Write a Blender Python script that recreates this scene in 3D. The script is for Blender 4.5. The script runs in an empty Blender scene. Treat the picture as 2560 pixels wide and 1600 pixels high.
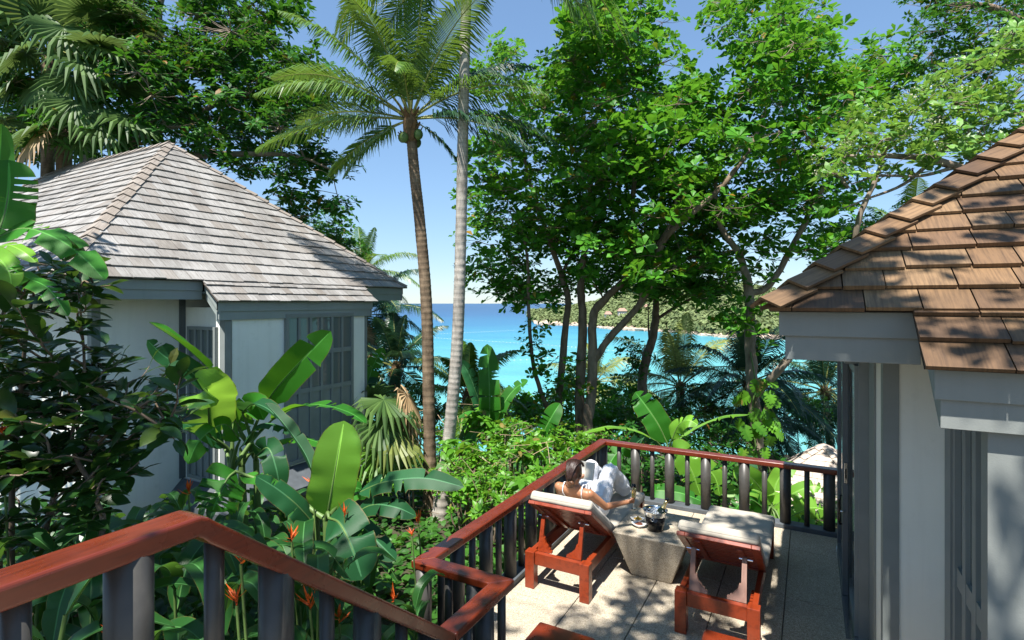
import bpy, bmesh, math, random
import numpy as np
from mathutils import Vector, Matrix, noise as mnoise

random.seed(7); rng = np.random.default_rng(7)
sc = bpy.context.scene
C = sc.collection
PI = math.pi

# ------------------------------------------------------------------ camera, sky, sun, exposure
YAW = math.atan(745/1365.0)          # the deck's long side runs 28.6 degrees right of the view
FPX = 1365.0; HOR = 757.0; CAMZ = 2.9
cam_d = bpy.data.cameras.new('camera'); cam = bpy.data.objects.new('camera', cam_d); C.objects.link(cam)
cam.location = (0, 0, CAMZ); cam.rotation_euler = (PI/2, 0, YAW)
cam_d.sensor_width = 36; cam_d.lens = FPX/2560*36; cam_d.shift_y = -(800-HOR)/2560
cam_d.clip_start = 0.05; cam_d.clip_end = 30000
sc.camera = cam
SUN = Vector((0.01, -0.44, 0.9)).normalized()
w = bpy.data.worlds.new('World'); sc.world = w; w.use_nodes = True
nt = w.node_tree; nt.nodes.clear()
sky = nt.nodes.new('ShaderNodeTexSky'); sky.sky_type = 'NISHITA'; sky.sun_disc = False
sky.sun_elevation = math.asin(SUN.z); sky.sun_rotation = math.atan2(SUN.x, SUN.y)
sky.altitude = 30; sky.air_density = 1.15; sky.dust_density = 0.0; sky.ozone_density = 7.0
bg = nt.nodes.new('ShaderNodeBackground'); bg.inputs[1].default_value = 0.12
wo = nt.nodes.new('ShaderNodeOutputWorld')
soft = nt.nodes.new('ShaderNodeGamma'); soft.inputs[1].default_value = 0.66      # even out the glare at the horizon
nt.links.new(sky.outputs[0], soft.inputs[0]); tint = nt.nodes.new('ShaderNodeMix'); tint.data_type = 'RGBA'; tint.blend_type = 'MULTIPLY'; tint.inputs[0].default_value = 1
tint.inputs[7].default_value = (.86, 1.0, 1.14, 1); nt.links.new(soft.outputs[0], tint.inputs[6]); nt.links.new(tint.outputs[2], bg.inputs[0]); nt.links.new(bg.outputs[0], wo.inputs[0])
sun_d = bpy.data.lights.new('sun', 'SUN'); sun = bpy.data.objects.new('sun', sun_d); C.objects.link(sun)
sun_d.energy = 5.0; sun_d.angle = math.radians(0.53); sun_d.color = (1, 0.96, 0.89)
sun.rotation_euler = SUN.to_track_quat('Z', 'Y').to_euler(); sun.location = SUN*60
sc.view_settings.view_transform = 'Standard'; sc.view_settings.look = 'None'
sc.view_settings.exposure = 1.2; sc.view_settings.gamma = 1.0
sc.view_settings.use_curve_mapping = False
sc.cycles.max_bounces = 10; sc.cycles.transmission_bounces = 10; sc.cycles.transparent_max_bounces = 8

# ------------------------------------------------------------------ pixel -> place helpers
CA, SA = math.cos(YAW), math.sin(YAW)
RV = np.array([CA, SA, 0.]); FV = np.array([-SA, CA, 0.])
def W(px, py, z):
    """point seen at pixel (px,py) of the 2560x1600 photo, z metres ahead of the camera"""
    r = (px-1280)/FPX; u = (HOR-py)/FPX
    p = RV*(r*z) + FV*z
    return Vector((p[0], p[1], CAMZ+u*z))
def depth(p): return float(p[0]*FV[0]+p[1]*FV[1])
def pix(p):
    z = max(depth(p), .05); r = p[0]*RV[0]+p[1]*RV[1]
    return 1280+FPX*r/z, HOR-FPX*(p[2]-CAMZ)/z
def m2px(px, z): return px*z/FPX

# ------------------------------------------------------------------ object helpers
def tag(o, label=None, cat=None, group=None, kind=None):
    if label: o['label'] = label
    if cat: o['category'] = cat
    if group: o['group'] = group
    if kind: o['kind'] = kind
    return o
def thing(name, label, cat, loc=(0,0,0), rz=0, group=None):
    o = bpy.data.objects.new(name, None); C.objects.link(o)
    o.empty_display_size = .1
    o.location = loc; o.rotation_euler = (0,0,rz)
    return tag(o, label, cat, group)
def link(name, me, m=None, parent=None, world=True, smooth=False):
    """world: the vertices are given in world coordinates; parents of such parts are never rotated"""
    if m is not None and not me.materials: me.materials.append(m)
    if smooth: me.polygons.foreach_set('use_smooth', np.ones(len(me.polygons), dtype=bool))
    o = bpy.data.objects.new(name, me); C.objects.link(o)
    if parent is not None:
        o.parent = parent
        if world:
            acc = Vector((0,0,0)); q = parent
            while q is not None: acc += q.location; q = q.parent
            o.location = -acc
    return o
def np_mesh(name, V, quads=None, tris=None, uv=None):
    me = bpy.data.meshes.new(name)
    V = np.ascontiguousarray(V, dtype=np.float32)
    me.vertices.add(len(V)); me.vertices.foreach_set('co', V.ravel())
    li = []; st = []; n = 0
    if quads is not None and len(quads):
        q = np.asarray(quads, dtype=np.int32); li.append(q.ravel()); st.append(n+np.arange(len(q))*4); n += q.size
    if tris is not None and len(tris):
        t = np.asarray(tris, dtype=np.int32); li.append(t.ravel()); st.append(n+np.arange(len(t))*3); n += t.size
    li = np.concatenate(li).astype(np.int32); st = np.concatenate(st).astype(np.int32)
    me.loops.add(len(li)); me.loops.foreach_set('vertex_index', li)
    me.polygons.add(len(st)); me.polygons.foreach_set('loop_start', st)
    me.polygons.foreach_set('use_smooth', np.zeros(len(st), dtype=bool))
    me.update(calc_edges=True)
    if uv is not None:
        l = me.uv_layers.new(name='UVMap')
        l.data.foreach_set('uv', np.asarray(uv, dtype=np.float32)[li].ravel())
    return me
class MB:
    """collects shapes, becomes ONE mesh"""
    def __init__(s): s.v = []; s.f = []
    def add(s, vs, fs):
        b = len(s.v); s.v += [tuple(v) for v in vs]; s.f += [tuple(b+i for i in f) for f in fs]; return s
    def box(s, x0, x1, y0, y1, z0, z1):
        return s.add([(x0,y0,z0),(x1,y0,z0),(x1,y1,z0),(x0,y1,z0),(x0,y0,z1),(x1,y0,z1),(x1,y1,z1),(x0,y1,z1)],
                     [(0,3,2,1),(4,5,6,7),(0,1,5,4),(1,2,6,5),(2,3,7,6),(3,0,4,7)])
    def hexa(s, p):   # 8 points: bottom 0-3 ccw, top 4-7
        return s.add(p, [(0,3,2,1),(4,5,6,7),(0,1,5,4),(1,2,6,5),(2,3,7,6),(3,0,4,7)])
    def bar(s, a, b, w, h, up=(0,0,1)):
        a = Vector(a); b = Vector(b); d = (b-a).normalized(); sd = d.cross(Vector(up))
        if sd.length < 1e-4: sd = d.cross(Vector((0,1,0)))
        sd.normalize(); u = sd.cross(d)
        P = []
        for c in (a, b):
            P += [c-sd*w/2-u*h/2, c+sd*w/2-u*h/2, c+sd*w/2+u*h/2, c-sd*w/2+u*h/2]
        return s.add(P, [(0,1,2,3),(7,6,5,4),(0,4,5,1),(1,5,6,2),(2,6,7,3),(3,7,4,0)])
    def tube(s, pts, rad, n=8, cap=True):
        V, F = tube_geo(pts, rad, n, cap); return s.add(V, F)
    def lathe(s, prof, o=(0,0,0), n=24, cap=True, M=None):
        vs = []; fs = []
        for r, z in prof:
            for k in range(n):
                t = 2*PI*k/n; v = Vector((r*math.cos(t), r*math.sin(t), z))
                if M is not None: v = M @ v
                vs.append(v+Vector(o))
        for i in range(len(prof)-1):
            for k in range(n):
                k2 = (k+1) % n; fs.append((i*n+k, i*n+k2, (i+1)*n+k2, (i+1)*n+k))
        if cap:
            fs.append(tuple(range(n-1,-1,-1))); b = (len(prof)-1)*n; fs.append(tuple(range(b, b+n)))
        return s.add(vs, fs)
    def prism(s, poly, fn0, fn1):   # 2D outline mapped by fn0 / fn1 to two faces
        n = len(poly); vs = [fn0(*p) for p in poly]+[fn1(*p) for p in poly]
        fs = [tuple(range(n)), tuple(range(2*n-1, n-1, -1))]+[(i, n+i, n+(i+1) % n, (i+1) % n) for i in range(n)]
        return s.add(vs, fs)
    def mesh(s, name):
        me = bpy.data.meshes.new(name); me.from_pydata(s.v, [], s.f); me.update()
        return me
    def build(s, name, m, parent=None, smooth=False, world=True, bevel=0, fixn=True, seg=2):
        me = s.mesh(name)
        if fixn or bevel:
            bm = bmesh.new(); bm.from_mesh(me)
            if fixn: bmesh.ops.recalc_face_normals(bm, faces=bm.faces)
            if bevel: bmesh.ops.bevel(bm, geom=[e for e in bm.edges if e.calc_face_angle(0) > .3], offset=bevel, segments=seg, affect='EDGES', profile=.5)
            bm.to_mesh(me); bm.free()
        return link(name, me, m, parent, world, smooth)
def tube_geo(pts, rad, n=8, cap=True):
    P = [Vector(p) for p in pts]; vs = []; fs = []
    u = None
    for i, p in enumerate(P):
        d = (P[min(i+1, len(P)-1)]-P[max(i-1, 0)])
        d = d.normalized() if d.length > 1e-9 else Vector((0,0,1))
        if u is None:
            u = d.cross(Vector((0,0,1)))
            if u.length < .05: u = d.cross(Vector((0,1,0)))
        u = (u-d*u.dot(d)).normalized(); v = d.cross(u)
        r = rad[i] if hasattr(rad, '__len__') else rad
        for k in range(n):
            t = 2*PI*k/n; vs.append(p+u*(r*math.cos(t))+v*(r*math.sin(t)))
    for i in range(len(P)-1):
        for k in range(n):
            k2 = (k+1) % n; fs.append((i*n+k, i*n+k2, (i+1)*n+k2, (i+1)*n+k))
    if cap:
        fs.append(tuple(range(n-1,-1,-1))); b = (len(P)-1)*n; fs.append(tuple(range(b, b+n)))
    return vs, fs
def spline(pts, k=6):
    """Catmull-Rom through points (tuples of any length)"""
    P = [np.array(p, float) for p in pts]
    if len(P) < 3:
        return [tuple(P[0]+(P[-1]-P[0])*t) for t in np.linspace(0, 1, k+1)]
    P = [2*P[0]-P[1]]+P+[2*P[-1]-P[-2]]; out = []
    for i in range(1, len(P)-2):
        a, b, c, d = P[i-1:i+3]
        for j in range(k):
            t = j/k; out.append(tuple(.5*(2*b+(c-a)*t+(2*a-5*b+4*c-d)*t*t+(-a+3*b-3*c+d)*t**3)))
    out.append(tuple(P[-2])); return out

# ------------------------------------------------------------------ materials
def mat(name):
    m = bpy.data.materials.new(name); m.use_nodes = True; t = m.node_tree
    return m, t, t.nodes['Principled BSDF']
def N(t, typ, **kw):
    n = t.nodes.new(typ)
    for k, v in kw.items(): setattr(n, k, v)
    return n
def setin(n, **kw):
    for k, v in kw.items():
        i = n.inputs[k.replace('_', ' ')]; i.default_value = v
def ramp(t, fac, stops, mode='LINEAR'):
    r = N(t, 'ShaderNodeValToRGB'); cr = r.color_ramp; cr.interpolation = mode
    while len(cr.elements) < len(stops): cr.elements.new(.5)
    for e, (p, c) in zip(cr.elements, stops):
        e.position = p; e.color = (*c, 1) if len(c) == 3 else c
    t.links.new(fac, r.inputs[0]); return r.outputs[0]
def coords(t, kind='Object', scale=(1,1,1), rot=(0,0,0)):
    c = N(t, 'ShaderNodeTexCoord'); mp = N(t, 'ShaderNodeMapping')
    mp.inputs['Scale'].default_value = scale; mp.inputs['Rotation'].default_value = rot
    t.links.new(c.outputs[kind], mp.inputs[0]); return mp.outputs[0]
def noise(t, vec, scale, detail=4, rough=.55, out='Fac', dist=0):
    n = N(t, 'ShaderNodeTexNoise'); setin(n, Scale=scale, Detail=detail, Roughness=rough, Distortion=dist)
    t.links.new(vec, n.inputs['Vector']); return n.outputs[out]
def bump(t, bs, h, strength=.3, dist=.01):
    b = N(t, 'ShaderNodeBump'); setin(b, Strength=strength, Distance=dist)
    t.links.new(h, b.inputs['Height']); t.links.new(b.outputs[0], bs.inputs['Normal']); return b
def mixc(t, fac, a, b, typ='MIX'):
    m = N(t, 'ShaderNodeMix', data_type='RGBA', blend_type=typ)
    for s, v in ((0, fac), (6, a), (7, b)):
        if isinstance(v, (int, float)): m.inputs[s].default_value = v
        elif isinstance(v, tuple): m.inputs[s].default_value = (*v, 1)
        else: t.links.new(v, m.inputs[s])
    return m.outputs[2]
def mathn(t, op, a, b=0.):
    m = N(t, 'ShaderNodeMath', operation=op)
    for s, v in ((0, a), (1, b)):
        if isinstance(v, (int, float)): m.inputs[s].default_value = v
        else: t.links.new(v, m.inputs[s])
    return m.outputs[0]
def piece_random(t):
    """one random number for each piece, whether it is an object or an island of a joined mesh"""
    g = N(t, 'ShaderNodeNewGeometry'); o = N(t, 'ShaderNodeObjectInfo')
    return mathn(t, 'FRACT', mathn(t, 'ADD', g.outputs['Random Per Island'], o.outputs['Random']))
def simple(name, col, rough=.6, var=.12, scale=6, spec=.4, bumpk=0, bscale=60, metal=0, coat=0):
    m, t, b = mat(name); v = coords(t)
    f = noise(t, v, scale, 5)
    lo = tuple(max(0, c*(1-var)) for c in col); hi = tuple(min(1, c*(1+var)) for c in col)
    t.links.new(ramp(t, f, [(.3, lo), (.7, hi)]), b.inputs['Base Color'])
    setin(b, Roughness=rough, Metallic=metal); b.inputs['Specular IOR Level'].default_value = spec
    b.inputs['Coat Weight'].default_value = coat; b.inputs['Coat Roughness'].default_value = .15
    if bumpk: bump(t, b, noise(t, v, bscale, 4), bumpk, .004)
    return m
def wallmat(name, col, rough=.8):
    m, t, b = mat(name); v = coords(t)
    f = noise(t, v, 1.4, 5); c = ramp(t, f, [(.3, tuple(x*.94 for x in col)), (.7, tuple(min(1, x*1.04) for x in col))])
    # rain streaks and splash dirt
    sk = noise(t, coords(t, 'Object', (7, 7, .35)), 1.3, 5, .6)
    c = mixc(t, mathn(t, 'MULTIPLY', ramp(t, sk, [(.5, (0,0,0)), (.78, (1,1,1))]), .22), c, tuple(x*.62 for x in col))
    pt = noise(t, v, 4.5, 6, .7); c = mixc(t, mathn(t, 'MULTIPLY', ramp(t, pt, [(.58, (0,0,0)), (.75, (1,1,1))]), .25), c, (col[0]*.6, col[1]*.62, col[2]*.55))
    t.links.new(c, b.inputs['Base Color']); setin(b, Roughness=rough); b.inputs['Specular IOR Level'].default_value = .2
    bump(t, b, mathn(t, 'ADD', noise(t, v, 110, 4), mathn(t, 'MULTIPLY', noise(t, v, 6, 3), .6)), .2, .004); return m
def wood(name, dark, light, axis_scale, rough=.4, coat=.25, wear=None):
    m, t, b = mat(name)
    v = coords(t, 'Object', axis_scale)
    g = noise(t, v, 3.2, 8, .62, dist=.6)
    col = ramp(t, g, [(.28, dark), (.52, light), (.78, tuple(c*.75 for c in light))])
    big = noise(t, coords(t), 1.7, 3)
    col = mixc(t, mathn(t, 'MULTIPLY', big, .55), col, tuple(c*.45 for c in dark))
    pr = piece_random(t)
    col = mixc(t, mathn(t, 'MULTIPLY', pr, .3), col, tuple(c*.6 for c in light))
    t.links.new(col, b.inputs['Base Color'])
    r = ramp(t, noise(t, coords(t), 9, 5), [(.3, (rough*.75,)*3), (.7, (min(1, rough*1.4),)*3)])
    t.links.new(r, b.inputs['Roughness'])
    b.inputs['Coat Weight'].default_value = coat; b.inputs['Coat Roughness'].default_value = .25
    bump(t, b, g, .18, .004)
    return m
def leafmat(name, dark, light, trans, rough=.42, tw=.32, uvveins=False, spec=.35, old=None):
    m, t, b = mat(name)
    pr = piece_random(t)
    stops = [(.0, dark), (.75, light), (1., tuple(min(1, c*1.25) for c in light))]
    if old: stops = [(.0, dark), (.7, light), (.955, tuple(min(1, c*1.2) for c in light)), (.985, old)]
    col = ramp(t, pr, stops)
    nz = noise(t, coords(t), 2.3, 3)
    col = mixc(t, mathn(t, 'MULTIPLY', nz, .35), col, tuple(c*.55 for c in dark))
    tcol = mixc(t, .5, col, trans)
    if uvveins:
        uvn = N(t, 'ShaderNodeUVMap'); sep = N(t, 'ShaderNodeSeparateXYZ'); t.links.new(uvn.outputs[0], sep.inputs[0])
        au = mathn(t, 'ABSOLUTE', mathn(t, 'SUBTRACT', sep.outputs[0], .5))
        ph = mathn(t, 'SUBTRACT', mathn(t, 'MULTIPLY', sep.outputs[1], 70.), mathn(t, 'MULTIPLY', au, 12.))
        vein = mathn(t, 'SINE', mathn(t, 'MULTIPLY', ph, 6.283))
        rib = ramp(t, au, [(.0, (1,1,1)), (.022, (1,1,1)), (.034, (0,0,0))])
        fine = noise(t, coords(t, 'UV', (3, 55, 1)), 2, 4)
        col = mixc(t, mathn(t, 'MULTIPLY', fine, .4), col, tuple(c*.6 for c in dark))
        # faint blotches and browned margins
        edge = ramp(t, mathn(t, 'ADD', au, mathn(t, 'MULTIPLY', noise(t, coords(t, 'UV', (2, 9, 1)), 3, 4), .07)), [(.508, (0,0,0)), (.535, (1,1,1))])
        col = mixc(t, mathn(t, 'MULTIPLY', edge, .75), col, (.16, .11, .03))
        col = mixc(t, rib, col, tuple(min(1, c*1.5+.03) for c in light))
        tcol = mixc(t, .5, col, trans)
        bump(t, b, vein, .07, .004)
    t.links.new(col, b.inputs['Base Color'])
    setin(b, Roughness=rough); b.inputs['Specular IOR Level'].default_value = spec
    tr = N(t, 'ShaderNodeBsdfTranslucent'); t.links.new(tcol, tr.inputs[0])
    mx = N(t, 'ShaderNodeMixShader'); mx.inputs[0].default_value = tw
    out = t.nodes['Material Output']
    t.links.new(b.outputs[0], mx.inputs[1]); t.links.new(tr.outputs[0], mx.inputs[2]); t.links.new(mx.outputs[0], out.inputs[0])
    return m
def barkmat(name, dark, light, rings=0, scale=5):
    m, t, b = mat(name); v = coords(t, 'Object', (1, 1, .35))
    f = noise(t, v, scale, 8, .65)
    big = noise(t, coords(t), 1.1, 3)
    col = ramp(t, f, [(.3, dark), (.6, light), (.85, tuple(min(1, c*1.25) for c in light))])
    col = mixc(t, mathn(t, 'MULTIPLY', ramp(t, big, [(.4, (0,0,0)), (.7, (1,1,1))]), .5), col, tuple(c*.6 for c in dark))
    h = f
    if rings:
        wv = N(t, 'ShaderNodeTexWave', wave_type='BANDS', bands_direction='Z', wave_profile='SAW'); setin(wv, Scale=rings, Distortion=1.6, Detail=3)
        wv.inputs['Detail Scale'].default_value = 3
        t.links.new(coords(t), wv.inputs[0])
        col = mixc(t, mathn(t, 'MULTIPLY', ramp(t, wv.outputs[1], [(.0, (1,1,1)), (.25, (0,0,0))]), .4), col, tuple(c*.45 for c in dark))
        h = mathn(t, 'ADD', mathn(t, 'MULTIPLY', f, .5), wv.outputs[1])
    t.links.new(col, b.inputs['Base Color']); setin(b, Roughness=.85); b.inputs['Specular IOR Level'].default_value = .15
    bump(t, b, h, .6, .02); return m
def shinglemat(name, cols, grain_dark, rough=.75, wet=.0, moss=.35):
    m, t, b = mat(name)
    pr = piece_random(t)
    n = len(cols); base = ramp(t, pr, [(i/(n-1), c) for i, c in enumerate(cols)])
    uvn = N(t, 'ShaderNodeUVMap'); mp = N(t, 'ShaderNodeMapping'); mp.inputs['Scale'].default_value = (38, 2.2, 1)
    t.links.new(uvn.outputs[0], mp.inputs[0])
    off = N(t, 'ShaderNodeCombineXYZ'); t.links.new(mathn(t, 'MULTIPLY', pr, 91.), off.inputs[0]); t.links.new(off.outputs[0], mp.inputs['Location'])
    g = noise(t, mp.outputs[0], 1.6, 6, .65)
    col = mixc(t, ramp(t, g, [(.42, (0,0,0)), (.72, (.75,.75,.75))]), base, grain_dark)
    st = noise(t, coords(t, 'Object'), 1.3, 5, .6)
    col = mixc(t, mathn(t, 'MULTIPLY', ramp(t, st, [(.45, (0,0,0)), (.75, (1,1,1))]), moss), col, tuple(c*.55 for c in grain_dark))
    sp = noise(t, coords(t, 'Object'), 26, 3)
    col = mixc(t, ramp(t, sp, [(.68, (0,0,0)), (.76, (.6,.6,.6))]), col, tuple(c*.35 for c in grain_dark))
    t.links.new(col, b.inputs['Base Color']); setin(b, Roughness=rough); b.inputs['Specular IOR Level'].default_value = .3
    bump(t, b, g, .5, .004); return m
def glassmat(name, tint, tr=.5):
    m, t, b = mat(name)
    setin(b, Roughness=.03, IOR=1.5); b.inputs['Base Color'].default_value = (*tint, 1)
    b.inputs['Transmission Weight'].default_value = tr
    return m

M = {}
M['rail'] = wood('stained_rail_wood', (.085,.011,.004), (.215,.030,.008), (1,1,1), .28, .35)
M['rail_x'] = wood('stained_rail_wood_crosswise', (.065,.0095,.004), (.175,.027,.0085), (1.2,11,11), .28, .3)
M['rail_y'] = wood('stained_rail_wood_lengthwise', (.065,.0095,.004), (.175,.027,.0085), (11,1.2,11), .28, .3)
M['teak'] = wood('stained_lounger_wood', (.12,.015,.004), (.30,.042,.010), (6,1,6), .36, .25)
M['teak_worn'] = wood('sun_worn_wood', (.20,.10,.075), (.40,.24,.19), (6,6,1), .6, 0)
M['post'] = simple('dark_grey_post_paint', (.053,.050,.045), .4, .18, 9, .4, .05, 90)
M['curb'] = simple('blue_grey_curb_paint', (.075,.085,.095), .55, .22, 5, .4, .1, 70)
M['fascia'] = wallmat('grey_board_paint', (.215,.23,.22), .5)
M['fascia_l'] = wallmat('grey_green_board_paint', (.27,.305,.295), .55)
M['trim'] = simple('mid_grey_trim_paint', (.20,.222,.215), .5, .08, 4, .35, .05, 60)
M['trim_d'] = simple('dark_grey_frame_paint', (.10,.115,.12), .42, .1, 5, .4)
M['white'] = wallmat('white_wall_render', (.78,.79,.72))
M['white_bay'] = wallmat('white_wall_paint', (.83,.84,.78), .7)
M['under'] = simple('roof_underlay', (.05,.035,.025), .8, .2, 4)
M['shingle_old'] = shinglemat('silvered_cedar', [(.215,.205,.195), (.335,.325,.315), (.27,.262,.25), (.365,.355,.345), (.235,.213,.192), (.32,.31,.298)], (.095,.08,.068), .66, moss=.5)
M['shingle_cap'] = shinglemat('silvered_cedar_cap', [(.25,.215,.185), (.34,.30,.265), (.28,.24,.205)], (.10,.075,.06), .7)
M['shingle_new'] = shinglemat('brown_cedar', [(.115,.064,.034), (.21,.124,.061), (.145,.083,.045), (.245,.152,.078), (.12,.083,.058)], (.045,.028,.018), .6, moss=.7)
M['shingle_far'] = shinglemat('pale_cedar', [(.44,.37,.31), (.56,.49,.43), (.50,.42,.35)], (.26,.19,.15), .75)
M['glass'] = glassmat('window_glass', (.13,.155,.145), .0)
M['clear'] = glassmat('clear_glass', (1,1,1), 1.)
M['tile'] = None
m, t, b = mat('pebble_washed_slab')
v = coords(t)
vo = N(t, 'ShaderNodeTexVoronoi'); setin(vo, Scale=210.); t.links.new(v, vo.inputs['Vector'])
sepc = N(t, 'ShaderNodeSeparateColor'); t.links.new(vo.outputs['Color'], sepc.inputs[0])
col = ramp(t, sepc.outputs[0], [(.0, (.15,.12,.085)), (.3, (.36,.30,.215)), (.7, (.48,.41,.31)), (1, (.66,.59,.48))])
st = noise(t, v, 1.6, 5, .6); col = mixc(t, mathn(t, 'MULTIPLY', ramp(t, st, [(.4, (0,0,0)), (.75, (1,1,1))]), .45), col, (.20,.175,.14))
pr = piece_random(t); col = mixc(t, mathn(t, 'MULTIPLY', pr, .15), col, (.24,.21,.165))
t.links.new(col, b.inputs['Base Color']); setin(b, Roughness=.8); b.inputs['Specular IOR Level'].default_value = .25
bump(t, b, vo.outputs['Distance'], .35, .003); M['tile'] = m
m2 = m.copy(); m2.name = 'washed_stone'; M['stone'] = m2
M['grout'] = simple('dark_joint', (.10,.09,.075), .9)
m, t, b = mat('taupe_canvas'); v = coords(t)
wv = noise(t, coords(t, 'Object', (1,1,1)), 320, 2); bg_ = noise(t, v, 3, 4)
t.links.new(ramp(t, bg_, [(.3, (.36,.325,.27)), (.7, (.43,.39,.325))]), b.inputs['Base Color']); setin(b, Roughness=.85); b.inputs['Specular IOR Level'].default_value = .15
b.inputs['Sheen Weight'].default_value = .25
bump(t, b, mathn(t, 'ADD', mathn(t, 'MULTIPLY', wv, .25), noise(t, v, 9, 3)), .25, .006); M['canvas'] = m
M['piping'] = simple('canvas_piping', (.27,.25,.215), .8)
M['metal'] = simple('polished_steel', (.72,.73,.74), .16, .05, 5, .5, metal=1.)
M['black'] = simple('gloss_black_enamel', (.008,.008,.009), .13, .1, 5, .5)
M['foil'] = simple('gold_foil', (.75,.60,.28), .3, .15, 30, .5, .3, 60, metal=1.)
m, t, b = mat('dark_bottle_glass'); setin(b, Roughness=.06); b.inputs['Base Color'].default_value = (.006,.012,.006,1); M['bottle'] = m
m, t, b = mat('ice'); setin(b, Roughness=.08, IOR=1.31); b.inputs['Base Color'].default_value = (.9,.95,1,1); b.inputs['Transmission Weight'].default_value = .75; M['ice'] = m
m, t, b = mat('sparkling_wine'); setin(b, Roughness=.02, IOR=1.34); b.inputs['Base Color'].default_value = (.85,.62,.25,1); b.inputs['Transmission Weight'].default_value = .85; M['wine'] = m
M['china'] = simple('white_china', (.8,.8,.78), .15, .03, 5, .5, coat=.5)
M['mango'] = simple('yellow_dried_fruit', (.72,.42,.06), .45, .25, 40, .4)
M['nut'] = simple('brown_nuts', (.16,.05,.025), .45, .4, 70, .4)
# ------------------------------------------------------------------ ground, sea, far shore
SEA = -25.0
def gz(X, Y):
    s = -SA*X + CA*Y
    base = -1.05 + 1.2*min(1, max(0, (6.2-s)/4.2)) + .12*mnoise.noise(Vector((X*.35, Y*.35, 0)))
    d = s-10.6
    drop = .26*(d if d > 3 else (0 if d < -3 else (d+3)**2/12)) + .5*max(0, s-68)
    return max(base-drop + .5*mnoise.noise(Vector((X*.11, Y*.11, 3)))*min(1, max(0, d/6)), SEA-2.5)
def build_ground():
    ss = np.concatenate([np.linspace(-14, 30, 89), np.linspace(31, 95, 40)]); tt = np.linspace(-75, 75, 151)
    V = []
    for s in ss:
        for u in tt:
            X = RV[0]*u+FV[0]*s; Y = RV[1]*u+FV[1]*s; V.append((X, Y, gz(X, Y)))
    n = len(tt); q = [(i*n+j, i*n+j+1, (i+1)*n+j+1, (i+1)*n+j) for i in range(len(ss)-1) for j in range(n-1)]
    me = np_mesh('ground', np.array(V), q)
    m, t, b = mat('garden_soil'); v = coords(t)
    c = ramp(t, noise(t, v, 3, 7, .65), [(.3, (.018,.014,.008)), (.5, (.05,.042,.02)), (.65, (.022,.04,.010)), (.85, (.07,.055,.03))])
    t.links.new(c, b.inputs['Base Color']); setin(b, Roughness=.95); bump(t, b, noise(t, v, 14, 6), .8, .05)
    tag(link('ground', me, m, smooth=True), kind='structure')
build_ground()
def build_sea():
    m, t, b = mat('bay_water')
    # shallows over sand turn turquoise; depth grows with the distance from this shore
    c = N(t, 'ShaderNodeTexCoord'); mp = N(t, 'ShaderNodeMapping'); mp.inputs['Rotation'].default_value = (0, 0, -YAW)
    t.links.new(c.outputs['Object'], mp.inputs[0]); sep = N(t, 'ShaderNodeSeparateXYZ'); t.links.new(mp.outputs[0], sep.inputs[0])
    wob = noise(t, coords(t, 'Object', (.004, .012, 1)), 1, 4)
    lat = mathn(t, 'MULTIPLY', sep.outputs[0], -1.15)
    dd = mathn(t, 'ADD', mathn(t, 'ADD', sep.outputs[1], mathn(t, 'MULTIPLY', lat, .6)), mathn(t, 'MULTIPLY', mathn(t, 'SUBTRACT', wob, .5), 260.))
    k = mathn(t, 'DIVIDE', dd, 2400.)
    col = ramp(t, k, [(.0, (.15,.40,.36)), (.10, (.085,.33,.345)), (.19, (.03,.215,.30)), (.30, (.012,.12,.23)), (.55, (.006,.06,.165)), (1., (.005,.042,.125))])
    t.links.new(col, b.inputs['Base Color']); setin(b, Roughness=.28, IOR=1.33); b.inputs['Specular IOR Level'].default_value = .35
    h = mathn(t, 'ADD', noise(t, coords(t, 'Object', (.18, .5, 1), (0, 0, -YAW)), 1, 6, .6), mathn(t, 'MULTIPLY', noise(t, coords(t, 'Object', (.02, .06, 1), (0, 0, -YAW)), 1, 3), 2.))
    pt = noise(t, coords(t, 'Object', (.006, .03, 1), (0, 0, -YAW)), 1, 6, .65)
    col = mixc(t, mathn(t, 'MULTIPLY', ramp(t, pt, [(.42, (0,0,0)), (.7, (1,1,1))]), .35), col, (.006,.10,.19)); t.links.new(col, b.inputs['Base Color'])
    bump(t, b, h, .6, .8)
    V = [(-16000, -200, SEA), (16000, -200, SEA), (16000, 20000, SEA), (-16000, 20000, SEA)]
    V = [tuple(RV*p[0]+FV*p[1]+np.array([0, 0, p[2]])) for p in V]
    tag(link('sea', np_mesh('sea', np.array(V), [(0, 1, 2, 3)]), m), kind='structure')
build_sea()

# leaf templates: length along +Y, width along X, normal +Z
def leaf_tpl(kind):
    if kind == 'obovate':
        m_ = [(0,0,0), (0,.6,.02), (0,1,-.05)]; L = [(-.13,.3,.03), (-.29,.72,.035)]
    elif kind == 'lance':
        m_ = [(0,0,0), (0,.5,.03), (0,1,-.12)]; L = [(-.12,.28,.03), (-.12,.62,.02)]
    elif kind == 'oval':
        m_ = [(0,0,0), (0,.5,.03), (0,1,-.06)]; L = [(-.2,.28,.05), (-.21,.65,.05)]
    elif kind == 'round':
        m_ = [(0,0,0), (0,.5,.02), (0,1,-.04)]; L = [(-.34,.3,.05), (-.36,.7,.04)]
    elif kind == 'chip':
        V = np.array([(0,0,0), (-.3,.5,.06), (0,1,-.05), (.3,.5,.06)], float)
        return V, None, np.array([(0, 3, 2), (0, 2, 1)])
    R = [(-x, y, z) for x, y, z in L]
    V = np.array(m_+L+R, float)   # 0,1,2 mid; 3,4 left; 5,6 right
    return V, np.array([(1, 2, 4, 3), (1, 5, 6, 2)]), np.array([(0, 1, 3), (0, 5, 1)])
def nrm(a): return a/np.maximum(np.linalg.norm(a, axis=-1, keepdims=True), 1e-9)
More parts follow.
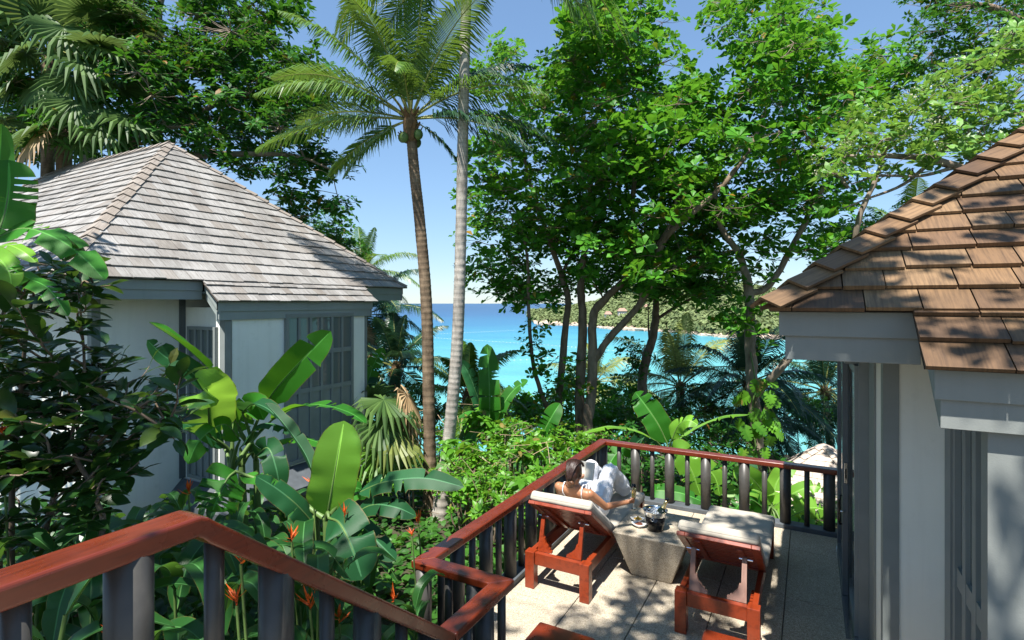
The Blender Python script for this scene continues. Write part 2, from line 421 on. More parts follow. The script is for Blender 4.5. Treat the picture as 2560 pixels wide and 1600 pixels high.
def leaves_geo(P, D, NV, L, Wd, kind):
    """P bases, D directions, NV normals, L lengths, Wd width factors -> V, quads, tris"""
    V0, q0, t0 = leaf_tpl(kind); k = len(V0); n = len(P)
    D = nrm(D); X = nrm(np.cross(D, NV)); Nn = np.cross(X, D)
    V = (P[:, None, :] + X[:, None, :]*(V0[None, :, 0:1]*(L*Wd)[:, None, None]) + D[:, None, :]*(V0[None, :, 1:2]*L[:, None, None])
         + Nn[:, None, :]*(V0[None, :, 2:3]*L[:, None, None]))
    off = (np.arange(n)*k)[:, None, None]
    q = (q0[None]+off).reshape(-1, 4) if q0 is not None else None
    t_ = (t0[None]+off).reshape(-1, 3)
    return V.reshape(-1, 3), q, t_
def rosettes(P, A, n, L, kind, lift=.35, wd=1., jit=.25):
    """n leaves radiating round each axis A at P"""
    A = nrm(A); ref = np.where(np.abs(A[:, 2:3]) > .9, np.array([[1., 0, 0]]), np.array([[0, 0, 1.]]))
    U = nrm(np.cross(A, ref)); Vv = np.cross(A, U); k = len(P)
    ph = rng.uniform(0, 6.28, (k, 1))+np.arange(n)[None]*2*PI/n+rng.normal(0, .2, (k, n))
    lf = lift+rng.normal(0, jit, (k, n))
    D = U[:, None]*np.cos(ph)[..., None]+Vv[:, None]*np.sin(ph)[..., None]+A[:, None]*lf[..., None]
    Nn = A[:, None]*1.0 + rng.normal(0, .25, (k, n, 3))
    Ls = L*rng.uniform(.65, 1.15, (k, n))
    PP = np.repeat(P[:, None], n, 1)+D*.02
    return leaves_geo(PP.reshape(-1, 3), D.reshape(-1, 3), Nn.reshape(-1, 3), Ls.ravel(), np.full(k*n, wd), kind)

# far headland: a wooded hill across the bay
def build_headland():
    root_pts = []
    # shoreline control (px, py) -> on the water
    line = [(1340, 813), (1440, 815), (1500, 820), (1560, 826), (1640, 829), (1700, 833), (1760, 839), (1840, 846), (1960, 850), (2100, 851), (2300, 850)]
    S = []
    for px, py in spline(line, 5):
        z = FPX*(CAMZ-SEA)/(py-HOR); p = W(px, py, z); S.append(p)
    rows = 16; V = []
    for i, p in enumerate(S):
        f = i/(len(S)-1)
        hmax = 11+50*min(1, max(0, f*1.25))**1.3
        d = Vector((FV[0], FV[1], 0))
        for j in range(rows):
            u = j/(rows-1); back = u*420
            q = p+d*back
            h = SEA-1 + (1.8 if 0 < j < 2 else 0)+ hmax*min(1, max(0, (u*1.15-.06)))**.75 * (1 if u < .8 else 1-(u-.8)*1.5)
            h += 3*mnoise.noise(q*.02)
            V.append((q.x, q.y, h if j else SEA-3))
    n = rows; q = [(i*n+j, (i+1)*n+j, (i+1)*n+j+1, i*n+j+1) for i in range(len(S)-1) for j in range(n-1)]
    m, t, b = mat('headland_ground'); v = coords(t)
    c = ramp(t, noise(t, v, .05, 5), [(.35, (.05,.07,.025)), (.6, (.12,.12,.06))])
    g = N(t, 'ShaderNodeNewGeometry'); sp = N(t, 'ShaderNodeSeparateXYZ'); t.links.new(g.outputs['Position'], sp.inputs[0])
    rock = ramp(t, mathn(t, 'ADD', mathn(t, 'SUBTRACT', sp.outputs[2], SEA), mathn(t, 'MULTIPLY', noise(t, v, .12, 4), 3.)), [(0, (1,1,1)), (.0, (1,1,1))])
    zz = mathn(t, 'DIVIDE', mathn(t, 'SUBTRACT', sp.outputs[2], SEA), 6.)
    c = mixc(t, ramp(t, zz, [(.5, (1,1,1)), (.75, (0,0,0))]), c, (.42,.33,.25))
    t.links.new(c, b.inputs['Base Color']); setin(b, Roughness=.95)
    tag(link('headland', np_mesh('headland', np.array(V), q), m, smooth=True), kind='structure')
    # the wood on it reads as one mass
    arr = np.array(V).reshape(len(S), n, 3); P = []; R = []
    r2 = np.random.default_rng(3)
    for _ in range(2300):
        i = r2.integers(0, len(S)-1); u = r2.uniform(.09, 1)**1.3; j = min(int(u*(n-1)), n-2); a = r2.uniform(0, 1); bq = u*(n-1)-j
        p = arr[i, j]*(1-a)*(1-bq)+arr[i+1, j]*a*(1-bq)+arr[i, j+1]*(1-a)*bq+arr[i+1, j+1]*a*bq
        if p[2] < SEA+2.2: continue
        P.append(p); R.append(r2.uniform(4, 8.5))
    P = np.array(P); R = np.array(R); k = 26; V = []; D = []; L = []
    U = nrm(r2.normal(0, 1, (len(P), k, 3))); U[..., 2] = np.abs(U[..., 2])
    pos = P[:, None]+U*R[:, None, None]*np.array([.75, .75, .85])
    Dd = nrm(np.cross(U, r2.normal(0, 1, U.shape)))
    g = leaves_geo(pos.reshape(-1, 3), Dd.reshape(-1, 3), U.reshape(-1, 3), np.repeat(R*.62, k), np.full(len(P)*k, 1.3), 'chip')
    mt = leafmat('hazed_headland_foliage', (.10,.135,.06), (.21,.26,.11), (.3,.36,.12), .7, .2, spec=.1)  # leaf colours lightened to stand in for distance haze and sun
    tag(link('headland_wood', np_mesh('headland_wood', *g), mt), 'hazy green wood covering the headland across the bay', 'wood', kind='stuff')
    # coastal rocks
    rk = MB()
    for _ in range(240):
        i = r2.integers(0, len(S)-1); a = r2.uniform(0, 1); p = S[i].lerp(S[i+1], a); p = p+Vector((FV[0], FV[1], 0))*r2.uniform(-3, 9)
        s = r2.uniform(.8, 3.2); M_ = Matrix.Rotation(r2.uniform(0, 6), 3, 'Z')
        c = [Vector((x*s*r2.uniform(.6, 1.3), y*s*r2.uniform(.6, 1.2), z*s*.7*r2.uniform(.4, 1.1))) for z in (-1, 1) for x, y in ((-1,-1), (1,-1), (1,1), (-1,1))]
        rk.hexa([M_ @ q_+Vector((p.x, p.y, SEA+.3)) for q_ in c])
    tag(rk.build('shore_rocks', simple('pale_shore_rock', (.42,.35,.28), .9, .3, .4)), 'pale rocks strung along the waterline of the headland', 'rocks', kind='stuff')
    # a few houses in the wood
    wm = simple('far_house_wall', (.6,.56,.5), .8); rm = simple('far_house_roof', (.30,.19,.14), .8)
    for px, py, s in ((1555, 784, 9), (1622, 774, 10), (1743, 770, 12), (1905, 745, 13), (1520, 792, 7)):
        z = 640; p = W(px, py, z)
        t_ = thing('far_house', 'small pale house with a reddish roof in the headland wood', 'house', p, YAW, 'houses on the headland')
        MB().box(-s/2, s/2, -4, 4, -6, 3).build('wall', wm, t_, world=False)
        MB().add([(-s*.6,-5,3.02), (s*.6,-5,3.02), (s*.6,5,3.02), (-s*.6,5,3.02), (-s*.35,0,6.5), (s*.35,0,6.5)],
                 [(0,1,5,4), (1,2,5), (2,3,4,5), (3,0,4), (3,2,1,0)]).build('roof', rm, t_, world=False)
        for k in (-1, 0, 1):
            MB().box(k*s*.3-.6, k*s*.3+.6, -4.12, -4.02, -1.5, 1).build('window', M['trim_d'], t_, world=False)
build_headland()
def build_buoys():
    m = simple('white_float', (.8,.8,.78), .5); mr = simple('grey_rope', (.4,.4,.38), .8)
    for k, (line, lab) in enumerate((([(1040, 838), (1180, 831), (1290, 826)], 'string of white floats lying farther out in the bay'),
                        ([(1040, 842), (1280, 857), (1420, 867), (1570, 880), (1770, 892)], 'long string of white floats crossing the turquoise bay'),
                        ([(1270, 902), (1340, 898), (1420, 890)], 'short string of white floats in the shallows between the tree trunks'))):
        P = []
        for px, py in spline(line, 22):
            z = FPX*(CAMZ-SEA)/(py-HOR); p = W(px, py, z); p.z = SEA+.1; P.append(p)
        t_ = thing('float_line', lab, 'float line', P[0], group='float lines in the bay')
        r_ = MB(); r_.tube(P, .03, 4); r_.build('rope', mr, t_)
        fb = MB(); acc = 0
        for a, b2 in zip(P, P[1:]):
            d = b2-a; L = d.length; x = 0
            while acc < L:
                q = a+d*(acc/L); s = .27
                fb.add([q+Vector(v)*s for v in ((1,0,0), (0,1,0), (-1,0,0), (0,-1,0), (0,0,1), (0,0,-1))], [(0,1,4), (1,2,4), (2,3,4), (3,0,4), (1,0,5), (2,1,5), (3,2,5), (0,3,5)])
                acc += 3.4
            acc -= L
        o = fb.build('floats', m, t_); o['kind'] = 'stuff'
build_buoys()

# ------------------------------------------------------------------ deck
RX, RY = -2.75, 7.92          # centre lines of the left and the far rail
JX, JY = -2.02, 3.54          # the jog towards the stairs
RZ = .825                     # top of the handrail
RW, RT = .145, .062
def build_deck():
    d = MB(); d.box(JX+.09, 4.0, 2.75, RY+.16, -.5, -.03); d.box(RX-.16, JX+.09, JY-.16, RY+.16, -.5, -.03)
    deck = tag(d.build('deck', M['grout']), kind='structure')
    w_ = MB(); w_.box(RX-.15, .6, RY+.02, RY+.14, -3.5, -.5); w_.box(RX-.14, RX-.02, JY-.14, RY+.02, -2.2, -.5); w_.box(RX-.02, JX, JY-.14, JY-.02, -2.2, -.5)
    w_.build('deck_skirt', M['curb'], deck)
    xs = [RX+.11, -2.6+.6-.005, -1.405, -.81, -.215, .38, .975, 1.57, 2.2]; ys = [2.75, 3.62, 4.82, 6.02, 7.22, RY-.09]
    xs[0] = RX+.1
    g = .004
    for i in range(len(xs)-1):
        for j in range(len(ys)-1):
            y0 = ys[j]
            if i == 0 and j == 0: continue
            x0, x1 = xs[i]+g, xs[i+1]-g
            if x1-x0 < .05: continue
            MB().box(x0, x1, y0+g, ys[j+1]-g, -.03, 0+random.uniform(-.0012, .0012)).build('floor_slab', M['tile'], deck, bevel=.003, seg=1)
    k = MB(); cw = .09
    def L(pts):   # curb strips butt end to end
        for x0, x1, y0, y1 in pts: k.box(x0, x1, y0, y1, -.03, .055)
    L([(RX-cw, .62, RY-cw, RY+cw), (RX-cw, RX+cw, JY+cw, RY-cw), (RX-cw, JX+cw, JY-cw, JY+cw), (JX-cw, JX+cw, 2.72, JY-cw)])
    k.build('curb', M['curb'], deck, bevel=.008)
build_deck()
def round_post(name, root, x, y, z0, z1, r, slope=0):
    b = MB(); n = 20; vs = []; fs = []
    for zz in (0, 1):
        for k in range(n):
            t_ = 2*PI*k/n; yy = y+r*math.sin(t_)
            vs.append((x+r*math.cos(t_), yy, z0 if zz == 0 else z1-slope*(yy-y)))
    for k in range(n): k2 = (k+1) % n; fs.append((k, k2, n+k2, n+k))
    fs += [tuple(range(n-1, -1, -1)), tuple(range(n, 2*n))]; b.add(vs, fs)
    o = b.build(name, M['post'], root, smooth=False); me = o.data
    for p in me.polygons: p.use_smooth = len(p.vertices) == 4
    return o
def rail_seg(root, quad_top, thick, m='rail_y', name='handrail'):
    b = MB(); lo = [(x, y, z-thick) for x, y, z in quad_top]
    b.hexa(lo+list(quad_top)); return b.build(name, M[m], root, bevel=.012, seg=3)
def build_rails():
    root = thing('deck_balustrade', 'red wooden handrail on round grey posts round the deck edge', 'balustrade', (RX, RY, 0))
    h = RW/2
    # mitred handrail pieces: far, left, jog, short return
    x_end = .52
    rail_seg(root, [(RX-h, RY+h, RZ), (RX+h, RY-h, RZ), (x_end, RY-h, RZ), (x_end, RY+h, RZ)], RT, 'rail_x')
    rail_seg(root, [(RX-h, RY+h-.002, RZ), (RX-h, JY-h, RZ), (RX+h, JY+h, RZ), (RX+h, RY-h-.002, RZ)], RT)
    rail_seg(root, [(RX-h+.002, JY-h, RZ), (JX-h, JY-h, RZ), (JX+h, JY+h, RZ), (RX+h+.002, JY+h, RZ)], RT, 'rail_x')
    rail_seg(root, [(JX-h, JY-h-.002, RZ), (JX-h, 2.84, RZ), (JX+h, 2.84, RZ), (JX+h, JY+h-.002, RZ)], RT)
    zt = RZ-RT+.002; wide, thin = .067, .032
    # far run: alternating
    xs = []
    for px in (1548, 1587, 1632, 1675, 1720, 1766, 1815, 1866, 1915, 1967, 2022, 2076, 2131):
        r = (px-1280)/FPX; k = RY/(r*SA+CA); xs.append((r*CA-SA)*k)
    step = (xs[-1]-xs[0])/(len(xs)-1)
    for i in range(len(xs)):
        round_post('post_thin' if i % 2 == 0 else 'post_wide', root, xs[0]+step*i, RY, .053, zt, thin if i % 2 == 0 else wide)
    round_post('post_wide', root, RX, RY, .053, zt, wide)
    n = 18; st = (RY-JY)/n
    for i in range(n):
        round_post('post_thin' if i % 2 == 0 else 'post_wide', root, RX, RY-st*(i+1), .053, zt, thin if i % 2 == 0 else wide)
    for i, x in enumerate((RX+.25, RX+.49)):
        round_post('post_thin' if i == 0 else 'post_wide', root, x, JY, .053, zt, thin if i == 0 else wide)
    for i, y in enumerate((JY, JY-.24, JY-.46)):
        round_post('post_thin' if i % 2 == 0 else 'post_wide', root, JX, y, .053, zt, thin if i % 2 == 0 else wide)
    # stairs
    ky, kz, ey = 1.215, 2.12, 2.84; sl = (kz-RZ)/(ey-.005-ky)
    r2 = thing('stair_balustrade', 'red handrail kinking down beside the stairs on grey posts', 'balustrade', (JX, 1.2, 1.2))
    sec = []
    for k in range(4):      # rounded section
        cx, cz = ((h-.012, -.012), (-h+.012, -.012), (-h+.012, -RT*1.1+.012), (h-.012, -RT*1.1+.012))[k]
        for q in range(4): a = PI/2*k+PI/2*q/3; sec.append((cx+.012*math.cos(a), cz+.012*math.sin(a)))
    hb = MB(); ns = len(sec); st_ = [(-2.6, kz, 0), (ky-.03, kz, 0), (ky-.01, kz-.001, .25*sl), (ky+.02, kz-.014, .75*sl), (ky+.05, kz-sl*.05, sl), (ey-.004, RZ+.003, sl)]
    vs = []
    for y, z, s_l in st_:
        c_ = 1/math.sqrt(1+(s_l*.5)**2)
        for x, dz in sec: vs.append((JX+x, y+dz*s_l*.45, z+dz*1.08))
    fs = [(i_*ns+k, i_*ns+(k+1) % ns, (i_+1)*ns+(k+1) % ns, (i_+1)*ns+k) for i_ in range(len(st_)-1) for k in range(ns)]
    fs += [tuple(range(ns-1, -1, -1)), tuple(range((len(st_)-1)*ns, len(st_)*ns))]
    hb.add(vs, fs); ho = hb.build('handrail', M['rail_y'], r2)
    LZ = kz-RZ
    # posts at the places they show, wide and thin in turn
    for i, y in enumerate((.11, .40, .70, 1.00, 1.30, 1.58, 1.86, 2.13, 2.40, 2.66, -.2, -.5, -.8, -1.1)):
        r = wide*1.08 if i in (1, 3, 5, 7, 9, 11, 13) else thin*1.12
        zt2 = kz-RT*1.03 if y < ky else kz-RT*1.18-(y-ky)*sl
        zb = LZ if y < ky else LZ-(y-ky)*sl-.02
        round_post('post_wide' if r > .05 else 'post_thin', r2, JX, y, zb-.02, zt2, r, 0 if y < ky else sl)
    # landing and steps
    s_ = MB(); s_.box(JX-.12, 2.4, -3.2, ky+.1, -1.4, LZ-.02); 
    stairs = tag(s_.build('landing', M['tile']), kind='structure')
    nst = 7; rh = LZ/nst; run = (ey-ky-.1)/(nst-1)
    for i in range(1, nst):
        MB().box(JX+.11, .9, ky+.1+(i-1)*run, ky+.1+i*run, -.4, LZ-i*rh).build('step', M['tile'], stairs, bevel=.006)
    b = MB(); a0, a1 = JX-.1, JX+.1
    b.hexa([(a0, ky+.1, -1.4), (a1, ky+.1, -1.4), (a1, ey, -1.4), (a0, ey, -1.4), (a0, ky+.1, LZ-.1), (a1, ky+.1, LZ-.1), (a1, ey, .05), (a0, ey, .05)])
    b.build('stringer', M['curb'], stairs)
build_rails()
# ------------------------------------------------------------------ shingled roofs
def shingle_face(pieces, O, U, Vs, Nn, v0, v1, ul, ur, e, wid, thick, r_, jog=.012, keep=None, gapw=.0035, rv=.25):
    """O eave origin, U along the eave, Vs up the slope, Nn outward; ul/ur(v) limit the course; appends (verts, uv)"""
    O, U, Vs, Nn = Vector(O), Vector(U), Vector(Vs), Vector(Nn)
    k = 0; v = v0
    while v < v1-.02:
        vt = min(v+e*1.28, v1)
        a, b = ul(v), ur(v); u = a-r_.uniform(0, wid)
        while u < b:
            wd = wid*r_.uniform(.62, 1.32); x0, x1 = max(u, a), min(u+wd-gapw, b)
            if x1-x0 > .025:
                j = r_.uniform(-jog, jog); vb = v+j
                a2, b2 = ul(vt), ur(vt)
                y0, y1 = min(max(x0, a2), b2), max(min(x1, b2), a2)
                th = thick*r_.uniform(1-rv, 1+rv); lift = thick*.9+r_.uniform(0, .010*rv)
                if keep is None or keep((x0+x1)/2, v+e/2):
                    P = [O+U*x0+Vs*vb+Nn*(lift-.002), O+U*x1+Vs*vb+Nn*(lift-.002+r_.uniform(-.002, .002)), O+U*y1+Vs*vt+Nn*.0, O+U*y0+Vs*vt+Nn*.0,
                         O+U*x0+Vs*vb+Nn*(lift+th), O+U*x1+Vs*vb+Nn*(lift+th), O+U*y1+Vs*vt+Nn*.006, O+U*y0+Vs*vt+Nn*.006]
                    uv = [(x0, v), (x1, v), (y1, vt), (y0, vt)]*2
                    pieces.append((P, uv, x1-x0))
            u += wd
        v += e; k += 1
BOXF = [(0,3,2,1), (4,5,6,7), (0,1,5,4), (1,2,6,5), (2,3,7,6), (3,0,4,7)]
def emit_shingles(pieces, m, parent, limit, name='shingle', score=None):
    if score is None:
        def score(P):
            c = sum((Vector(p) for p in P[4:]), Vector())/4
            z = depth(c)
            if z < .5: return 0
            px = [pix(p) for p in P[4:]]
            x, y = pix(c)
            if not (-40 < x < 2600 and -40 < y < 1640): return 0
            A = 0
            for (x0, y0), (x1, y1) in zip(px, px[1:]+px[:1]): A += x0*y1-x1*y0
            return abs(A)/2
    order = sorted(range(len(pieces)), key=lambda i: -score(pieces[i][0]))
    for i in order[:limit]:
        P, uv, _ = pieces[i]
        me = np_mesh(name, np.array([tuple(p) for p in P]), BOXF, uv=np.array(uv)); link(name, me, m, parent)
    rest = order[limit:]
    if rest:
        V = np.array([tuple(p) for i in rest for p in pieces[i][0]]); uv = np.array([q for i in rest for q in pieces[i][1]])
        F = (np.array(BOXF)[None]+(np.arange(len(rest))*8)[:, None, None]).reshape(-1, 4)
        o = link('shingles', np_mesh('shingles', V, F, uv=uv), m, parent); o['kind'] = 'stuff'
def hip_caps(root, A, B, n1, n2, m, wing=.13, e=.25, th=.014, name='ridge_cap', lift=.03):
    """folded boards from A (low) to B (high); n1,n2 outward normals of the two faces"""
    A, B = Vector(A), Vector(B); d = (B-A).normalized(); L = (B-A).length
    n1, n2 = Vector(n1), Vector(n2); up = (n1+n2).normalized()
    s1 = n1.cross(d); s1 *= 1 if s1.dot(n1-n2) > 0 else -1; s1.normalize()
    s2 = n2.cross(d); s2 *= 1 if s2.dot(n2-n1) > 0 else -1; s2.normalize()
    k = 0; x = 0
    while x < L-.05:
        x1 = min(x+e*1.25, L); li = lift+th+random.uniform(0, .004)
        a = A+d*x+up*li; b = A+d*x1+up*(lift*.55)
        wv = wing*random.uniform(.94, 1.06)
        P = []
        for q in (a, b):
            P += [q+s1*wv, q, q+s2*wv, q+s2*wv+n2*th, q+up*th*1.2, q+s1*wv+n1*th]
        F = [(0,5,4,1), (1,4,3,2), (6,7,10,11), (7,8,9,10), (5,11,10,4), (4,10,9,3), (0,1,7,6), (1,2,8,7), (0,6,11,5), (2,3,9,8)]
        uv = [(0, x), (.1, x), (.2, x), (.2, x), (.1, x), (0, x), (0, x1), (.1, x1), (.2, x1), (.2, x1), (.1, x1), (0, x1)]
        uv = [(u+k*.37, v_*.6) for u, v_ in uv]
        me = bpy.data.meshes.new(name); me.from_pydata([tuple(p) for p in P], [], F); me.update()
        l = me.uv_layers.new(name='UVMap')
        for lp in me.loops: l.data[lp.index].uv = uv[lp.vertex_index]
        link(name, me, m, root); x += e; k += 1
def window_grid(parent, face, u0, u1, z0, z1, cols, rows, frame=.055, bar=.035, name='window', mf=None, solid_rows=()):
    """face(u, d, z) -> world point, d metres out of the wall. Panes and panels are sub-parts"""
    mf = mf or M['trim']
    def bx(a, b, d0, d1, c, e):
        b_ = MB(); pts = [face(a, d0, c), face(b, d0, c), face(b, d1, c), face(a, d1, c), face(a, d0, e), face(b, d0, e), face(b, d1, e), face(a, d1, e)]
        b_.hexa(pts); return b_
    fr = MB()
    for a, b, c, e in ((u0, u0+frame, z0, z1), (u1-frame, u1, z0, z1), (u0+frame, u1-frame, z0, z0+frame), (u0+frame, u1-frame, z1-frame, z1)):
        fr.hexa([face(a, -.03, c), face(b, -.03, c), face(b, .025, c), face(a, .025, c), face(a, -.03, e), face(b, -.03, e), face(b, .025, e), face(a, .025, e)])
    win = fr.build(name, mf, parent)
    iu0, iu1 = u0+frame, u1-frame; cw = (iu1-iu0-bar*(cols-1))/cols
    zz = [z0+frame]+list(rows)+[z1-frame]
    for i in range(1, cols):
        a = iu0+i*cw+(i-1)*bar; bx(a, a+bar, -.02, .017, z0+frame, z1-frame).build('mullion', mf, win)
    for r_ in rows:
        for i in range(cols):
            a = iu0+i*(cw+bar); bx(a, a+cw, -.018, .014, r_-bar*.8, r_+bar*.8).build('glazing_bar', mf, win)
    for j in range(len(zz)-1):
        c, e = zz[j], zz[j+1]
        if j > 0: c += bar*.8
        if j < len(zz)-2: e -= bar*.8
        for i in range(cols):
            a = iu0+i*(cw+bar)
            if j in solid_rows: bx(a, a+cw, -.018, -.008, c, e).build('panel', mf, win)
            else: bx(a, a+cw, -.012, -.006, c, e).build('pane', M['glass'], win)
    return win

# ------------------------------------------------------------------ left villa
def build_left_villa():
    Xm, Yl, Yr, Zm = -8.05, 3.17, 9.73, 3.24
    ym = (Yl+Yr)/2; Xa, Xb_, Zr = -11.5, -16.15, 6.15
    Xback = -19.6; XB = -7.68; BY0, BY1 = 4.98, 8.36          # bay eave
    root = thing('villa', 'white villa with a silvered shingle hip roof among banana plants', 'villa', (-13, 6.4, 0))
    p = (Zr-Zm)/(Xm-Xa); Zb = Zm-(XB-Xm)*p
    roof_b = MB()
    c = [(Xm, Yl, Zm), (Xm, Yr, Zm), (Xback, Yr, Zm), (Xback, Yl, Zm), (Xa, ym, Zr), (Xb_, ym, Zr)]
    roof_b.add([(x, y, z-.015) for x, y, z in c], [(0, 1, 4), (1, 2, 5, 4), (2, 3, 5), (3, 0, 4, 5), (3, 2, 1, 0)])
    roof_b.add([(XB, BY0, Zb-.012), (XB, BY1, Zb-.012), (Xm-.02, BY1, Zm+.002), (Xm-.02, BY0, Zm+.002)], [(0, 1, 2, 3)])
    roof = roof_b.build('roof', M['under'], root, fixn=False)
    r_ = random.Random(5); pieces = []
    # front face (towards +X)
    Vf = Vector((Xa-Xm, 0, Zr-Zm)); Lf = Vf.length; Vf.normalize(); Nf = Vector((-Vf.z, 0, -(-Vf.x)*-1)); Nf = Vector((Vf.z, 0, -Vf.x))
    hw = ym-Yl
    e = .252
    shingle_face(pieces, (Xm, Yl, Zm), (0, 1, 0), Vf, Nf, -.03, Lf, lambda v: hw*max(v, 0)/Lf, lambda v: (Yr-Yl)-hw*max(v, 0)/Lf, e, .22, .019, r_, .009, rv=.3, gapw=.005)
    # bay skirt continues the slope downwards
    Lb = (Vector((XB, 0, Zb))-Vector((Xm, 0, Zm))).length
    shingle_face(pieces, (XB, BY0, Zb), (0, 1, 0), Vf, Nf, -.03, Lb+.02, lambda v: 0, lambda v: BY1-BY0, .185, .20, .019, r_, .008, rv=.3, gapw=.005)
    # face towards the camera (-Y)
    Vl = Vector((0, ym-Yl, Zr-Zm)); Ll = Vl.length; Vl.normalize(); Nl = Vector((0, -Vl.z, Vl.y))
    la = Xm-Xa; lb = Xb_-Xback
    shingle_face(pieces, (Xback, Yl, Zm), (1, 0, 0), Vl, Nl, -.03, Ll, lambda v: lb*max(v, 0)/Ll, lambda v: (Xm-Xback)-la*max(v, 0)/Ll, e, .22, .019, r_, .009, rv=.3, gapw=.005)
    Nb = Vector((0, Vl.z, Vl.y)); Vb = Vector((0, -Vl.y, Vl.z))
    shingle_face(pieces, (Xback, Yr, Zm), (1, 0, 0), Vb, Nb, -.03, Ll, lambda v: lb*max(v, 0)/Ll, lambda v: (Xm-Xback)-la*max(v, 0)/Ll, e, .3, .013, r_)
    emit_shingles(pieces, M['shingle_old'], roof, 300)
    hip_caps(roof, (Xm, Yl, Zm), (Xa, ym, Zr), Nf, Nl, M['shingle_cap'], .105, .262)
    hip_caps(roof, (Xm, Yr, Zm), (Xa, ym, Zr), Nf, Nb, M['shingle_cap'], .105, .262)
    hip_caps(roof, (Xback, Yl, Zm), (Xb_, ym, Zr), Nl, Vector((-Nf.x, 0, Nf.z)), M['shingle_cap'], .105, .262)
    hip_caps(roof, (Xa, ym, Zr+.01), (Xb_, ym, Zr+.01), Nl, Nb, M['shingle_cap'], .125, .3)
    # fascia: two boards, the lower one set back
    def fasc(name, a, b, out, z0, z1, z0b=None, z1b=None):
        a, b = Vector(a), Vector(b); o = Vector(out); zb0 = z0 if z0b is None else z0b; zb1 = z1 if z1b is None else z1b
        MB().hexa([(a.x, a.y, z0), (b.x, b.y, zb0), (b.x-o.x*.025, b.y-o.y*.025, zb0), (a.x-o.x*.025, a.y-o.y*.025, z0),
                   (a.x, a.y, z1), (b.x, b.y, zb1), (b.x-o.x*.025, b.y-o.y*.025, zb1), (a.x-o.x*.025, a.y-o.y*.025, z1)]).build(name, M['fascia_l'], root)
    def pair(a, b, out, z, zb=None, nm='fascia_board'):
        o = Vector((*out, 0)); zb = z if zb is None else zb
        a, b = Vector((*a, 0))-o*.05, Vector((*b, 0))-o*.05
        fasc(nm, a, b, o, z-.155, z-.012, zb-.155, zb-.012)
        fasc(nm, a-o*.022, b-o*.022, o, z-.29, z-.1555, zb-.29, zb-.1555)
    pair((Xm, Yl+.05), (Xm, BY0+.052), (1, 0), Zm); pair((Xm, BY1-.052), (Xm, Yr-.05), (1, 0), Zm)
    pair((Xm-.05, Yl), (Xback, Yl), (0, -1), Zm); pair((Xm-.05, Yr), (Xback, Yr), (0, 1), Zm)
    pair((XB, BY0+.05), (XB, BY1-.05), (1, 0), Zb)
    pair((XB-.051, BY0), (Xm-.0, BY0), (0, -1), Zb, Zm); pair((XB-.051, BY1), (Xm-.0, BY1), (0, 1), Zb, Zm)
    sf = MB(); sf.box(Xback+.1, Xm-.08, Yl+.1, Yr-.1, Zm-.20, Zm-.17); sf.build('soffit', M['fascia_l'], root)
    # walls
    XA, XC = -8.82, -7.80; Y0, Y1 = 3.89, 9.0; B0, B1 = 5.19, 8.2; zt = Zm-.2
    ztb = Zb-.1
    MB().box(Xback+.75, XA, Y0, Y1, -3.4, zt).build('wall', M['white'], root)
    bw = MB(); bw.box(XA, XC, B0+.12, B1, -1.6, ztb); bw.box(XA, XC-.12, B0+.001, B0+.119, -1.6, ztb)
    bw.build('bay_wall', M['white_bay'], root)
    def trim(x0, x1, y0, y1, z0, z1, m=None): MB().box(x0, x1, y0, y1, z0, z1).build('corner_trim', m or M['trim'], root)
    trim(XA-.1, XA+.012, Y0-.012, Y0+.10, -.3, zt-.002)
    trim(XA+.0005, XA+.015, B0-.10, B0-.001, .1, zt-.003, M['trim_d'])
    trim(XC-.11, XC+.012, B0-.012, B0+.10, .1, ztb-.002)
    trim(XC-.06, XC+.012, B1-.05, B1+.012, .1, ztb-.002)
    # bay front window and side window
    f1 = lambda u, d, z: (XC+.003+.03+d, u, z)
    window_grid(root, f1, 6.25, 7.80, .14, ztb-.12, 6, (1.36, 2.02), .06, .05, solid_rows=(0,))
    f2 = lambda u, d, z: (u, B0-.003-.03-d, z)
    window_grid(root, f2, XA+.14, XC-.16, .14, ztb-.3, 4, (1.36, 2.02), .05, .045, mf=M['trim'], solid_rows=(0,))
    # base skirt: sloping sill round the bay and a second ledge at the far corner
    b = MB(); o = .42
    b.add([(XC+.004, B0-.05, .10), (XC+.004, B1+.05, .10), (XC+o, B1+o-.1, -.16), (XC+o, B0-o+.1, -.16), (XC+o, B1+o-.1, -.30), (XC+o, B0-o+.1, -.30), (XA+.01, B0-.05, .10), (XA+.01, B0-o+.1, -.16), (XA+.01, B0-o+.1, -.3),
           (XA+.01, B1+.05, .10), (XA+.01, B1+o-.1, -.16), (XA+.01, B1+o-.1, -.3)],
          [(0,1,2,3), (3,2,4,5), (6,0,3,7), (7,3,5,8), (1,9,10,2), (2,10,11,4), (5,4,11,8)]); b.build('base_skirt', M['curb'], root, fixn=False)
    b = MB(); b.add([(XC-.5, B1+.06, .42), (XC+.22, B1+.06, .42), (XC+.42, B1+.62, .2), (XC-.5, B1+.62, .2), (XC-.5, B1+.06, .05), (XC+.22, B1+.06, .05), (XC+.42, B1+.62, .05), (XC-.5, B1+.62, .05)], BOXF)
    b.build('base_ledge', M['curb'], root)
    MB().box(XA, XC+.30, B0-.2, B1+.25, -3.2, -.305).build('plinth', M['trim_d'], root)
build_left_villa()

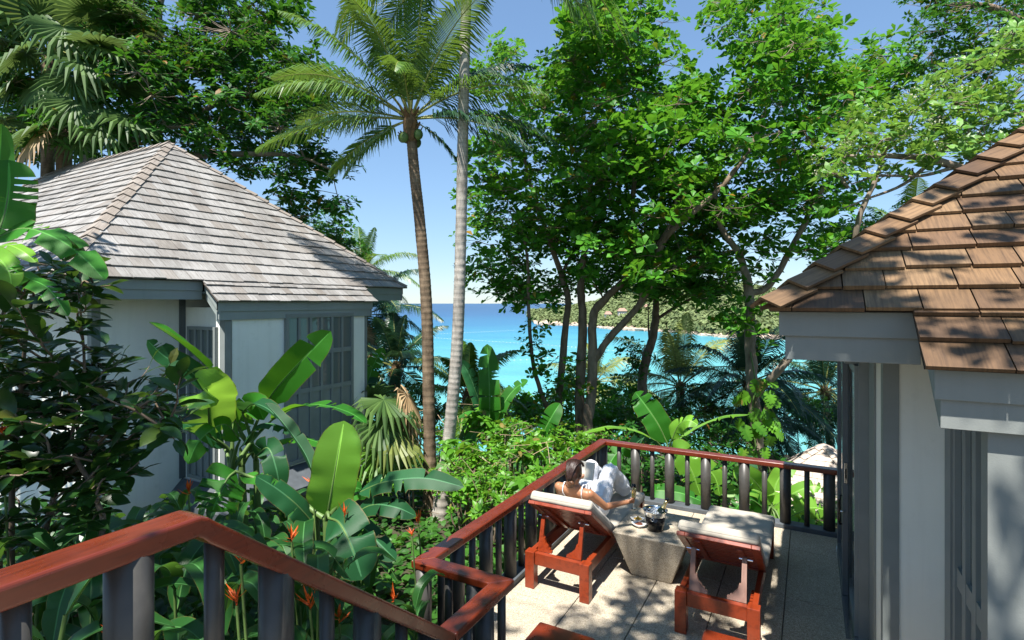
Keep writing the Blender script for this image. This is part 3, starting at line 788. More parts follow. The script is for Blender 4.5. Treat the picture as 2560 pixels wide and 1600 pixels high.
# ------------------------------------------------------------------ right villa
def build_right_villa():
    Ye, Xt, Ze, p = 3.74, -.22, 2.86, .78
    X1 = 5.2
    root = thing('villa', 'grey and white villa with a warm brown shingle roof beside the deck', 'villa', (2.0, 6, 0))
    t_ = 2.9; apx = Vector((Xt+t_, Ye+t_, Ze+p*t_)); XE = 7.5
    rb = MB(); rb.add([(Xt, Ye, Ze-.015), (XE, Ye, Ze-.015), (XE, Ye+t_, apx.z-.015), (apx.x, apx.y, apx.z-.015), (Xt, Ye+2*t_, Ze-.015)], [(0, 1, 2, 3), (0, 3, 4)])
    bayx, bayY = .50, Ye-.36; Zb = Ze-.36*p
    rb.add([(bayx, bayY, Zb-.012), (XE, bayY, Zb-.012), (XE, Ye+.02, Ze+.002), (bayx, Ye+.02, Ze+.002)], [(0, 1, 2, 3)])
    roof = rb.build('roof', M['under'], root, fixn=False)
    Vf = Vector((0, 1, p)).normalized(); Nf = Vector((0, -p, 1)).normalized(); Vw = Vector((1, 0, p)).normalized(); Nw = Vector((-p, 0, 1)).normalized()
    Lf = t_*math.sqrt(1+p*p); r_ = random.Random(9); pc = []
    k = t_/Lf
    shingle_face(pc, (Xt, Ye, Ze), (1, 0, 0), Vf, Nf, -.035, Lf, lambda v: max(v, 0)*k, lambda v: 3.4, .205, .30, .022, r_, .007, gapw=.007)
    shingle_face(pc, (bayx, bayY, Zb), (1, 0, 0), Vf, Nf, -.035, .36*math.sqrt(1+p*p)+.02, lambda v: 0, lambda v: 2.7, .21, .42, .022, r_, .005, gapw=.007)
    shingle_face(pc, (Xt, Ye+2*t_, Ze), (0, -1, 0), Vw, Nw, -.035, Lf, lambda v: max(v, 0)*k, lambda v: 2*t_-max(v, 0)*k, .205, .30, .022, r_, .007, gapw=.007)
    emit_shingles(pc, M['shingle_new'], roof, 300)
    hip_caps(roof, (Xt-.02, Ye-.02, Ze), apx, Nf, Nw, M['shingle_new'], .135, .235, .018, lift=.045)
    def board(x0, x1, y0, y1, z0, z1, z0b=None, z1b=None, nm='fascia_board', m=None):
        MB().hexa([(x0, y0, z0), (x1, y0, z0), (x1, y1, z0 if z0b is None else z0b), (x0, y1, z0 if z0b is None else z0b), (x0, y0, z1), (x1, y0, z1), (x1, y1, z1 if z1b is None else z1b), (x0, y1, z1 if z1b is None else z1b)]).build(nm, m or M['fascia'], root, bevel=.0025, seg=1)
    yf = Ye+.05; xw = Xt+.05
    board(xw, bayx+.05, yf, yf+.025, Ze-.165, Ze-.015); board(xw+.034, bayx+.05, yf+.024, yf+.05, Ze-.312, Ze-.158)
    board(xw, xw+.025, yf+.026, Ye+5.7, Ze-.165, Ze-.015); board(xw+.034, xw+.058, yf+.051, Ye+5.6, Ze-.312, Ze-.158)
    by = bayY+.05
    board(bayx+.05, 4.2, by, by+.025, Zb-.165, Zb-.015); board(bayx+.078, 4.2, by+.024, by+.05, Zb-.312, Zb-.158)
    rise = (yf-by)*p
    board(bayx+.05, bayx+.075, by+.026, yf-.001, Zb-.165, Zb-.015, Zb-.165+rise, Zb-.015+rise); board(bayx+.078, bayx+.10, by+.051, yf+.022, Zb-.312, Zb-.158, Zb-.312+rise, Zb-.158+rise)
    MB().box(xw+.06, 4, yf+.06, Ye+5.5, Ze-.22, Ze-.19).build('soffit', M['fascia'], root)
    # walls: corner at (.44, 4.53), bay return at X=.78
    YA, XB_, YC, XW = 4.53, .78, 3.51, .44
    zt = Ze-.2; ztb = Zb-.13
    def box(nm, m, x0, x1, y0, y1, z0, z1, bv=0): return MB().box(x0, x1, y0, y1, z0, z1).build(nm, m, root, bevel=bv)
    box('corner_post', M['trim'], XW, XW+.093, YA, YA+.11, 0.001, zt)
    box('wall', M['white'], XW+.094, XB_+.1, YA+.012, YA+.13, 0.001, zt)
    box('wall', M['white'], XW+.012, XW+.10, YA+.112, YA+.98, 0.001, zt)
    box('wall_trim', M['fascia'], XW-.004, XW+.011, YA+.55, YA+.96, 0.001, zt-.003)
    box('door_jamb', M['trim'], .368, .448, YA+1.0, YA+1.10, .001, zt)
    # far half of the west side: fixed wall beyond the doors and the back of the room
    box('wall', M['white'], .44, .56, 7.55, 9.2, -2.5, zt)
    box('door_header', M['trim'], .27, .46, 5.66, 7.548, 2.36, zt-.002)
    box('door_track', M['metal'], .272, .40, 5.5, 7.54, .0015, .012)
    # sliding doors: leaf frames with glass
    def leaf(name, lab, x, y0, y1, w_=.052, m=None):
        lf = MB(); st = .062; z0, z1 = .014, 2.355
        for a, b in ((y0, y0+st), (y1-st, y1)): lf.box(x, x+w_, a, b, z0, z1)
        lf.box(x, x+w_, y0+st, y1-st, z0, z0+.08); lf.box(x, x+w_, y0+st, y1-st, z1-.08, z1)
        o = lf.build(name, m or M['trim_d'], root, bevel=.003, seg=1); o['label'] = lab
        MB().box(x+w_/2-.004, x+w_/2+.004, y0+st+.001, y1-st-.001, z0+.081, z1-.081).build('pane', M['clear'], o)
        return o
    d1 = leaf('sliding_door', 'dark grey sliding door leaf with chrome lever handle', .281, 6.31, 7.50)
    d2 = leaf('sliding_door', 'grey sliding door leaf nearest the jamb', .338, 5.57, 6.62, m=M['trim'])
    # lock on the leading edge and handle
    MB().box(.297, .323, 6.300, 6.3095, 1.12, 1.32).build('lock_plate', M['metal'], d1, bevel=.002)
    MB().box(.304, .316, 6.296, 6.3, 1.17, 1.26).build('lock_bolt', M['black'], d1)
    h = MB(); h.tube([(.281, 6.345, .98), (.262, 6.34, .985), (.255, 6.335, .93), (.255, 6.33, .74), (.262, 6.335, .70), (.281, 6.345, .70)], [.009, .012, .014, .014, .012, .009], 10)
    h.build('handle', M['black'], d1, smooth=True)
    h = MB(); h.tube([(.30, 6.306, .84), (.30, 6.27, .845), (.262, 6.262, .85)], .007, 8); h.build('lever', M['metal'], d1, smooth=True)
    # bay return: tall panelled window facing the deck, then the bay front
    box('bay_frame', M['trim'], XB_, XB_+.06, YA-.16, YA+.0, .001, ztb+.3)
    f = lambda u, d, z: (XB_+.035-d, u, z)
    window_grid(root, f, YC+.13, YA-.17, .05, ztb+.02, 3, (1.20,), .06, .075, solid_rows=(0,))
    MB().bar((XB_-.02, YA-.20, 2.28), (XB_-.02, YA-.20, 2.40), .03, .03).build('hinge', M['trim_d'], root)
    box('bay_post', M['fascia'], XB_-.006, XB_+.13, YC, YC+.12, .001, ztb)
    box('bay_wall', M['trim'], XB_+.135, 4.2, YC+.02, YC+.14, .001, ztb)
    box('inner_wall', M['trim_d'], 3.2, 3.3, YC+.3, 9, .001, zt)
    box('room_floor', M['trim'], .56, 3.2, YA+.14, 9, -.1, .004)
build_right_villa()

# ------------------------------------------------------------------ roof of the villa below the deck
def build_far_roof():
    z = 12.4; ap = W(2060, 1112, z); p = .8; half = 2.6
    root = thing('lower_villa', 'sunlit pale shingle hip roof of the villa below the deck', 'villa', (ap.x, ap.y, ap.z-p*half-.3), 0)
    ang = YAW+math.radians(52)
    rb = MB(); cs = [Vector((math.cos(ang+k*PI/2+PI/4), math.sin(ang+k*PI/2+PI/4), 0))*half*1.4142 for k in range(4)]
    low = [ap+c+Vector((0, 0, -p*half)) for c in cs]
    rb.add([tuple(q-Vector((0, 0, .02))) for q in low]+[tuple(ap-Vector((0, 0, .02)))], [(0, 1, 4), (1, 2, 4), (2, 3, 4), (3, 0, 4), (3, 2, 1, 0)])
    roof = rb.build('roof', M['under'], root, fixn=False); r_ = random.Random(2); pc = []
    Ns = []
    for k in range(4):
        a, b = low[k], low[(k+1) % 4]; U = (b-a).normalized(); mid = (a+b)/2; Vs = (ap-mid); L = Vs.length; Vs.normalize(); Nn = U.cross(Vs)
        if Nn.z < 0: Nn = -Nn
        Ns.append(Nn); wl = (b-a).length
        shingle_face(pc, a, U, Vs, Nn, -.02, L, lambda v, wl=wl, L=L: wl/2*max(v, 0)/L, lambda v, wl=wl, L=L: wl-wl/2*max(v, 0)/L, .16, .15, .012, r_)
    emit_shingles(pc, M['shingle_far'], roof, 300)
    for k in range(4): hip_caps(roof, low[k], ap, Ns[k], Ns[k-1], M['shingle_far'], .10, .2)
    wb = MB(); wl = [Vector((ap.x, ap.y, 0))+c*.8 for c in cs]
    zt = ap.z-p*half-.05; zb = min(gz(q.x, q.y) for q in wl)-1
    wb.hexa([(q.x, q.y, zb) for q in wl]+[(q.x, q.y, zt) for q in wl]); wb.build('wall', M['white'], root)
build_far_roof()
# ------------------------------------------------------------------ furniture
def rbox(name, m, parent, size, center, bevel=.02, seg=3, rot=None, puff=0, sub=0):
    bm = bmesh.new(); bmesh.ops.create_cube(bm, size=1)
    for v in bm.verts: v.co = Vector((v.co.x*size[0], v.co.y*size[1], v.co.z*size[2]))
    if sub:
        bmesh.ops.subdivide_edges(bm, edges=bm.edges[:], cuts=sub, use_grid_fill=True)
    bmesh.ops.bevel(bm, geom=[e for e in bm.edges if e.calc_face_angle(0) > .5], offset=bevel, segments=seg, affect='EDGES', profile=.5)
    if puff:
        for v in bm.verts:
            fx, fy = 2*v.co.x/size[0], 2*v.co.y/size[1]
            v.co.z += puff*(1-fx*fx)*(1-fy*fy)*(1 if v.co.z > 0 else -.2) + .004*mnoise.noise(Vector((v.co.x*7, v.co.y*7, v.co.z*3)))
    me = bpy.data.meshes.new(name); bm.to_mesh(me); bm.free()
    o = link(name, me, m, parent, world=False, smooth=True); o.location = center
    if rot: o.rotation_euler = rot
    return o
def cushion(name, m, parent, size, center, r=.03, rot=None, puff=.012):
    ax = []
    for s in size:
        h = s/2; e = [h, h-.12*r, h-.35*r, h-.65*r, h-r]; n = max(1, int((s-2*r)/.06)); mid = list(np.linspace(-(h-r), h-r, n+1))
        ax.append([-q for q in e[:-1]]+mid+e[:-1][::-1])
    vid = {}; V = []; F = []
    def vert(c):
        k = tuple(round(q, 5) for q in c)
        if k not in vid: vid[k] = len(V); V.append(c)
        return vid[k]
    for a in range(3):
        b_, c_ = (a+1) % 3, (a+2) % 3
        for sg in (-1, 1):
            for i in range(len(ax[b_])-1):
                for j in range(len(ax[c_])-1):
                    q = []
                    for u, v in ((i, j), (i+1, j), (i+1, j+1), (i, j+1)):
                        p = [0, 0, 0]; p[a] = sg*size[a]/2; p[b_] = ax[b_][u]; p[c_] = ax[c_][v]; q.append(vert(tuple(p)))
                    F.append(tuple(q) if sg > 0 else tuple(q[::-1]))
    out = []
    for p in V:
        inn = [max(-(s/2-r), min(s/2-r, x)) for x, s in zip(p, size)]; dv = Vector([x-y for x, y in zip(p, inn)])
        if dv.length > 1e-6: dv = dv.normalized()*r
        o = Vector(inn)+dv; fx, fy = 2*o.x/size[0], 2*o.y/size[1]
        o.z += puff*(1-fx**4)*(1-fy**4)*(1 if o.z > 0 else -.1) + .0045*mnoise.noise(Vector((o.x*6, o.y*6, o.z*4)))+.002*mnoise.noise(Vector((o.x*17, o.y*17, 3)))
        o.x += .004*mnoise.noise(Vector((o.y*5, o.z*9, 1))); out.append(tuple(o))
    me = bpy.data.meshes.new(name); me.from_pydata(out, [], F); me.update()
    ob = link(name, me, m, parent, world=False, smooth=True); ob.location = center
    if rot: ob.rotation_euler = rot
    # piped seam round the middle
    pb = MB(); hx, hy, rr_ = size[0]/2-r*.02, size[1]/2-r*.02, r*1.1; loop = []
    for cx, cy, a0 in ((hx-rr_, hy-rr_, 0), (-hx+rr_, hy-rr_, PI/2), (-hx+rr_, -hy+rr_, PI), (hx-rr_, -hy+rr_, 1.5*PI)):
        for k in range(5): a = a0+PI/2*k/4; loop.append((cx+rr_*math.cos(a)*.98, cy+rr_*math.sin(a)*.98, -.012))
    pb.tube(loop+[loop[0]], .0035, 6, False); pb.build('piping', M['piping'], ob, smooth=True, world=False, fixn=False)
    return ob
def lounger(loc, label, props):
    R = thing('sun_lounger', label, 'sun lounger', loc, 0, 'sun loungers on the deck')
    hw, L, H = .345, 2.02, .37; T = M['teak']
    def bx(nm, x0, x1, y0, y1, z0, z1, m=T, bv=.006, par=R):
        return MB().box(x0, x1, y0, y1, z0, z1).build(nm, m, par, world=False, bevel=bv)
    for sx in (-1, 1):
        for y0 in (0, L-.1):
            a, b = (-hw, -hw+.1) if sx < 0 else (hw-.1, hw)
            bx('leg', a, b, y0, y0+.1, 0, H)
        a, b = (-hw+.022, -hw+.07) if sx < 0 else (hw-.07, hw-.022)
        bx('side_rail', a, b, .1, L-.1, H-.125, H-.004)
        # notched ratchet strip inside the rail
        rs = MB(); a2 = -hw+.071 if sx < 0 else hw-.096
        for k in range(5): rs.box(a2, a2+.025, .14+k*.055, .17+k*.055, H-.06, H-.03)
        rs.box(a2, a2+.025, .1, .45, H-.115, H-.06); rs.build('ratchet', T, R, world=False)
    bx('end_rail', -hw+.1, hw-.1, .022, .075, H-.13, H-.006); bx('end_rail', -hw+.1, hw-.1, L-.075, L-.022, H-.13, H-.006)
    # seat slats
    y = .86
    while y < L-.1:
        bx('seat_slat', -hw+.071, hw-.071, y, y+.052, H-.026, H-.002, bv=.003); y += .0665
    # backrest, hinged at y=.80
    hy, hz = .80, H+.0; ty, tz = .085, .865; dy, dz = ty-hy, tz-hz; BL = math.hypot(dy, dz); ang = math.atan2(dz, -dy)
    def bk(x0, x1, s0, s1, n0, n1):   # s along the rest from the hinge, n out of its upper face
        ux, uz = -math.cos(ang), math.sin(ang); nx, nz = math.sin(ang), math.cos(ang)
        P = []
        for n_ in (n0, n1):
            for x, s in ((x0, s0), (x1, s0), (x1, s1), (x0, s1)):
                P.append((x, hy+ux*s+nx*n_, hz+uz*s+nz*n_))
        return P
    def bkb(nm, *a, m=T, bv=.004): return MB().hexa(bk(*a)).build(nm, m, R, world=False, bevel=bv)
    bkb('backrest_stile', -hw+.002, -hw+.072, 0, BL, -.035, 0); bkb('backrest_stile', hw-.072, hw-.002, 0, BL, -.035, 0)
    bkb('backrest_rail', -hw+.0725, hw-.0725, BL-.07, BL-.001, -.034, -.001); bkb('backrest_rail', -hw+.0725, hw-.0725, .001, .07, -.034, -.001)
    s = .078
    while s < BL-.12:
        bkb('backrest_slat', -hw+.0725, hw-.0725, s, s+.05, -.024, -.004, bv=.003); s += .0655
    bkb('backrest_batten', -.20, -.15, .08, BL-.08, -.048, -.0245, bv=.003); bkb('backrest_batten', .15, .20, .08, BL-.08, -.048, -.0245, bv=.003)
    # two props with stepped brackets
    pm = M[props]
    for sx in (-1, 1):
        o = [(0, 0), (.155, 0), (.155, .022), (.135, .022), (.132, .038), (.112, .042), (.10, .062), (.078, .078), (.066, .105), (.062, .13), (.05, .13), (.045, .15), (.042, .34), (.004, .34)]
        b = MB(); X = -.235 if sx < 0 else .235
        f0 = lambda u, v: (X-sx*u, .075+v*.26, H-.004+v); f1 = lambda u, v: (X-sx*u, .105+v*.26, H-.004+v)
        b.prism(o, f0, f1); b.build('prop', pm, R, world=False)
        MB().tube([(X-sx*.07, .19, H+.315), (X+sx*.04, .19, H+.315)], .006, 6).build('hinge_pin', M['metal'], R, world=False)
    # cushions
    sl = L-.82
    cushion('seat_cushion', M['canvas'], R, (2*hw+.02, sl, .095), (0, .82+sl/2, H+.0485))
    nx, nz = math.sin(ang), math.cos(ang); mid = (BL-.0)/2+.015
    cy, cz = hy-math.cos(ang)*mid+nx*.052, hz+math.sin(ang)*mid+nz*.052
    cushion('back_cushion', M['canvas'], R, (2*hw-.02, BL, .098), (0, cy, cz), rot=(-ang, 0, 0))
    return R
LA = lounger((-2.21, 4.955, 0), 'red wooden lounger with taupe cushions on which the person reclines', 'teak')
LB = lounger((-.705, 4.91, 0), 'empty red wooden lounger with taupe cushions and pale worn props', 'teak_worn')

def stone_table():
    x0, x1, y0, y1, z = -1.85, -1.08, 5.60, 6.42, .47
    bx0, bx1, by0, by1 = -1.675, -1.255, 5.72, 6.25
    b = MB(); b.hexa([(bx0, by0, 0), (bx1, by0, 0), (bx1, by1, 0), (bx0, by1, 0), (x0, y0, z), (x1, y0, z), (x1, y1, z), (x0, y1, z)])
    o = b.build('stone_side_table', M['stone'], bevel=.014, seg=3, smooth=False)
    tag(o, 'tapering pebble-washed stone side table between the two loungers', 'side table')
    return z
TZ = stone_table()

def stool(loc, label, w_=.46, d=.44):
    R = thing('wooden_stool', label, 'stool', loc, 0, 'wooden stools at the stair foot')
    rbox('seat', M['rail'], R, (w_, d, .05), (0, 0, .425), .02, 4)
    for sx in (-1, 1):
        for sy in (-1, 1):
            MB().box(sx*(w_/2-.06)-.03, sx*(w_/2-.06)+.03, sy*(d/2-.06)-.03, sy*(d/2-.06)+.03, 0, .3995).build('leg', M['teak'], R, world=False, bevel=.005)
        MB().box(sx*(w_/2-.06)-.012, sx*(w_/2-.06)+.012, -d/2+.0905, d/2-.0905, .16, .2).build('stretcher', M['teak'], R, world=False)
stool((-1.60, 3.58, 0), 'low red wooden stool standing near the foot of the stairs')
stool((-.47, 4.09, 0), 'low red wooden stool right in front of the empty lounger')

def ice_bucket():
    c = Vector((-1.455, 5.87, TZ+.001))
    R = thing('ice_bucket', 'black ice bucket with a steel rim on the stone table', 'ice bucket', c)
    b = MB(); b.lathe([(.078, 0), (.084, .004), (.112, .172), (.104, .172), (.078, .012), (.0, .012)], n=40, cap=False)
    b.build('body', M['black'], R, smooth=True, world=False)
    b = MB(); b.lathe([(.1125, .160), (.114, .173), (.128, .212), (.131, .215), (.128, .217), (.120, .210), (.106, .173), (.1052, .165)], n=40, cap=False); b.build('rim', M['metal'], R, smooth=True, world=False)
    k = MB(); k.tube([Vector((0, -.118, .145))+Vector((.016*math.cos(a), -.004, .016*math.sin(a))) for a in np.linspace(0, 6.283, 18)], .0035, 6); k.build('ring_handle', M['metal'], R, smooth=True, world=False)
    ib = MB(); r_ = random.Random(1)
    for i in range(70):
        a = r_.uniform(0, 6.28); rr = .092*math.sqrt(r_.random()); s = r_.uniform(.010, .017)
        if (rr*math.cos(a)-.05)**2+(rr*math.sin(a)-.02)**2 < .04**2: continue
        Mx = Matrix.Rotation(r_.uniform(0, 6), 3, (r_.random(), r_.random(), 1)); z = .155+r_.uniform(0, .035)
        q = [Mx @ Vector((x*s, y*s, zz*s*.8))+Vector((rr*math.cos(a), rr*math.sin(a), z))+c for zz in (-1, 1) for x, y in ((-1,-1), (1,-1), (1,1), (-1,1))]
        ib.hexa(q)
    tag(ib.build('ice_cubes', M['ice'], bevel=.002, seg=1), 'clear crushed ice heaped in the black bucket', 'ice', kind='stuff')
    # bottle leaning out of the bucket
    base = c+Vector((-.02, -.0, .03)); tip = c+Vector((.115, .06, .325)); d = (tip-base).normalized(); Mr = d.to_track_quat('Z', 'Y').to_matrix()
    B = thing('champagne_bottle', 'dark wine bottle with gold foil neck leaning in the ice bucket', 'bottle', base)
    b = MB(); b.lathe([(.0, 0), (.040, 0), (.044, .008), (.044, .165), (.040, .19), (.026, .225), (.0175, .25), (.0165, .27)], n=28, cap=False, M=Mr); b.build('body', M['bottle'], B, smooth=True, world=False)
    b = MB(); b.lathe([(.0265, .228), (.0182, .252), (.0172, .29), (.0175, .312), (.0, .313)], n=24, cap=False, M=Mr); b.build('foil', M['foil'], B, smooth=True, world=False)
    b = MB(); b.lathe([(.0165, .3135), (.019, .318), (.0195, .335), (.016, .345), (.0, .347)], n=20, cap=False, M=Mr); b.build('stopper', M['black'], B, smooth=True, world=False)
ice_bucket()
def bowl(c, rz, label, food, mf, n, flabel, fcat):
    c = Vector(c); R = thing('snack_bowl', label, 'bowl', c, rz, 'snack bowls on the stone table')
    prof = [(.0, .004), (.018, 0), (.022, .003), (.045, .022), (.058, .042), (.055, .042), (.042, .025), (.018, .010), (.0, .009)]; n_ = 32; vs = []; fs = []
    for r, z in prof:
        for k in range(n_):
            a = 2*PI*k/n_; f = 1+.42*max(0, abs(math.cos(a)))**6
            vs.append((r*math.cos(a)*f, r*math.sin(a)*.92, z+(.010*abs(math.cos(a))**8 if z > .04 else 0)))
    for i in range(len(prof)-1):
        for k in range(n_): k2 = (k+1) % n_; fs.append((i*n_+k, i*n_+k2, (i+1)*n_+k2, (i+1)*n_+k))
    b = MB(); b.add(vs, fs); b.build('body', M['china'], R, smooth=True, world=False, fixn=False)
    fb = MB(); r_ = random.Random(len(label))
    for i in range(n):
        a = r_.uniform(0, 6.28); rr = .036*math.sqrt(r_.random()); s = r_.uniform(.009, .014) if food == 'fruit' else r_.uniform(.006, .009)
        Mx = Matrix.Rotation(r_.uniform(0, 6), 3, (r_.random()-.5, r_.random()-.5, r_.random()))
        sh = (1, .8, .4) if food == 'fruit' else (1.1, .7, .6); z = .026+r_.uniform(0, .022)*(1-rr/.05)+.006
        q = [Mx @ Vector((x*s*sh[0], y*s*sh[1], zz*s*sh[2]))+Vector((rr*math.cos(a), rr*math.sin(a), z))+c for zz in (-1, 1) for x, y in ((-1,-1), (1,-1), (1,1), (-1,1))]
        fb.hexa(q)
    tag(fb.build(food+'_pieces', mf, bevel=.0025, seg=2, smooth=True), flabel, fcat, kind='stuff')
bowl((-1.675, 5.98, TZ+.001), .3, 'white boat-shaped bowl of yellow fruit chips', 'fruit', M['mango'], 26, 'yellow fruit chips heaped in a white bowl', 'fruit chips')
bowl((-1.625, 5.845, TZ+.001), .1, 'white boat-shaped bowl of brown nuts', 'nut', M['nut'], 60, 'small brown nuts filling a white bowl', 'nuts')

# ------------------------------------------------------------------ the person on the lounger
def skin_material():
    m, t, b = mat('tanned_skin'); v = coords(t)
    t.links.new(ramp(t, noise(t, v, 5, 4), [(.3, (.30,.132,.066)), (.7, (.37,.17,.088))]), b.inputs['Base Color'])
    setin(b, Roughness=.42); b.inputs['Subsurface Weight'].default_value = .12; b.inputs['Subsurface Radius'].default_value = (.02, .008, .004); return m
def cloth_material():
    m, t, b = mat('white_linen'); v = coords(t)
    b.inputs['Base Color'].default_value = (.80,.80,.82,1); setin(b, Roughness=.85); b.inputs['Specular IOR Level'].default_value = .1
    f = noise(t, coords(t, 'Object', (14, 4, 5)), 1.4, 5, .6, dist=1.2)
    bump(t, b, mathn(t, 'ADD', f, mathn(t, 'MULTIPLY', noise(t, v, 90, 2), .1)), .9, .02); return m
def hair_material():
    m, t, b = mat('dark_brown_hair'); v = coords(t, 'Object', (30, 30, 5))
    f = noise(t, v, 3, 6, .7, dist=1)
    t.links.new(ramp(t, f, [(.3, (.010,.004,.003)), (.6, (.035,.014,.008)), (.85, (.075,.03,.014))]), b.inputs['Base Color'])
    setin(b, Roughness=.38); bump(t, b, f, .6, .006); return m
def capsule(b, p0, p1, r0, r1, n=14, flat=None):
    """tapered limb with round ends; flat=(axis, factor) squeezes the section"""
    p0, p1 = Vector(p0), Vector(p1); d = (p1-p0); L = d.length; d.normalize(); pts = []; rad = []
    for k in range(5): a = PI/2*(1-k/4); pts.append(p0-d*r0*math.sin(a)); rad.append(max(r0*math.cos(a), .0008))
    for k in range(1, 5): a = PI/2*k/4; 
    pts += [p0+d*L*.5]; rad += [(r0+r1)/2]
    for k in range(5): a = PI/2*k/4; pts.append(p1+d*r1*math.sin(a)); rad.append(max(r1*math.cos(a), .0008))
    V, F = tube_geo(pts, rad, n)
    if flat:
        ax, f = Vector(flat[0]).normalized(), flat[1]; out = []
        for v in V:
            q = v-p0; t_ = q.dot(d); perp = q-d*t_; k = perp.dot(ax); out.append(v-ax*k*(1-f))
        V = out
    b.add(V, F)
def ellip(b, c, r, rot=None, n=18, m=12):
    V = []; F = []; c = Vector(c)
    for i in range(m+1):
        th = PI*i/m
        for k in range(n):
            a = 2*PI*k/n; v = Vector((r[0]*max(math.sin(th), .01)*math.cos(a), r[1]*max(math.sin(th), .01)*math.sin(a), r[2]*math.cos(th)))
            if rot is not None: v = rot @ v
            V.append(c+v)
    for i in range(m):
        for k in range(n): k2 = (k+1) % n; F.append((i*n+k, (i+1)*n+k, (i+1)*n+k2, i*n+k2))
    F += [tuple(range(n)), tuple(range((m+1)*n-1, m*n-1, -1))]
    b.add(V, F)
def fuse(b, name, m, parent, voxel=.006, smooth=6, fold=None):
    me = b.mesh(name); tmp = bpy.data.objects.new(name, me); C.objects.link(tmp)
    r = tmp.modifiers.new('r', 'REMESH'); r.mode = 'VOXEL'; r.voxel_size = voxel
    s = tmp.modifiers.new('s', 'SMOOTH'); s.iterations = smooth; s.factor = .5
    dg = bpy.context.evaluated_depsgraph_get(); me2 = bpy.data.meshes.new_from_object(tmp.evaluated_get(dg))
    bpy.data.objects.remove(tmp); me2.name = name; me2.materials.clear()
    if fold:
        amp, sx, sy, sz = fold
        N0 = [v.normal.copy() for v in me2.vertices]
        for v, vn in zip(me2.vertices, N0):
            q = v.co; n_ = 1-2*abs(mnoise.noise(Vector((q.x*sx, q.y*sy, q.z*sz))+Vector((3, 1, 7)))); v.co = q+vn*(n_-.4)*amp
        me2.update()
    return link(name, me2, m, parent, smooth=True)
def person():
    skin, cloth, hairm = skin_material(), cloth_material(), hair_material()
    root = thing('person', 'person in white with hair in a low bun, reading on the lounger', 'person', (-2.2, 5.9, .47))
    V = Vector
    hip = V((-2.2, 5.90, .585)); waist = V((-2.2, 5.70, .70)); chest = V((-2.195, 5.50, .83)); neck0 = V((-2.195, 5.385, .945)); head = V((-2.185, 5.375, 1.115))
    shL, shR = V((-2.375, 5.405, .925)), V((-2.015, 5.395, .905))
    elR, hdR = V((-1.905, 5.565, .735)), V((-1.715, 5.735, .765))
    elL, hdL = V((-2.46, 5.62, .77)), V((-2.24, 5.675, .965))
    knR, knL = V((-2.10, 6.30, .90)), V((-2.33, 6.27, .91)); anR, anL = V((-2.08, 6.70, .545)), V((-2.30, 6.68, .545))
    b = MB()
    fl = ((0, .58, .81), .68)      # torso is flatter front to back
    capsule(b, hip, waist, .155, .125, flat=fl); capsule(b, waist, chest, .125, .145, flat=fl); capsule(b, chest, chest.lerp(neck0, .75), .145, .10, flat=fl)
    capsule(b, shL+V((.03, 0, -.01)), shR+V((-.03, 0, -.01)), .055, .055)
    capsule(b, neck0-V((0, -.02, .02)), head-V((0, -.005, .06)), .052, .047)
    # head: skull, jaw, nose, ears, lips (she looks towards the book)
    Rh = Matrix.Rotation(math.radians(-18), 3, 'X')
    hp = lambda x, y, z: head+Rh @ V((x, y, z))
    ellip(b, hp(0, -.005, .02), (.073, .092, .093), Rh); ellip(b, hp(0, .035, -.045), (.052, .055, .062), Rh)
    capsule(b, hp(0, .085, .005), hp(0, .103, -.028), .009, .013); capsule(b, hp(-.016, .086, -.062), hp(.016, .086, -.062), .008, .008)
    for s in (-1, 1): ellip(b, hp(s*.073, .0, -.005), (.008, .018, .028), Rh)
    for s in (-1, 1): capsule(b, hp(s*.018, .083, .028), hp(s*.042, .076, .028), .008, .007)     # brow ridge
    # arms
    capsule(b, shR, elR, .047, .037); capsule(b, elR, hdR, .037, .023)
    capsule(b, shL, elL, .047, .037); capsule(b, elL, hdL, .037, .023)
    # right hand: closed round the stem of the flute
    g = V((-1.664, 5.782, .775)); d = (g-hdR).normalized(); up = V((0, 0, 1)); sd = d.cross(up).normalized()
    capsule(b, hdR, hdR+d*.045, .026, .024, flat=(sd, .62)); palm = hdR+d*.045
    for k in range(4):
        z = .026-.0165*k; a = palm+up*z-sd*.004; L = (.92, 1, .95, .8)[k]
        p1 = a+d*.026*L-sd*.020; p2 = p1+d*.010*L+sd*.018; p3 = p2-d*.012*L+sd*.018
        capsule(b, a, p1, .0085, .008, 8); capsule(b, p1, p2, .008, .0075, 8); capsule(b, p2, p3, .0075, .0065, 8)
    t0 = palm-d*.03+up*.018+sd*.014; t1 = palm+d*.0+up*.030+sd*.022; t2 = palm+d*.020+up*.024+sd*.012
    capsule(b, t0, t1, .011, .0095, 8); capsule(b, t1, t2, .009, .0075, 8)
    # left hand: thumb on the page, fingers behind the cover
    bk = V((-2.205, 5.725, 1.035)); nb = V((0, -.93, .36)).normalized(); bu = V((0, .36, .93)).normalized(); bx_ = V((1, 0, 0))
    d = (bk-bu*.055-hdL).normalized(); sd = V((1, 0, 0)); palm = hdL+d*.05
    capsule(b, hdL, palm, .025, .023, flat=(nb, .6))
    for k in range(4):
        a = palm+sd*(.028-.018*k)-nb*.004; L = (.9, 1, .96, .78)[k]
        p1 = a+bu*.030*L-nb*.014; p2 = p1+bu*.026*L-nb*.004; p3 = p2+bu*.018*L+nb*.006
        capsule(b, a, p1, .0085, .008, 8); capsule(b, p1, p2, .008, .0072, 8); capsule(b, p2, p3, .0072, .006, 8)
    t0 = palm-d*.02+nb*.010-sd*.022; t1 = palm+bu*.020+nb*.020-sd*.030; t2 = palm+bu*.048+nb*.016-sd*.026
    capsule(b, t0, t1, .0105, .009, 8); capsule(b, t1, t2, .009, .007, 8)
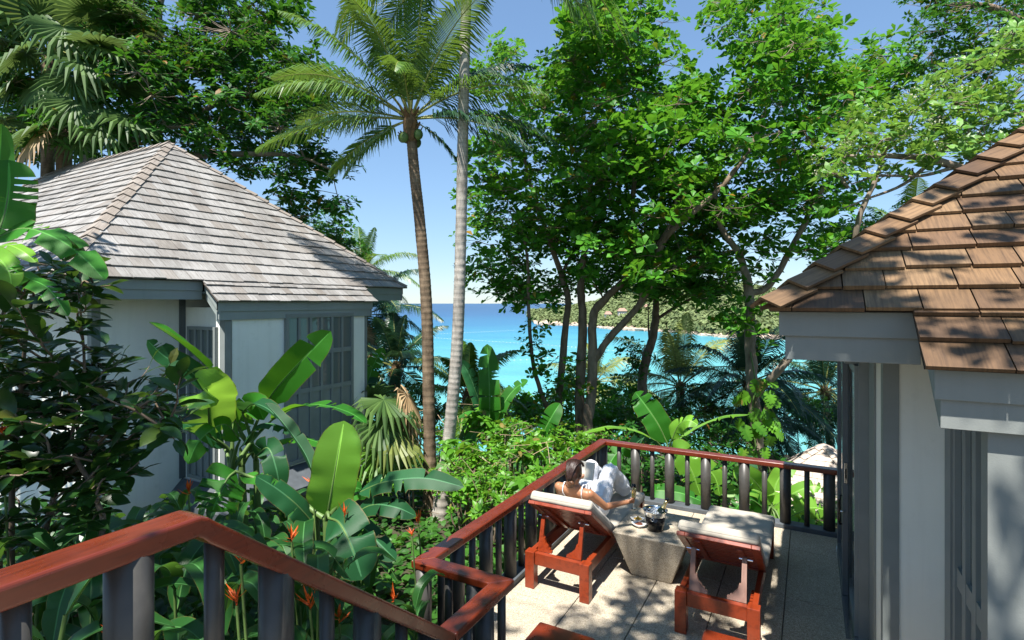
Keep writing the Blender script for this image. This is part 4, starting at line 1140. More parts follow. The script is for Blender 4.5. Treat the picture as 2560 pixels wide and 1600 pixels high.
    # legs and feet
    for kn, an, s in ((knR, anR, 1), (knL, anL, -1)):
        h0 = hip+V((s*.085, .01, .0))
        capsule(b, h0, kn, .085, .06); capsule(b, kn, kn.lerp(an, .4), .058, .052); capsule(b, kn.lerp(an, .4), an, .052, .034)
        capsule(b, an+V((0, -.01, -.035)), an+V((s*.02, .13, -.048)), .030, .022, flat=((0, 0, 1), .7))
        for k in range(5):
            q = an+V((s*.02+s*(-.022+.0115*k), .135, -.050)); capsule(b, q, q+V((0, .030-.004*k, -.004)), .0085, .007, 8)
    fuse(b, 'body', skin, root, .0052, 5)
    # hair: cap, side locks, low bun
    b = MB(); ellip(b, hp(0, -.022, .030), (.084, .097, .098), Rh); ellip(b, hp(0, -.06, -.035), (.072, .060, .07), Rh)
    ellip(b, hp(-.052, .01, -.015), (.03, .05, .062), Rh); ellip(b, hp(.052, .01, -.01), (.028, .05, .06), Rh)
    capsule(b, hp(0, -.055, -.07), hp(0, -.06, -.10), .05, .042)
    hair = fuse(b, 'hair', hairm, root, .006, 3)
    # combed-back locks running from the hairline to the bun
    sb = MB(); rh = random.Random(3)
    for k in range(150):
        a = rh.uniform(-1.25, 1.25); t0_ = rh.uniform(-.2, .9); pts_ = []
        for q in range(8):
            t_ = q/7; th = (1.15-t0_*.5)*(1-t_)-1.9*t_     # over the crown, down the back
            x = math.sin(a)*.086*math.cos(.35*t_)*(1-.75*t_**2); y = math.sin(th)*.103-.022; z = math.cos(th)*.104*math.cos(a*.55)+.030
            pts_.append(hp(x, y-.004*math.sin(t_*9+k), z-.075*t_**2+.003*math.sin(t_*7+k)))
        sb.tube(pts_, [.0015]+[.0042]*5+[.003, .0015], 4, False)
    so = sb.build('hair_locks', hairm, hair, smooth=True, fixn=False); so['kind'] = 'stuff'
    b = MB(); c0 = hp(.0, -.075, -.125)
    for k in range(26):
        a = 2*PI*k/26; rr = .030; ellip(b, c0+V((rr*math.cos(a)*1.1, -.012*math.sin(2*a), rr*math.sin(a)*.9)), (.020, .022, .018), None, 10, 6)
    ellip(b, c0, (.036, .03, .032))
    hm2 = hairm.copy(); hm2.name = 'golden_brown_hair'  # the bun is tinted a lighter golden brown
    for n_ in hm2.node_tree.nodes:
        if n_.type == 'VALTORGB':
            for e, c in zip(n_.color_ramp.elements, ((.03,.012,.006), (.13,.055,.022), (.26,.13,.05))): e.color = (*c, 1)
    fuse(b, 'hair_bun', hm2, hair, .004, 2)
    ey = simple('dark_iris', (.02,.012,.008), .1)
    for s in (-1, 1):
        e = MB(); ellip(e, hp(s*.030, .074, .012), (.012, .010, .010), Rh, 12, 8); e.build('eye', ey, root, smooth=True)
    # clothing: camisole with straps, wide trousers falling from the knees
    b = MB(); capsule(b, hip, waist, .166, .137, flat=fl); capsule(b, waist, chest+V((0, .02, -.02)), .137, .150, flat=fl)
    for s in (-1, 1): ellip(b, chest+V((s*.065, .065, .075)), (.062, .06, .06))
    top = fuse(b, 'camisole', cloth, root, .008, 4, (.006, 12, 12, 8))
    for s, sh in ((-1, shL), (1, shR)):
        x = neck0.x+s*.105
        st = MB(); st.tube([tuple(v) for v in spline([chest+V((s*.09, -.085, -.02)), V((x, 5.335, .90)), V((x, 5.375, .982)), V((x, 5.45, .968)), chest+V((s*.085, .10, .11))], 6)], .0055, 8)
        st.build('strap', cloth, top, smooth=True)
    b = MB()
    for kn, an, s in ((knR, anR, 1), (knL, anL, -1)):
        h0 = hip+V((s*.085, .01, .0)); capsule(b, h0, kn+V((0, .005, -.01)), .118, .088); capsule(b, kn+V((0, .005, -.01)), an+V((0, -.03, .07)), .088, .10)
        capsule(b, kn.lerp(an, .5), an+V((s*.035, -.05, .03)), .09, .085)
    capsule(b, hip+V((-.07, 0, 0)), hip+V((.07, 0, 0)), .15, .15)
    fuse(b, 'trousers', cloth, root, .009, 3, (.016, 13, 7, 7))
    # cloth hem fallen on the seat beside the hip
    ng = MB(); ng.tube([tuple(v) for v in spline([neck0+V((-.062, .012, .03)), neck0+V((-.03, .075, .0)), neck0+V((.03, .075, .0)), neck0+V((.062, .01, .03))], 6)], .0022, 6)
    ng.build('necklace', M['foil'], root, smooth=True)
    # the book
    B = thing('book', 'open paperback book held up by the reclining person', 'book', bk)
    paper = simple('cream_paper', (.68,.64,.54), .8, .04, 20); cover = simple('book_cover', (.35,.33,.28), .6)
    pm, t, bs = mat('printed_page'); uvn = N(t, 'ShaderNodeUVMap'); sep = N(t, 'ShaderNodeSeparateXYZ'); t.links.new(uvn.outputs[0], sep.inputs[0])
    ln = mathn(t, 'GREATER_THAN', mathn(t, 'FRACT', mathn(t, 'MULTIPLY', sep.outputs[1], 26.)), .55)
    wn = N(t, 'ShaderNodeTexNoise'); setin(wn, Scale=1., Detail=2.); t.links.new(coords(t, 'UV', (60, 26, 1)), wn.inputs[0])
    wd = mathn(t, 'GREATER_THAN', wn.outputs[0], .42)
    mg = mathn(t, 'MULTIPLY', mathn(t, 'LESS_THAN', mathn(t, 'ABSOLUTE', mathn(t, 'SUBTRACT', sep.outputs[0], .5)), .4), mathn(t, 'LESS_THAN', mathn(t, 'ABSOLUTE', mathn(t, 'SUBTRACT', sep.outputs[1], .5)), .43))
    t.links.new(mixc(t, mathn(t, 'MULTIPLY', mathn(t, 'MULTIPLY', ln, wd), mathn(t, 'MULTIPLY', mg, .6)), (.70,.66,.56), (.12,.12,.12)), bs.inputs['Base Color']); setin(bs, Roughness=.8)
    for s in (-1, 1):
        nn = 8; Vt = []; uv = []
        hw, hh = .115, .095
        for k in range(nn+1):
            u = k/nn; x = s*hw*u; lift = .024*math.sin(min(1, u*1.3)*PI*.75)*(1-u*.2)+u*u*.012
            for zz in (-1, 1): Vt.append(tuple(bk+bx_*x+bu*hh*zz+nb*(lift+.004))); uv.append((u if s > 0 else 1-u, (zz+1)/2))
        F = [(2*k, 2*k+2, 2*k+3, 2*k+1) for k in range(nn)]
        link('page', np_mesh('page', np.array(Vt), F, uv=np.array(uv)), pm, B, smooth=True)
        blk = MB(); lo = []
        for k in range(nn): 
            a = [Vector(Vt[2*k])-nb*.0006, Vector(Vt[2*k+2])-nb*.0006, Vector(Vt[2*k+3])-nb*.0006, Vector(Vt[2*k+1])-nb*.0006]
            lo_ = []
            for p in a:
                q = p-bk; lo_.append(bk+bx_*q.dot(bx_)+bu*q.dot(bu)+nb*(-.002+abs(q.dot(bx_))*.12))
            blk.hexa(lo_+a)
        blk.build('page_block', paper, B)
        cv = MB(); cv.hexa([tuple(bk+bx_*(s*x)+bu*(hh+.002)*z+nb*n_) for n_ in (0, 1) for x, z in ((0,-1), (hw+.003,-1), (hw+.003,1), (0,1)) for n_ in [(-.0055 if n_ == 0 else -.0035)+x*.12]])
        cv.build('cover', cover, B)
    # the flute in the right hand
    G = thing('champagne_flute', 'stemmed flute of golden sparkling wine in the right hand', 'wine glass', (g.x, g.y, .685))
    b = MB(); b.lathe([(.0, 0), (.030, .0), (.031, .002), (.006, .006), (.0035, .012), (.0035, .085), (.010, .096), (.0215, .125), (.0265, .17), (.0255, .22), (.0215, .262), (.0207, .262), (.0245, .22), (.0255, .17), (.0205, .126), (.009, .099), (.0, .095)], n=28, cap=False)
    b.build('glass', M['clear'], G, smooth=True, world=False)
    b = MB(); b.lathe([(.0, .0965), (.0088, .1005), (.0200, .127), (.0249, .17), (.0242, .205), (.0, .205)], n=28, cap=False)
    b.build('wine', M['wine'], G, smooth=True, world=False)
person()
# ------------------------------------------------------------------ vegetation
M['bark'] = barkmat('grey_brown_bark', (.10,.072,.05), (.27,.20,.145), scale=7)
M['bark_l'] = barkmat('pale_branch_bark', (.13,.10,.075), (.32,.26,.20), scale=8)
M['palm_pale'] = barkmat('pale_ringed_palm_bark', (.25,.225,.195), (.47,.43,.38), rings=3.7, scale=12)
M['palm_brown'] = barkmat('brown_ringed_palm_bark', (.085,.060,.040), (.24,.175,.115), rings=2.7, scale=10)
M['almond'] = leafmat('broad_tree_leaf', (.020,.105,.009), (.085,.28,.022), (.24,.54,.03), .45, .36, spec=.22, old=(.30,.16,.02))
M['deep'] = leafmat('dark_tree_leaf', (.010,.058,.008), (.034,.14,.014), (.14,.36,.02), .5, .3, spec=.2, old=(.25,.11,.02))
M['light'] = leafmat('light_tree_leaf', (.06,.17,.018), (.15,.32,.045), (.36,.55,.07), .4, .36)
M['bush'] = leafmat('bush_leaf', (.045,.16,.012), (.13,.34,.026), (.36,.60,.04), .42, .38, old=(.28,.20,.06))
M['shrub'] = leafmat('leathery_leaf', (.008,.036,.008), (.026,.082,.016), (.18,.32,.03), .3, .22, spec=.5, old=(.10,.11,.02))
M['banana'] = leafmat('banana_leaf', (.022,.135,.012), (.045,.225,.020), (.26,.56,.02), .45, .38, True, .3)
M['banana_y'] = leafmat('sunlit_banana_leaf', (.13,.32,.030), (.21,.46,.05), (.42,.68,.06), .36, .42, True, .4)  # base colour brightened to stand in for sun shining through the leaf
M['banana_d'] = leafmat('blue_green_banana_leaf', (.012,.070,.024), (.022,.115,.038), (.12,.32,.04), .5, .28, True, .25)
M['stem'] = simple('green_stalk', (.10,.17,.045), .5, .25, 8)
M['helic'] = leafmat('strap_leaf', (.014,.070,.016), (.035,.135,.026), (.20,.40,.04), .36, .33, True, .4)
M['bract'] = leafmat('orange_bract', (.55,.075,.012), (.80,.14,.02), (.9,.25,.04), .45, .25)
M['coco'] = leafmat('coconut_leaflet', (.032,.095,.012), (.10,.20,.025), (.30,.45,.05), .38, .3, spec=.4)
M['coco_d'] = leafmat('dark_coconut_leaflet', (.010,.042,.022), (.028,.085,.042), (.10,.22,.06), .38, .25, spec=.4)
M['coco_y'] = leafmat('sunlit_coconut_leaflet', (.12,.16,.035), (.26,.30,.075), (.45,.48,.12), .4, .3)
M['dry'] = leafmat('dry_palm_leaflet', (.24,.15,.07), (.42,.30,.16), (.4,.28,.12), .6, .2)
M['fan'] = leafmat('fan_palm_leaf', (.035,.085,.022), (.095,.17,.045), (.26,.36,.08), .45, .28, spec=.22)
M['rachis'] = simple('yellow_green_rachis', (.24,.25,.07), .5, .2, 6)
M['fibre'] = simple('brown_palm_fibre', (.17,.10,.05), .9, .4, 18, bumpk=.6, bscale=40)
M['cover'] = leafmat('ground_cover_leaf', (.018,.075,.012), (.055,.17,.022), (.2,.4,.03), .45, .34)
M['flower'] = leafmat('cream_blossom', (.45,.48,.28), (.62,.62,.42), (.5,.5,.3), .6, .2)

def in_poly(x, y, P):
    c = False; j = len(P)-1
    for i in range(len(P)):
        if (P[i][1] > y) != (P[j][1] > y) and x < (P[j][0]-P[i][0])*(y-P[i][1])/(P[j][1]-P[i][1])+P[i][0]: c = not c
        j = i
    return c
CLEAR = [(1612,740),(1658,603),(1713,548),(1803,467),(1864,387),(1894,327),(1920,250)]
def clumps_in(poly, n, z, sd, r_, seed, holes=(), flat=.5):
    rr = random.Random(seed); out = []; xs = [p[0] for p in poly]; ys = [p[1] for p in poly]; tries = 0
    while len(out) < n and tries < n*60:
        tries += 1
        x, y = rr.uniform(min(xs), max(xs)), rr.uniform(min(ys), max(ys))
        if not in_poly(x, y, poly) or any((x-a)**2+(y-b)**2 < c*c for a, b, c in holes): continue
        d = max(z-2.2*sd, min(z+2.2*sd, rr.gauss(z, sd)))
        if 11 < d < 14.5 and any(abs(x-a-(c-a)*t_)+abs(y-b-(e_-b)*t_) < 62 for (a, b), (c, e_) in zip(CLEAR, CLEAR[1:]) for t_ in (0, .5)) and d < 12.6: continue
        q = W(x, y, d); r = r_*rr.uniform(.7, 1.25)
        if any((q-o[0]).length < .55*r for o in out) and rr.random() < .8: continue
        out.append((q, r, r*flat))
    return out
def tree(name, label, cat, limbs, clumps, leaf, mleaf, mbark, n_ros=16, n_leaf=7, L=.2, wd=1., lift=.35, group=None, seed=1, ros=True, base=None, extra=None, twig=.010, conn=.028, nolimb=False):
    global rng
    rng = np.random.default_rng(seed); rr = random.Random(seed)
    limbs = [[(*q[:3], q[3]*.86) for q in spline(l, 5)] for l in limbs]
    b0 = Vector(limbs[0][0][:3])
    root = thing(name, label, cat, b0, group=group)
    nodes = []
    for i, l in enumerate(limbs):
        b = MB(); pts = [Vector(p[:3])+Vector((rr.gauss(0, 1), rr.gauss(0, 1), 0))*p[3]*.10 for p in l]
        b.tube(pts, [p[3]*rr.uniform(.93, 1.07) for p in l], 10 if l[0][3] > .06 else 7); b.build('trunk' if i == 0 else 'limb', mbark, root, smooth=True, fixn=False)
        if i > 0 or len(limbs) == 1: nodes += [(Vector(p[:3]), p[3]) for p in l[2:]]
        else: nodes += [(Vector(p[:3]), p[3]) for p in l[len(l)//3:]]
    tw = MB(); PP = []; AA = []; SS = []
    order = sorted(clumps, key=lambda c: min((c[0]-n[0]).length for n in nodes))
    for c, r, h in order:
        best = min(nodes, key=lambda n: (c-n[0]).length+(1.2 if n[0].z > c.z+.3 else 0)); a = best[0]
        d = c-a; mid = a.lerp(c, .5)+Vector((rr.uniform(-.12, .12), rr.uniform(-.12, .12), rr.uniform(-.05, .16)))*d.length
        path = spline([tuple(a), tuple(mid), tuple(c)], 4); r0 = min(best[1]*.7, conn*(.5+d.length*.35)); n_ = len(path)
        rad = [r0*(1-k/(n_-1))+twig*.8*(k/(n_-1)) for k in range(n_)]
        tw.tube(path, rad, 5, False)
        for k in range(2, n_, 2): nodes.append((Vector(path[k]), rad[k]))
        cs = rr.uniform(.68, 1.18)
        for k in range(max(3, int(n_ros*(r/.8)**1.5))):
            SS.append(cs*rr.uniform(.8, 1.15))
            u = Vector((rr.gauss(0, 1), rr.gauss(0, 1), rr.gauss(0, 1))).normalized()*(rr.random()**.45)
            p = c+Vector((u.x*r, u.y*r, u.z*h)); PP.append(tuple(p)); AA.append((u.x*.55+rr.gauss(0, .25), u.y*.55+rr.gauss(0, .25), .75+.35*u.z))
            if rr.random() < .55:
                q = c.lerp(p, .5)+Vector((0, 0, -.04)); tw.tube([c, q, p], [twig*.8, twig*.6, twig*.4], 3, False)
    o = tw.build('twigs', mbark, root, smooth=True, fixn=False); o['kind'] = 'stuff'
    PP = np.array(PP); AA = np.array(AA)
    g = rosettes(PP, AA, n_leaf, L*np.array(SS)[:, None], leaf, lift, wd)
    o = link('crown', np_mesh('crown', *g), mleaf, root); o['kind'] = 'stuff'
    if extra: extra(root, PP, AA)
    return root

def shorten(l): return l
# --- the broad-leaved trees in the middle
Z1 = 13.5
def P4(px, py, z, r): p = W(px, py, z); return (p.x, p.y, p.z, r)
def toground(px, py, z, r):
    p = W(px, py, z); return (p.x, p.y, gz(p.x, p.y)-.2, r)
midpoly_l = [(1180,430),(1195,330),(1230,280),(1200,140),(1250,110),(1310,120),(1350,180),(1420,170),(1430,60),(1500,120),(1500,420),(1470,560),(1490,700),(1430,770),(1330,770),(1250,740),(1175,715),(1165,640),(1220,560),(1170,500)]
tree('broadleaf_tree', 'slender broadleaf tree with a mottled leaning stem beside the palm trunks', 'tree',
     [[toground(1400, 1130, 13.8, .13), P4(1392, 1090, 13.8, .12), P4(1410, 850, 13.8, .10), P4(1418, 740, 13.8, .085), P4(1381, 623, 13.8, .075), P4(1341, 503, 13.8, .065), P4(1318, 430, 13.8, .05), P4(1300, 300, 13.8, .03)],
      [P4(1366, 1020, 13.3, .07), P4(1333, 911, 13.2, .06), P4(1322, 773, 13.2, .05), P4(1318, 640, 13.4, .04), P4(1290, 520, 13.6, .025)],
      [P4(1400, 700, 13.8, .05), P4(1450, 560, 14.2, .04), P4(1440, 380, 14.2, .03)]],
     clumps_in(midpoly_l, 116, 14.2, 1.0, .74, 11, flat=.45)+clumps_in(midpoly_l, 28, 16, .6, .9, 14, flat=.5)+clumps_in([(1180,470),(1480,480),(1480,745),(1330,755),(1190,720)], 34, 14.6, .8, .78, 15, flat=.45)+clumps_in([(1318,800),(1366,800),(1380,1000),(1300,980),(1320,900)], 9, 13.1, .2, .36, 12)+clumps_in([(1390,900),(1490,890),(1480,980),(1380,970)], 6, 13.4, .3, .42, 13),
     'obovate', M['almond'], M['bark'], 14, 7, .21, 1.05, .35, 'broadleaf trees between deck and bay', seed=21)
midpoly_m = [(1430,60),(1450,0),(1520,-40),(1660,-40),(1700,50),(1690,130),(1740,240),(1760,330),(1800,420),(1790,560),(1740,640),(1760,740),(1660,760),(1560,700),(1500,760),(1460,700),(1440,560),(1450,400),(1420,220)]
tree('broadleaf_tree', 'tall broadleaf tree with forked trunks and a long slanting pale limb', 'tree',
     [[toground(1478, 1170, 13, .17), P4(1470, 1080, 13, .16), P4(1480, 960, 13, .14), P4(1482, 800, 13, .12), P4(1500, 760, 13, .11), P4(1560, 700, 12.9, .09), P4(1587, 633, 12.8, .08), P4(1582, 503, 12.8, .07), P4(1595, 377, 12.9, .055), P4(1597, 226, 13, .04), P4(1595, 50, 13, .02)],
      [P4(1484, 905, 13, .10), P4(1520, 850, 12.9, .10), P4(1612, 740, 12.6, .09), P4(1658, 603, 12.3, .085), P4(1713, 548, 12.1, .08), P4(1803, 467, 11.9, .072), P4(1864, 387, 11.9, .06), P4(1894, 327, 12, .05), P4(1934, 216, 12.1, .03), P4(1960, 120, 12.2, .018)],
      [P4(1452, 1120, 13.3, .15), P4(1450, 960, 13.3, .14), P4(1456, 800, 13.3, .12), P4(1452, 700, 13.4, .10), P4(1470, 560, 13.5, .075), P4(1480, 400, 13.6, .05), P4(1500, 200, 13.6, .03)],
      [P4(1604, 744, 12.6, .07), P4(1627, 643, 12.5, .06), P4(1683, 543, 12.4, .045), P4(1690, 420, 12.4, .03)]],
     clumps_in(midpoly_m, 156, 13.0, 1.1, .74, 31, [(1700, 100, 25)], .45)+clumps_in(midpoly_m, 32, 15.2, .6, .9, 34, [(1700, 100, 25)], .5)+clumps_in([(1490,480),(1800,470),(1780,680),(1520,700)], 26, 14.4, .6, .8, 35, flat=.45)+clumps_in([(1500,380),(1750,400),(1740,560),(1700,700),(1560,640),(1480,640)], 22, 11.6, .35, .55, 32, flat=.4),
     'obovate', M['almond'], M['bark'], 14, 7, .235, 1.08, .35, 'broadleaf trees between deck and bay', seed=22)
rp = [(1760,330),(1740,230),(1790,130),(1800,40),(1840,-30),(1980,-20),(2060,30),(2090,90),(2020,140),(2100,150),(2240,110),(2300,150),(2280,230),(2180,290),(2090,380),(2120,470),(2030,560),(1930,540),(1850,560),(1790,600),(1770,480)]
tree('broadleaf_tree', 'broadleaf tree with bare pale twigs reaching towards the brown roof', 'tree',
     [[toground(1895, 1130, 12.5, .17), P4(1891, 1064, 12.5, .16), P4(1880, 955, 12.5, .15), P4(1876, 845, 12.5, .135), P4(1872, 730, 12.5, .12), P4(1850, 640, 12.6, .09), P4(1800, 560, 12.8, .07), P4(1790, 440, 12.9, .05), P4(1830, 260, 13, .03)],
      [P4(1873, 735, 12.5, .09), P4(1925, 711, 12.4, .085), P4(1990, 600, 12.2, .075), P4(2040, 500, 12, .06), P4(2090, 420, 11.9, .045), P4(2140, 300, 12, .03)],
      [P4(1893, 985, 12.4, .11), P4(1909, 962, 12.2, .11), P4(1971, 898, 11.8, .10), P4(2040, 760, 11.9, .08), P4(2126, 648, 11.6, .075), P4(2146, 553, 11.4, .065), P4(2191, 442, 11.3, .05), P4(2230, 330, 11.4, .03)],
      [P4(2120, 470, 11.6, .045), P4(2060, 400, 11.9, .035), P4(2010, 330, 12, .025), P4(1960, 200, 12.2, .02)]],
     clumps_in(rp, 145, 12.6, .9, .68, 41, [(1720, 120, 30), (2150, 120, 45)], .45)+clumps_in(rp, 32, 14.8, .6, .85, 44, [(1720, 120, 30), (2150, 120, 45)], .5)+clumps_in([(1790,480),(2040,440),(2160,470),(2120,600),(1960,640),(1820,650)], 24, 13.6, .7, .7, 45, [(2040, 640, 30)], .45)+clumps_in([(1780,640),(1900,620),(1960,760),(1960,880),(1830,900),(1790,760)], 15, 12.3, .5, .5, 42, flat=.45)
     +clumps_in([(2000,560),(2140,580),(2180,660),(2060,700),(1990,640)], 7, 11.8, .4, .45, 43, flat=.4),
     'obovate', M['almond'], M['bark_l'], 14, 7, .22, 1.0, .4, 'broadleaf trees between deck and bay', seed=23)
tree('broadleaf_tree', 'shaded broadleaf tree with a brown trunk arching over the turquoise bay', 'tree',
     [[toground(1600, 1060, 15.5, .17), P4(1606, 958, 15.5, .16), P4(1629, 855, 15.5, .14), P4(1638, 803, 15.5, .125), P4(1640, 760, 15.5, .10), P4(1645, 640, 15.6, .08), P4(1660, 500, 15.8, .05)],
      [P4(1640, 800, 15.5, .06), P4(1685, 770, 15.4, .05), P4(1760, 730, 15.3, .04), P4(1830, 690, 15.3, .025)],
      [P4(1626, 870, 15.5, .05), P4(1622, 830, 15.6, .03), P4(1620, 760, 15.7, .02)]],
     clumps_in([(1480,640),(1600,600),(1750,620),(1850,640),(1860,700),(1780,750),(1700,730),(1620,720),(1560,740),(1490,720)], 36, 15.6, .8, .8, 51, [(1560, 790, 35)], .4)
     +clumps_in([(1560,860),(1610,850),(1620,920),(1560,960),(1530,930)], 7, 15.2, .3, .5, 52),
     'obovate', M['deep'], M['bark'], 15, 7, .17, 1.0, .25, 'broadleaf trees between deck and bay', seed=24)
# --- tree behind the left villa
lp = [(-40,-20),(100,-20),(320,-20),(740,-20),(725,50),(690,110),(660,150),(760,130),(840,180),(790,330),(850,420),(830,450),(770,410),(760,500),(680,480),(600,440),(520,400),(440,350),(340,360),(60,400),(-40,330)]
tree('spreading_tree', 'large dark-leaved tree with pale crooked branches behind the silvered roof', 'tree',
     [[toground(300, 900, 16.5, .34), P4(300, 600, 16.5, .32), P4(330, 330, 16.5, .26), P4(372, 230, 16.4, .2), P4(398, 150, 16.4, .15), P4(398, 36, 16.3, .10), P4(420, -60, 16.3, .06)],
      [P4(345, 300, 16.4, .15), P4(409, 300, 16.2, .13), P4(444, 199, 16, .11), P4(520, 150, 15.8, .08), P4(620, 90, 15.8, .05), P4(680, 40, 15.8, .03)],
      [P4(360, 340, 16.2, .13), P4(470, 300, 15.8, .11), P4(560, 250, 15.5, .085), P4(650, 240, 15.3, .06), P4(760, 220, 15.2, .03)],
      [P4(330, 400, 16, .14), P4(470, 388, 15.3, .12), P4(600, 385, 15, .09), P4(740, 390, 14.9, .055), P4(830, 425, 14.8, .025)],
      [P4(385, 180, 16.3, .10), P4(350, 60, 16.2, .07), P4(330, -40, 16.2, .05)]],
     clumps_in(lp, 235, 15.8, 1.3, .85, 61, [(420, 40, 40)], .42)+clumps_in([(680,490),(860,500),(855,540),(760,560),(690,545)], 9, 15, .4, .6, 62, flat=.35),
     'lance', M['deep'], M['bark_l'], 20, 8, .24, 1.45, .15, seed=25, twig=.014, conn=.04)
tree('round_tree', 'rounded dark tree just showing over the far slope of the silvered roof', 'tree',
     [[toground(830, 800, 21, .2), P4(830, 760, 21, .16), P4(825, 650, 21, .1), P4(820, 600, 21, .06)]],
     clumps_in([(740,560),(830,545),(890,600),(900,680),(820,680),(760,620)], 26, 21, .7, .8, 63, flat=.7),
     'oval', M['deep'], M['bark'], 20, 7, .2, 1., .3, seed=26)
# --- trees over the right villa
def blossoms(root, PP, AA):
    sel = PP[rng.choice(len(PP), 60, replace=False)]; k = 30
    pos = sel[:, None]+rng.normal(0, .05, (60, k, 3))*np.array([1.2, 1.2, .6])+np.array([0, 0, .08])
    d = rng.normal(0, 1, (60*k, 3)); g = leaves_geo(pos.reshape(-1, 3), d, rng.normal(0, 1, (60*k, 3)), np.full(60*k, .028), np.full(60*k, 1.4), 'chip')
    o = link('blossoms', np_mesh('blossoms', *g), M['flower'], root); o['kind'] = 'stuff'
fp = [(2070,430),(2060,340),(2150,280),(2260,250),(2330,200),(2450,130),(2580,30),(2600,380),(2480,420),(2360,400),(2260,430),(2150,440)]
tree('blossom_tree', 'pale green tree with cream blossom and wiry twigs above the brown roof', 'tree',
     [[toground(2480, 900, 9.5, .2), P4(2480, 700, 9.5, .18), P4(2470, 480, 9.5, .14), P4(2420, 430, 9.3, .10), P4(2330, 400, 9, .07), P4(2230, 390, 8.8, .05), P4(2120, 390, 8.7, .025)],
      [P4(2470, 480, 9.5, .09), P4(2530, 380, 9.2, .07), P4(2570, 260, 9, .05), P4(2580, 120, 8.9, .03)],
      [P4(2440, 445, 9.4, .07), P4(2420, 330, 9.1, .05), P4(2380, 240, 9, .03)],
      [P4(2330, 402, 9, .04), P4(2260, 460, 8.8, .03), P4(2160, 500, 8.7, .02), P4(2110, 520, 8.6, .012)],
      [P4(2380, 420, 9.2, .04), P4(2300, 440, 8.7, .03), P4(2200, 440, 8.5, .02), P4(2130, 460, 8.4, .012)]],
     clumps_in(fp, 120, 8.9, .6, .42, 71, (), .38), 'lance', M['light'], M['bark_l'], 15, 8, .15, 1.7, .45, seed=27, extra=blossoms, twig=.007)
tree('dark_tree', 'dark fine-leaved tree overhanging from behind the blossom tree', 'tree',
     [[toground(2700, 900, 12, .3), P4(2700, 500, 12, .26), P4(2680, 250, 12, .2), P4(2600, 100, 11.8, .13), P4(2480, 20, 11.5, .08), P4(2340, 10, 11.3, .04)],
      [P4(2650, 180, 12, .12), P4(2540, 150, 11.6, .08), P4(2420, 160, 11.3, .05), P4(2330, 200, 11.2, .03)]],
     clumps_in([(2260,-30),(2600,-30),(2600,140),(2480,170),(2400,230),(2330,250),(2300,180),(2330,110),(2260,40)], 56, 11.6, .7, .55, 72, (), .5),
     'lance', M['deep'], M['bark'], 22, 8, .13, 1.6, .3, seed=28)
tree('small_leaved_tree', 'thin small-leaved tree standing between the palms and the brown roof edge', 'tree',
     [[toground(2110, 1000, 15, .12), P4(2110, 800, 15, .10), P4(2110, 690, 15, .08), P4(2180, 590, 15, .06), P4(2270, 540, 15, .03)],
      [P4(2110, 690, 15, .06), P4(2050, 640, 15, .04), P4(1990, 620, 15, .02)]],
     clumps_in([(2010,620),(2160,560),(2280,500),(2330,560),(2250,620),(2150,670),(2040,690),(1990,660)], 44, 15.2, .6, .65, 73, [(2040, 560, 40), (2080, 690, 30)], .4),
     'oval', M['deep'], M['bark_l'], 15, 7, .12, 1., .3, seed=29)
# --- tall trees behind the viewer: their crowns dapple the deck and shade the garden
def ring(cx, cy, cz, rx, ry, n, seed, r=.8, hz=1.0, gaps=()):
    rr = random.Random(seed); out = []
    while len(out) < n:
        x, y = rr.uniform(-1, 1), rr.uniform(-1, 1)
        if x*x+y*y > 1: continue
        q = Vector((cx+x*rx, cy+y*ry, cz+rr.uniform(-hz, hz)))
        if any((q.x-a)**2+(q.y-b)**2 < c*c for a, b, c in gaps): continue
        out.append((q, r*rr.uniform(.7, 1.2), r*.4))
    return out
SH = {'a': [], 'b': []}
tree('shade_tree', 'tall broadleaf tree behind the stair landing whose crown dapples the deck', 'tree',
     [[(1.6, -5.2, -1.3, .3), (1.5, -4.9, 3, .26), (1.3, -3.6, 6, .2), (.9, -1.8, 8, .14), (.5, .2, 8.9, .08), (.2, 1.6, 9.2, .04)],
      [(1.3, -3.7, 5.8, .12), (2.2, -2.0, 7.6, .09), (2.9, .0, 8.6, .05)], [(1.3, -3.6, 6, .12), (-.4, -2.4, 7.8, .08), (-1.2, -.6, 8.6, .05)]],
     ring(-.8, .6, 8.9, 2.7, 3.0, 22, 81, .72, .7, [(-2.3, 1.6, .9)])+ring(-.8, 2.1, 8.9, 1.4, .9, 9, 85, .7, .4)+ring(1.4, 1.2, 8.6, 1.9, .9, 13, 84, .6, .4), 'obovate', M['almond'], M['bark'], 15, 7, .2, 1.05, .35, 'shade trees behind the landing', seed=30)
tree('shade_tree', 'tall broadleaf tree behind the garden bed whose crown shades the banana garden', 'tree',
     [[(-5.2, -5.6, -1.3, .3), (-5.1, -5.2, 3, .26), (-4.8, -4.0, 6, .2), (-4.4, -2.4, 8, .13), (-4.1, -.6, 8.9, .07)],
      [(-4.9, -4.2, 5.8, .12), (-3.4, -2.8, 7.8, .08), (-2.6, -1.2, 8.6, .05)], [(-4.8, -4, 6, .12), (-6.4, -2.4, 7.6, .09), (-8.0, -.6, 8.1, .06), (-9.4, .2, 8.2, .03)]],
     ring(-4.9, -.7, 8.7, 2.8, 2.7, 28, 82, .8, .7, [(-3.5, -.1, 1.15), (-5.05, 1.1, 1.05), (-5.4, .1, .7)])+ring(-9.4, .2, 8.2, 2.6, 1.5, 15, 83, .8, .5), 'obovate', M['almond'], M['bark'], 17, 7, .2, 1.05, .35, 'shade trees behind the landing', seed=31)

